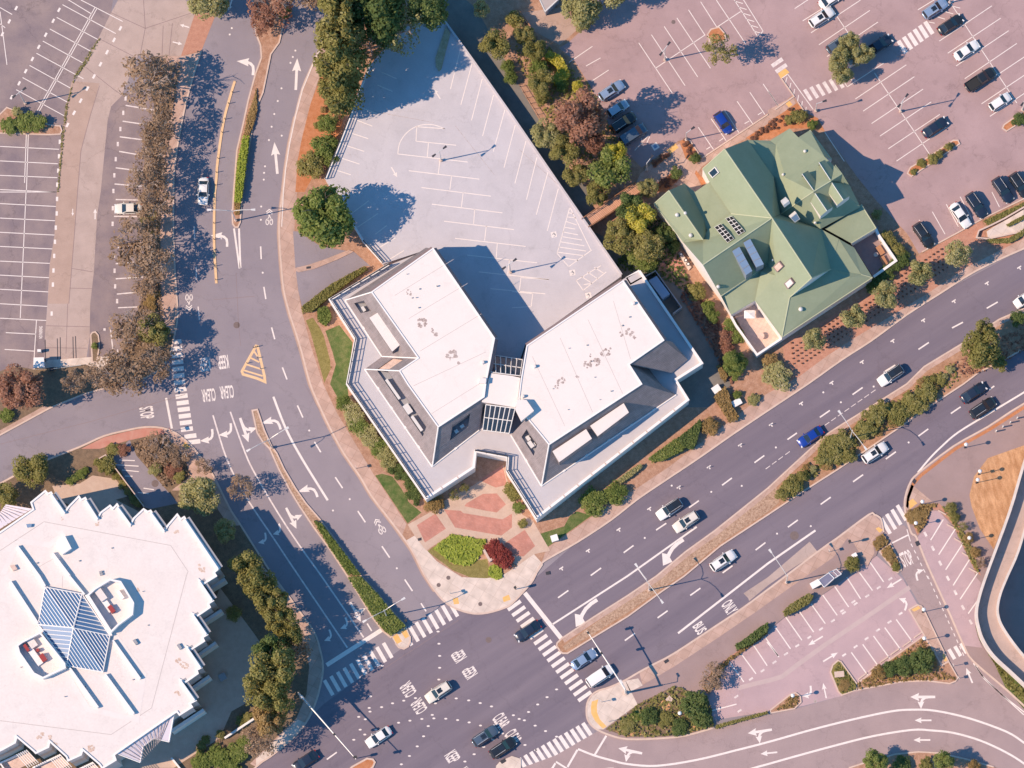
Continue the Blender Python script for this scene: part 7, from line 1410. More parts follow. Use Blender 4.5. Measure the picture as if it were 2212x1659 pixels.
# ---- ravine
for x, y, r, h, lf, lab in ((1070, 97, 31, 7, 'olive', 'olive tree on the far side of the dark walk near the deck top'), (1096, 143, 15, 2.4, 'green', 'upper of two bright round shrubs by the dark walk'), (1103, 168, 15, 2.4, 'green', 'lower of two bright round shrubs by the dark walk'), (1040, 18, 19, 7, 'pale', 'pale narrow tree in deep shade at the top edge'), (1113, 42, 20, 4, 'olive', 'shrub at the left end of the brown yard fence'), (1133, 74, 22, 5, 'olive', 'yellowish tree touching the lower end of the yard fence'), (1155, 108, 24, 5, 'olive', 'olive tree above the yellow hedge'), (1163, 146, 20, 4, 'green', 'green tree left of the yellow hedge'), (1168, 178, 28, 5.5, 'olive', 'feathery grey green tree by the picket fence'), (1170, 208, 18, 3.5, 'olive', 'shrub at the lower end of the feathery tree'), (1214, 186, 15, 2.4, 'green', 'small green shrub below the yellow hedge'), (1247, 186, 13, 3, 'yellow', 'small yellow shrub beside the red brown tree'), (1182, 292, 33, 6, 'pale', 'pink tinged shrub tree below the red brown tree'), (1220, 325, 32, 6, 'olive', 'olive tree between the red tree and the deck edge'), (1246, 378, 27, 5, 'olive', 'round olive tree by the deck edge above the boardwalk'), (1318, 362, 44, 8, 'green', 'large green tree at the lower lot corner'), (1333, 330, 20, 8.5, 'yellow', 'yellow topped tree behind the large green lot tree'), (1288, 418, 27, 5, 'olive', 'olive tree just above the boardwalk'), (1398, 405, 22, 5, 'pale', 'yellow green shrub tree at the head of the boardwalk'), (1360, 446, 30, 7, 'deep', 'dark tree below the boardwalk'), (1383, 472, 31, 7.5, 'yellow', 'bright yellow green round tree beside the green house'), (1341, 507, 37, 6, 'olive', 'large olive tree between deck edge and yellow tree'), (1400, 530, 34, 7, 'olive', 'olive tree below the bright yellow tree'), (1378, 552, 22, 3.5, 'green', 'clipped round shrub at the lower left of the grove'), (1400, 570, 20, 3.5, 'green', 'lowest clipped round shrub of the grove'), (1440, 505, 22, 5, 'deep', 'dark tree touching the house eave'), (1452, 530, 17, 4, 'deep', 'small dark tree above the paved circles')):
    plant('broad' if h >= 5 else 'round' if h < 4 else 'shrub', lf, (x, y), r, h, lab)
plant('broad', 'red', (1254, 250), 54, 14.5, 'big red brown tree shading the parked cars'); plant('broad', 'red', (1285, 308), 24, 7, 'drooping lower part of red brown foliage beside the grey van')
plant('broad', 'pale', (1256, 15), 42, 8, 'wide pale tree beside the red painted walk at the top'); plant('shrub', 'pale', (1262, 52), 22, 3.5, 'pale shrub at the lot edge below the wide pale mass'); plant('broad', 'pale', (1318, -22), 38, 9, 'pale tree at the top edge casting speckled shade on the lot')
plant('sparse', 'olive', T1(2, 0, 1800, 430), 36, 10.5, 'lone small tree on the tiny orange island among stalls'); 
for i, (u, v, r) in enumerate(((690, 390, 22), (640, 470, 20), (600, 540, 20), (640, 630, 24), (790, 470, 22), (850, 470, 18), (720, 350, 18))): plant('broad', 'pale', T1(3, 0, u, v), r, 6, ('yellow green clump ringing the white lot object, at its north', 'yellow green clump ringing the white lot object, at its north west', 'yellow green clump ringing the white lot object, at its west', 'yellow green clump ringing the white lot object, at its south west', 'yellow green clump ringing the white lot object, at its north east', 'yellow green clump ringing the white lot object, at its east', 'yellow green clump touching the half covered dark car')[i])
cabinet(T1(3, 0, 722, 545), 'white box ringed by yellow green clumps in the lot', 1.5, 1.3, 2.6, .5)
# ---- house surroundings
for x, y, r, h, lf, lab in ((1503, 628, 21, 2.6, 'olive', 'green shrub in the pinkish bed below the paved circles'), (1531, 665, 17, 3, 'green', 'rounded green shrub by the house wall, above the dark one'), (1541, 682, 15, 2.5, 'green', 'lower rounded green shrub by the house wall'), (1578, 705, 17, 2, 'green', 'upper green mound beside the pink terrace'), (1592, 728, 17, 2, 'green', 'lower green mound beside the pink terrace'), (1568, 730, 20, 2.4, 'red', 'reddish shrub left of the terrace mounds'), (1572, 758, 18, 2, 'red', 'lower reddish shrub by the terrace corner'), (1588, 780, 26, 5, 'green', 'cone shaped green tree below the terrace corner'), (1590, 806, 17, 2, 'green', 'bright shrub at the foot of the cone shaped tree')): plant('shrub' if h < 5 else 'tall', lf, (x, y), r, h, lab)
G = 'young olive trees in the mulch bed'
for i, (u, v, r) in enumerate(((400, 1280, 25), (740, 1080, 26), (1020, 890, 27), (1310, 700, 27), (1640, 530, 29))): plant('broad', 'pale', T1(3, 1, u, v), r, 6.4, ('lowest of five young olive trees in the mulch bed by the boulevard', 'second lowest young olive tree in the mulch bed by the boulevard', 'middle young olive tree in the mulch bed by the boulevard', 'fourth young olive tree, beside the house hedge', 'topmost young olive tree, near the curved ramp')[i], group=G)
for i, (u, v, r, lf) in enumerate(((1020, 380, 15, 'olive'), (1060, 430, 14, 'olive'), (1120, 500, 17, 'olive'), (1170, 580, 18, 'deep'), (1110, 640, 18, 'deep'), (1030, 700, 18, 'deep'), (960, 760, 18, 'deep'), (900, 810, 16, 'deep'), (940, 190, 12, 'pale'))): plant('shrub', lf, T1(3, 1, u, v), r, 2.2, 'hedge shrub wrapped round the white patio wall' if i < 8 else 'small pale shrub in the house shadow', group='hedge shrubs round the patio' if i < 8 else None)
plant('shrub', 'pale', (1681, 812), 34, 2.6, 'large spiky pale shrub at the sidewalk end of the mulch bed'); plant('shrub', 'tan', (1663, 778), 18, 2, 'tan shrub above the large spiky one')
plant('broad', 'olive', (2119, 752), 42, 8, 'large bright green tree on the upper boulevard median'); plant('broad', 'olive', (2128, 712), 22, 7, 'upper bump of green tree crowns on the median'); plant('shrub', 'olive', (2162, 786), 18, 3, 'small shrub right of the large median tree'); plant('shrub', 'deep', (2200, 690), 18, 2.5, 'dark median shrub at the right edge')
for i, (x, y, r) in enumerate(((1975, 872, 30), (1942, 892, 26), (2000, 850, 24), (1886, 900, 26), (1872, 925, 24), (1800, 968, 30), (1818, 948, 22), (1780, 990, 18), (1834, 985, 18), (1712, 1050, 24), (1692, 1066, 18), (1735, 1028, 14), (1905, 880, 18))): plant('shrub', 'olive', (x, y), r, 2.4, ('upper big shrub of the dense median group', 'shrub below the upper big one in the dense median group', 'topmost shrub where the median turns bare orange', 'big shrub right of the median lamp', 'shrub just beside the median lamp pole', 'big shrub below the median lamp', 'shrub between the lamp and the blue sedan', 'lower shrub before the bare orange gap', 'shrub beside the white roof bar SUV', 'largest shrub of the last median cluster by the cobbles', 'last shrub before the cobbles begin', 'small shrub at the top of the last cluster', 'small shrub bridging the lamp group')[i])
for p in rndpts([(1700, 1042), (1800, 952), (1900, 887), (2000, 817), (2060, 782), (2078, 815), (2010, 868), (1900, 938), (1800, 1003), (1725, 1058)], 34, 5, 9): plant('shrub', ('olive', 'pale', 'tan')[PC[0] % 3], p, 8 + PC[0] % 7, 1.2, 'small brownish filler shrub between the bigger bushes of the boulevard median', group='filler shrubs of the boulevard median')
random.seed(5)
# ---- SW block
for st, lf, x, y, r, h, lab in (('broad', 'olive', 68, 1014, 37, 5, 'round yellow green tree at the kerb of the side street'), ('broad', 'olive', 10, 1072, 29, 5, 'green tree at the left edge above the taupe awning'), ('shrub', 'olive', 225, 1006, 24, 2.5, 'rounded bed of yellow green shrubs by the thin wall'), ('broad', 'pale', 430, 1073, 42, 6.5, 'pale yellow green tree on the sidewalk beside the west road'), ('broad', 'pale', 485, 1148, 25, 5, 'small flowering tree in the white building shadow'), ('shrub', 'red', 375, 1011, 19, 1.8, 'red shrub in the dark corner garden'), ('shrub', 'olive', 388, 1030, 15, 1.5, 'greenish shrub under the red one in the corner garden'), ('sparse', 'brown', 345, 970, 40, 3, 'dark bare shrub mass filling the corner garden'), ('sparse', 'brown', 385, 985, 26, 2.5, 'dark bare shrub beside the corner sidewalk'), ('shrub', 'red', 268, 970, 15, 1.2, 'small red shrub behind the red kerb'), ('shrub', 'olive', 245, 970, 15, 1.2, 'green shrub behind the red kerb'), ('shrub', 'pale', 335, 1015, 15, 1.4, 'white flowering shrub above the shaded bays'), ('sparse', 'brown', 440, 1008, 20, 4, 'leafless sapling at the sidewalk corner'), ('round', 'olive', 504, 1326, 17, 2.2, 'round yellow green shrub alone in the dark courtyard')): plant(st, lf, (x, y), r, h, lab)
for i, (u, v, r) in enumerate(((1010, 790, 12), (1060, 870, 11), (1110, 930, 11), (1150, 990, 11), (1195, 1030, 10))): plant('shrub', 'olive', T1(0, 2, u, v), r, 1, 'low shrub in the row along the thin wall', group='low shrubs along the thin wall')
for i, (u, v, r) in enumerate(((600, 840, 10), (650, 810, 10), (700, 780, 11), (740, 750, 9))): plant('shrub', 'green', T1(0, 2, u, v), r, 1, 'low green shrub in the shaded bed behind the round tree', group='low shrubs of the shaded bed')
G = 'row of trees east of the white building'
for i, (x, y, r, h) in enumerate(((532, 1228, 36, 10), (562, 1264, 38, 10), (588, 1300, 36, 10), (606, 1340, 34, 10), (628, 1372, 26, 9), (584, 1408, 34, 11), (592, 1444, 46, 13), (566, 1490, 40, 12), (594, 1510, 40, 12), (580, 1552, 38, 10))): plant('broad', 'olive' if i not in (5, 9) else 'deep' if i == 5 else 'tan', (x, y), r, h + 1, ('topmost tree of the row east of the white building', 'second tree from the top in the row beside the courtyard', 'third tree from the top in the row beside the courtyard', 'fourth tree from the top of the row, by the road words', 'small tree jutting from the row toward the road', 'dark tree midway in the row above the stop line', 'largest tree of the row shading the crosswalk', 'tree left of the largest shaded pair near the mast arm', 'tree just above the base of the mast arm', 'tan lowest tree of the row by the mast arm')[i], group=G)
plant('sparse', 'brown', (560, 1600), 36, 10, 'bare tree at the bottom casting branch shadows over the sidewalk'); plant('sparse', 'brown', (640, 1392), 34, 9, 'bare tree beside the row with thin shadow on the road'); plant('sparse', 'brown', (520, 1052), 0.1 + 30, 7, 'bare tree by the west road with speckled shadow')
for i, (u, v, r) in enumerate(((1750, 1600, 26), (1900, 1560, 28), (2050, 1520, 24), (2120, 1450, 18), (2000, 1640, 24))): plant('shrub', 'green', T1(0, 3, u, v), r, 2, 'green shrub in the bed below the courtyard wall', group='shrubs below the courtyard wall')
for i, (u, v, r) in enumerate(((1730, 1470, 12), (1780, 1420, 11), (1900, 1370, 11), (2080, 1260, 13), (2140, 1210, 12))): plant('shrub', 'olive', T1(0, 3, u, v), r, .9, 'small plant in the strip between courtyard and white wall', group='small plants of the courtyard strip')
# ---- office garden
G = 'yellow green shrubs against the office terrace'
for i, (u, v, r) in enumerate(((760, 170, 17), (820, 225, 19), (860, 300, 20), (890, 365, 20), (960, 430, 20), (1000, 490, 18), (1060, 545, 19), (1110, 590, 18), (1140, 645, 20))): plant('round', 'pale' if i % 3 else 'green', T1(1, 2, u, v), r * 1.1, 1.9, 'yellow green clipped shrub in the row against the terrace wall', group=G)
G = 'dark round shrubs at the terrace corner'
for u, v, r in ((1175, 740, 11), (1245, 725, 12), (1228, 790, 10), (1300, 800, 12), (1330, 865, 14), (1370, 950, 16), (1330, 960, 12), (1385, 1030, 7)): plant('round', 'deep', T1(1, 2, u, v), r, 1.3, 'dark round shrub near the terrace corner and curved lawn', group=G)
plant('shrub', 'tan', T1(1, 2, 1540, 1040), 22, 1.8, 'brownish shrub at the foot of the terrace corner'); plant('sparse', 'olive', T1(1, 2, 1715, 960), 13, 3.4, 'small tree on the brick plaza by the terrace, left one'); plant('sparse', 'olive', T1(1, 2, 1800, 900), 11, 3.4, 'small tree on the brick plaza by the terrace, right one')
plant('shrub', 'olive', T1(2, 2, 20, 960), 16, 1.4, 'green shrub on the plaza beside the terrace prow'); plant('shrub', 'olive', T1(2, 2, 95, 1200), 11, 1.4, 'small shrub at the plaza steps near the terrace tip'); plant('shrub', 'olive', T1(2, 2, -25, 1100 - 200), 14, 1.4, 'shrub in the corner bed of the brick plaza'); plant('shrub', 'green', T1(2, 2, 60, 1060), 14, 1.2, 'low hedge plant along the terrace wall by the plaza')
plant('round', 'maroon', T1(1, 2, 2060, 1430), 22, 1.8, 'maroon bush behind the white sign wall, upper left lobe'); plant('round', 'maroon', T1(1, 2, 2140, 1510), 22, 1.8, 'maroon bush behind the white sign wall, lower right lobe'); plant('round', 'maroon', T1(1, 2, 2105, 1465), 21, 2.0, 'maroon bush behind the white sign wall, centre lobe')
plant('round', 'green', T1(2, 2, 700, 1020), 31, 2.0, 'large clipped dark green dome by the boulevard sidewalk'); plant('round', 'green', T1(2, 2, 895, 945), 25, 2.0, 'clipped dark green dome touching the larger one'); plant('round', 'tan', T1(2, 2, 1710, 365), 20, 1.8, 'brown clipped shrub at the sidewalk before the brown hedge'); plant('round', 'green', T1(2, 2, 1945, 95), 10, 1.2, 'small round bright shrub above a white cabinet'); plant('shrub', 'pale', T1(2, 2, 2090, 130), 14, 1.3, 'pale flowering shrub beside the small round one')
# ---- SE plants
for st, lf, p, r, h, lab in (('round', 'deep', T1(3, 3, 1330, 740), 29, 3, 'largest dark round bush on the long lot island'), ('round', 'deep', T1(3, 3, 1180, 775), 23, 2.6, 'dark round bush second from the right on the long island'), ('round', 'deep', T1(3, 3, 1060, 800), 18, 2.2, 'dark round bush third from the right on the long island'), ('round', 'tan', T1(3, 3, 960, 830), 17, 1.8, 'brownish round bush at the left of the long island'), ('round', 'deep', T1(2, 3, 1580, 1120), 31, 3, 'largest dark bush of the corner bed by the lot entrance'), ('round', 'deep', T1(2, 3, 1640, 1235), 22, 2.4, 'dark bush below the largest in the corner bed'), ('round', 'deep', T1(2, 3, 1180, 1215), 20, 1.8, 'dark bush beside the green ground cover of the corner bed'), ('shrub', 'deep', T1(2, 3, 1450, 1310), 20, 1.6, 'low dark bush at the bottom of the corner bed'), ('shrub', 'olive', T1(2, 3, 1330, 1250), 18, 1.3, 'low green plant in the middle of the corner bed'), ('shrub', 'olive', T1(2, 3, 1000, 1300), 18, .9, 'low green plant at the left of the corner bed'), ('sparse', 'brown', T1(2, 3, 1730, 870), 32, 4, 'bare twiggy shrub between sidewalk and south lot'), ('round', 'olive', T1(3, 2, 730, 1560), 18, 1.8, 'bush just right of the bus shelter'), ('broad', 'green', T1(3, 3, 930, 1600), 27, 5, 'green tree on the bottom bank, left one'), ('broad', 'green', T1(3, 3, 1520, 1600), 22, 5, 'bright green tree on the bottom bank, right one'), ('shrub', 'olive', T1(3, 3, 1360, 1620), 16, 2, 'olive shrub between the two bottom bank trees'), ('shrub', 'deep', T1(3, 3, 1150, 1640), 22, 2, 'shrub in dark shade at the bottom bank'), ('round', 'tan', T1(3, 3, 1780, 1640), 14, 2, 'tan dome shrub at the bottom edge right of the bank trees'), ('round', 'olive', T1(3, 2, 1580, 1070), 13, 1.6, 'olive round bush at the top of the wheel stop row'), ('round', 'olive', T1(3, 2, 1620, 1150), 11, 1.5, 'second olive round bush of the wheel stop row'), ('round', 'tan', T1(3, 2, 1735, 1330), 12, 1.6, 'brown round bush beside the globe lamp'), ('round', 'tan', T1(3, 2, 1795, 1455), 12, 1.6, 'brown round bush lowest before the ramp'), ('sparse', 'olive', T1(3, 2, 1690, 1230), 10, 2, 'thin sapling between the round bushes'), ('sparse', 'brown', T1(3, 2, 1840, 1545), 12, 2, 'bare sapling against the ramp parapet'), ('shrub', 'tan', T1(3, 2, 1290, 1130), 22, .9, 'tan ground shrub beside the short crosswalk'), ('shrub', 'tan', T1(3, 2, 1240, 1150), 14, .8, 'tan low plant at the corner kerb of the crosswalk'), ('shrub', 'tan', T1(3, 2, 960, 1370), 13, .9, 'dry shrub at the wedge beside the bus pavement'), ('shrub', 'tan', T1(3, 2, 1050, 1480), 15, .9, 'dry shrub on the wedge island by the STOP word'), ('shrub', 'olive', T1(3, 2, 1100, 1580), 10, .9, 'dry green shrub at the tip of the wedge island'), ('shrub', 'tan', T1(3, 3, 660, 950), 14, .7, 'yellow grass clump on the small pointed island')): plant(st, lf, p, r, h, lab)
for i, (u, v) in enumerate(((2060, 770), (2110, 830), (1960, 680), (2160, 900), (2020, 720))): plant('shrub', 'green', T1(3, 3, u, v), 13, .8, 'ground shrub in the green verge beneath the ramp', group='verge shrubs beneath the ramp')
island_sh = ((3, 0, 1560, 1270, 10), (3, 0, 1480, 1330, 10), (3, 0, 1420, 1370, 13), (3, 0, 1330, 1410, 11), (3, 0, 1260, 1480, 8))
for i, (c, r, u, v, s) in enumerate(island_sh): plant('shrub', 'olive', T1(c, r, u, v), s, 1.7 if i < 3 else .8, 'shrub on the long orange island below the lone dark sedan', group='shrubs on the long orange island')
plant('shrub', 'deep', T1(3, 0, 2165, 1045), 16, 1.4, 'dark shrub on the orange island at the right edge')
for i, (c, r, u, v, s, lf) in enumerate(((3, 0, 240, 1010, 16, 'olive'), (3, 0, 190, 1030, 12, 'olive'), (3, 0, 300, 1000, 12, 'olive'), (3, 0, 385, 1070, 12, 'green'), (2, 0, 1580, 1370, 13, 'deep'), (2, 0, 1410, 1490, 15, 'deep'))): plant('shrub', lf, T1(c, r, u, v), s, 2, ('green shrub beside the hatched walkway, left middle', 'green shrub beside the hatched walkway, leftmost', 'green shrub beside the hatched walkway, right middle', 'green shrub nearest the house roof corner by the walkway', 'dark bush at the lot walkway corner', 'dark bush beside the entry path of the green house')[i])
# ---- small tufts
def tufts(name, label, group, leaf, pts, r, z=.135, h=.5):
    for i, p in enumerate(pts):
        R = random.Random(i + len(pts)); o = bpy.data.objects.new(name, CM['shrub'][i % 3]); COL.objects.link(o); o.location = W(p, z); s = r * R.uniform(.8, 1.25); o.scale = (s, s, h); o.rotation_euler = (0, 0, R.uniform(0, 6))
        if not o.data.materials: o.data.materials.append(LF['green'])
        o.material_slots[0].link = 'OBJECT'; o.material_slots[0].material = LF[leaf]; tag(o, label, 'plant', group)
bed = [(1708, 740), (1745, 728), (1800, 690), (1900, 632), (1985, 565), (2080, 507), (2095, 540), (2040, 590), (1960, 642), (1880, 695), (1800, 745), (1740, 785), (1712, 790)]
pts = []
for i in range(-40, 60):
    for j in range(-20, 20):
        x = 1850 + (i + .5 * (j % 2)) * 10.5 * .83 + j * 10 * .55; y = 660 - (i + .5 * (j % 2)) * 10.5 * .55 + j * 10 * .83
        if inpoly((x, y), bed): pts.append((x, y))
tufts('groundcover_plant', 'small dark plant in the regular grid on the mulch bed', 'grid of plants on the mulch bed', 'red', pts[:190], .16)
tufts('groundcover_plant', 'small rusty plant in the orange bed along the lot walkway', 'rusty plants along the lot walkway', 'red', rndpts(T(3, 0, (0, 1060), (250, 900), (320, 985), (200, 1060), (0, 1150)), 22, 1, 5) + rndpts(T(2, 0, (2030, 1180), (2212, 1075), (2212, 1130), (2080, 1215)), 10, 2, 5), .32, .15, .6)
tufts('groundcover_plant', 'small rusty plant in the beds around the house entry path', 'rusty plants around the entry path', 'red', rndpts(T(2, 0, (1450, 1225), (1500, 1205), (1610, 1330), (1580, 1400)), 9, 3, 6) + rndpts(T(2, 0, (1200, 1410), (1330, 1325), (1370, 1345), (1240, 1440)), 8, 4, 6) + rndpts(T(2, 0, (1240, 1590), (1400, 1490), (1440, 1540), (1330, 1650)), 11, 5, 6), .38, .15, .7)
def scatter(name, polys, n, leaf, size, seed, h=.25, z=.14):
    R = random.Random(seed); v, f = [], []
    for poly in polys:
        for p in rndpts(poly, n, seed, .01):
            o = W(p, z); k = len(v); a = R.uniform(0, 6.28); s = size * R.uniform(.5, 1.4); ti = R.uniform(.1, .9); zz = R.uniform(0, h)
            d = V3(math.cos(a), math.sin(a), 0); e = V3(-math.sin(a), math.cos(a), ti)
            for X, Y in ((-1, -.2), (0, -.6), (1, 0), (.1, .6)): v.append(tuple(o + V3(0, 0, zz + .05) + d * X * s + e * Y * s))
            f.append((k, k + 1, k + 2, k + 3))
    me = bpy.data.meshes.new(name); me.from_pydata(v, [], f); me.materials.append(LF[leaf]); o = bpy.data.objects.new(name, me); COL.objects.link(o); o['kind'] = 'stuff'; return o
scatter('lime_ground_cover', [T(1, 2, (1530, 1420), (1690, 1300), (1990, 1350), (1950, 1470), (1850, 1570), (1700, 1550))], 1500, 'lime', .26, 1, .3, .15); scatter('lime_ground_cover', [T(1, 2, (2020, 1570), (2080, 1560), (2120, 1600), (2125, 1670), (2080, 1690), (2010, 1650))], 350, 'lime', .24, 2, .3, .15)
scatter('ground_cover', [[(1700, 1042), (1800, 952), (1900, 887), (2000, 817), (2060, 782), (2078, 815), (2010, 868), (1900, 938), (1800, 1003), (1725, 1058)]], 700, 'olive', .25, 4, .35, .15)
scatter('ground_cover', [[(2060, 785), (2150, 735), (2230, 690), (2230, 745), (2150, 795), (2085, 815)]], 350, 'red', .24, 44, .3, .15)
scatter('ground_cover', [T(2, 3, (805, 1325), (1000, 1180), (1100, 1100), (1400, 950), (1560, 1000), (1690, 1050), (1720, 1150), (1740, 1300), (1500, 1370), (1250, 1390), (1000, 1390))], 1100, 'olive', .26, 5, .4, .14); scatter('ground_cover', [T(2, 3, (950, 1250), (1080, 1150), (1180, 1160), (1100, 1250), (960, 1290))], 300, 'green', .24, 6, .3, .14)
scatter('ground_cover', [T(3, 3, (775, 935), (1340, 540), (1420, 640), (1480, 800), (1620, 890), (1370, 900), (1150, 910), (785, 975))], 800, 'tan', .24, 7, .3, .15); scatter('ground_cover', [T(3, 3, (560, 850), (600, 745), (760, 940), (750, 980), (640, 1020))], 350, 'olive', .2, 8, .25, .15); scatter('ground_cover', [T(3, 3, (60, 1160), (200, 1035), (260, 1040), (260, 1090), (225, 1135))], 180, 'tan', .2, 9, .25, .15)
scatter('ground_cover', [T(3, 2, (1225, 1120), (1310, 1045), (1470, 1035), (1400, 1090), (1370, 1190), (1295, 1290))], 450, 'tan', .26, 10, .4, .14); scatter('ground_cover', [T(3, 2, (980, 1440), (1050, 1395), (1140, 1570), (1110, 1615))] + [T(3, 2, (910, 1380), (990, 1300), (1040, 1370), (940, 1440))], 250, 'tan', .24, 11, .35, .15)
scatter('ground_cover', [T(2, 3, (1750, 800), (1960, 650), (2190, 455), (2205, 500), (1960, 680), (1860, 760), (1700, 1020), (1650, 960))], 450, 'tan', .26, 12, .4, .14)
scatter('ground_cover', [T(1, 1, (500, 1130), (580, 1240), (640, 1450), (650, 1540), (700, 1600), (640, 1380), (590, 1180), (640, 1150), (720, 1200), (600, 1040))], 2, 'tan', .2, 13)
scatter('ground_cover', [T(0, 2, (1130, 520), (1270, 470), (1380, 480), (1500, 560), (1640, 780), (1430, 900), (1200, 620))], 700, 'brown', .28, 14, .5, .14)
scatter('ground_cover', [T(3, 3, (1800, 440), (1850, 570), (2100, 830), (2300, 1040), (2290, 1150), (2060, 960), (1880, 600))], 700, 'olive', .25, 15, .35, .145); scatter('ground_cover', [T(3, 2, (1490, 1040), (1640, 1215), (1760, 1400), (1830, 1640), (1780, 1590), (1600, 1215))], 350, 'olive', .22, 16, .3, .14)
scatter('ground_cover', [T(0, 0, (840, 340), (870, 330), (760, 530), (640, 700), (590, 900), (560, 1100), (530, 1400), (510, 1659), (495, 1659), (530, 1200), (560, 950), (640, 660))], 500, 'olive', .13, 17, .12, .017)
mw = [(2212, 505)] + []
scatter('weeds', [[(390, 135), (345, 135), (330, 250), (312, 340), (303, 460), (312, 560), (300, 660), (270, 730), (262, 775), (360, 740), (345, 600), (346, 420)]], 2600, 'brown', .22, 18, .3, .135)
scatter('weeds', [[(1281, 192), (1316, 272), (1356, 332), (1300, 380), (1200, 300), (1140, 180), (1110, 110), (1125, 60), (1200, 110)]], 1300, 'olive', .26, 19, .5, .14)
scatter('weeds', [[(1490, 610), (1560, 700), (1600, 800), (1580, 830), (1530, 740), (1470, 640)]], 700, 'red', .26, 20, .4, .14); scatter('weeds', [[(1420, 470), (1470, 560), (1500, 640), (1430, 600), (1330, 580), (1380, 440)]], 900, 'deep', .26, 21, .4, .14)
# ---- hedges
def hedge(poly, h, leaf, label, n=900, size=.2, z=.135, seed=1):
    R = random.Random(seed); cx = sum(p[0] for p in poly) / len(poly); cy = sum(p[1] for p in poly) / len(poly)
    zz = h + z; base = atz(P3(poly, zz), z); c = sum(base, Vector()) / len(base); mb = MB(); mb.prism([lerp(p, c, .06) + V3(0, 0, h * .88) for p in base], z)
    E = [(base[i], base[(i + 1) % len(base)]) for i in range(len(base))]; tot = sum((b - a).length for a, b in E); ar = [W(p, zz) for p in rndpts(poly, n, seed, .01)]
    def leafat(o, nn):
        a = nn.cross(Vector((R.gauss(0, 1), R.gauss(0, 1), R.gauss(0, 1)))).normalized(); b = nn.cross(a); s = size * R.uniform(.6, 1.3)
        mb.quad(o + a * s, o + b * s * .7, o - a * s, o - b * s * .7)
    for p in ar: leafat(p + V3(0, 0, R.uniform(-.12, .10) * max(.6, h)), Vector((R.gauss(0, .5), R.gauss(0, .5), 1)).normalized())
    for a, b in E:
        for k in range(int((b - a).length * h * 9)):
            q = lerp(a, b, R.random()) + V3(R.gauss(0, .06), R.gauss(0, .06), R.uniform(0, h)); leafat(q, Vector((R.gauss(0, 1), R.gauss(0, 1), .4)).normalized())
    o = mb.build('hedge', LF[leaf]); tag(o, label, 'hedge'); return o
hedge(T(0, 0, (2100, 1170), (2150, 1180), (2140, 1300), (2095, 1659)) + T(0, 1, (2078, 90), (2025, 90)) + T(0, 0, (2032, 1640), (2050, 1400)), 1.2, 'lime', 'bright lime hedge on the narrow upper median', 900, .17); hedge(T(1, 2, (500, 1180), (560, 1200), (680, 1355), (800, 1510), (905, 1650), (800, 1650), (690, 1490), (640, 1420)), 1.0, 'green', 'green hedge on the upper half of the lower median', 1000, .18, seed=2); hedge(T(1, 3, (795, 10), (905, 5), (1050, 155), (1195, 335), (1290, 430), (1165, 510), (1100, 460), (1000, 330), (900, 170)), 1.3, 'green', 'dense bright green hedge ending at the median nose', 1700, .19, seed=3)
hedge(T(0, 1, (2025, 95), (2075, 95), (2070, 185), (2030, 200)), .35, 'tan', 'orange tan ground hedge at the south tip of the upper median', 200, .14, seed=4); hedge(T(0, 0, (2150, 1110), (2170, 1110), (2150, 1180), (2105, 1170), (2140, 990), (2200, 820), (2212, 760)) + [(556, 235), (545, 280)], .4, 'tan', 'rusty low growth above the lime hedge on the median', 350, .16, seed=5)
hedge(T(1, 1, (395, 990), (640, 800), (840, 690), (940, 640), (960, 665), (850, 740), (690, 860), (480, 1030), (400, 1040)), 1.3, 'olive', 'long clipped hedge beside the garage driveway', 1300, .17, seed=6); hedge(T(1, 1, (530, 1010), (610, 985), (650, 1060), (640, 1110), (600, 1150), (540, 1120)), 1.0, 'green', 'green shrub block at the lawn top beside the driveway hedge', 350, .2, seed=7)
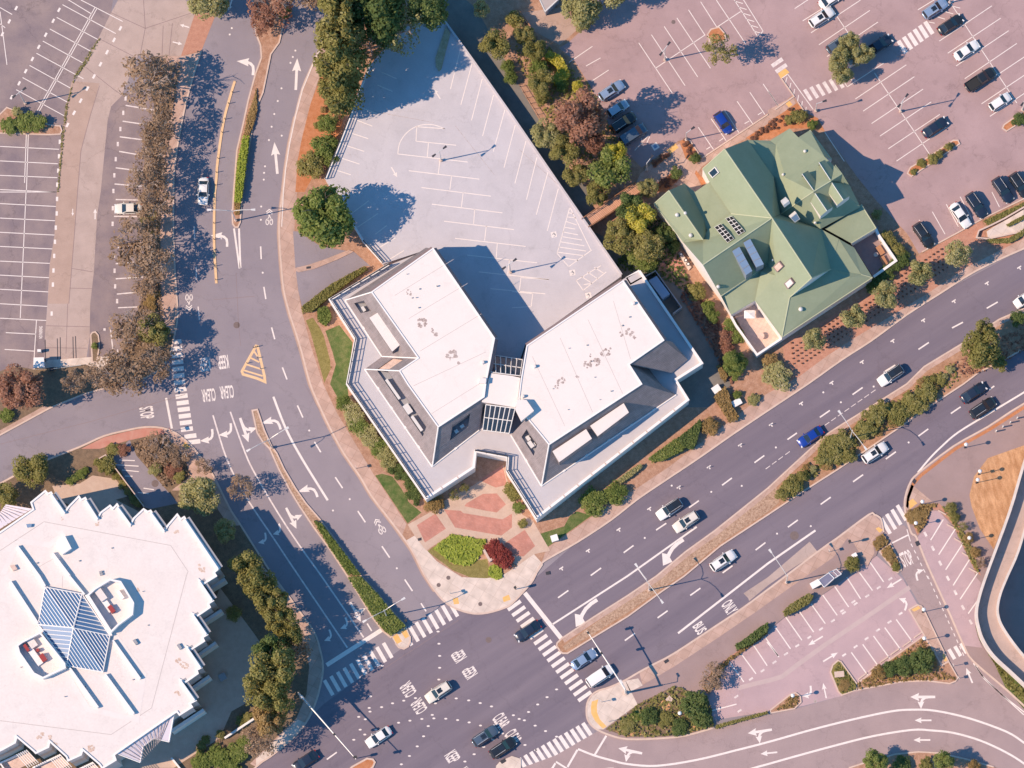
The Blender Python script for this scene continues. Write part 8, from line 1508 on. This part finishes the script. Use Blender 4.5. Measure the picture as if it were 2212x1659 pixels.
hedge(T(2, 2, (1420, 475), (1560, 370), (1625, 305), (1635, 340), (1590, 510), (1560, 560), (1500, 550)), 1.5, 'deep', 'dark green clipped hedge beside the boulevard sidewalk', 900, .18, seed=8); hedge(T(2, 2, (1180, 645), (1210, 620), (1410, 475), (1490, 545), (1480, 570), (1300, 660), (1210, 670)), 1.2, 'green', 'bright green flowering hedge next to the dark clipped one', 900, .18, seed=9); hedge(T(2, 2, (890, 845), (1000, 760), (1110, 690), (1125, 715), (1040, 790), (940, 860)), .9, 'pale', 'narrow pale flowering hedge above the two domes', 450, .17, seed=10); hedge(T(2, 2, (1745, 110), (1840, 20), (1865, 60), (1900, 190), (1960, 280), (1950, 310), (1880, 330), (1800, 200)), 1.2, 'tan', 'brown hedge curving between two white cabinets', 800, .18, seed=11)
hedge(T(2, 1, (1770, 1500), (1800, 1495), (1860, 1590), (1845, 1640), (1810, 1610)), .9, 'tan', 'small brown hedge block at the dark walk end', 250, .17, seed=12)
hedge(T(2, 0, (280, 490), (315, 435), (420, 480), (470, 570), (500, 640), (470, 690), (430, 730), (360, 720), (345, 670), (400, 610), (380, 570)), 1.7, 'yellow', 'bent bright yellow hedge above the dark tree group', 900, .2, seed=13)
hedge(Z(1860, 1330, 320, (675, 1370), (790, 1265), (1110, 1060), (1200, 1100), (1150, 1210), (900, 1370), (710, 1450)), 1.2, 'olive', 'long dark clipped hedge left of the bus shelter', 700, .17, seed=14); hedge(T(2, 3, (1935, 590), (1990, 560), (2130, 450), (2212, 400), (2212, 470), (2060, 590), (1940, 640)), 1.2, 'deep', 'dark clipped hedge along the lower half of the bus pavement', 700, .17, seed=15)
hedge(T(2, 3, (1760, 1290), (2212, 1165), (2212, 1190), (1760, 1320)), .5, 'olive', 'low green strip along the ramp road kerb', 350, .15, seed=16)
hedge(T(3, 1, (2060, 280), (2212, 200), (2212, 235), (2080, 300)), .5, 'olive', 'low growth inside the curved ramp walls', 200, .15, z=.5, seed=17); hedge(T(3, 1, (1890, 410), (2080, 400), (2212, 320), (2212, 370), (2090, 440), (1920, 440)), .7, 'olive', 'low green shrubs below the curved ramp wall', 350, .17, seed=18); hedge(T(3, 1, (1860, 250), (2030, 170), (2212, 90), (2212, 120), (2040, 215), (1900, 290)), .5, 'olive', 'thin green planting strip between lot kerb and ramp', 300, .16, seed=19)
for o in list(bpy.data.objects):
    if '_w' in o: del o['_w']
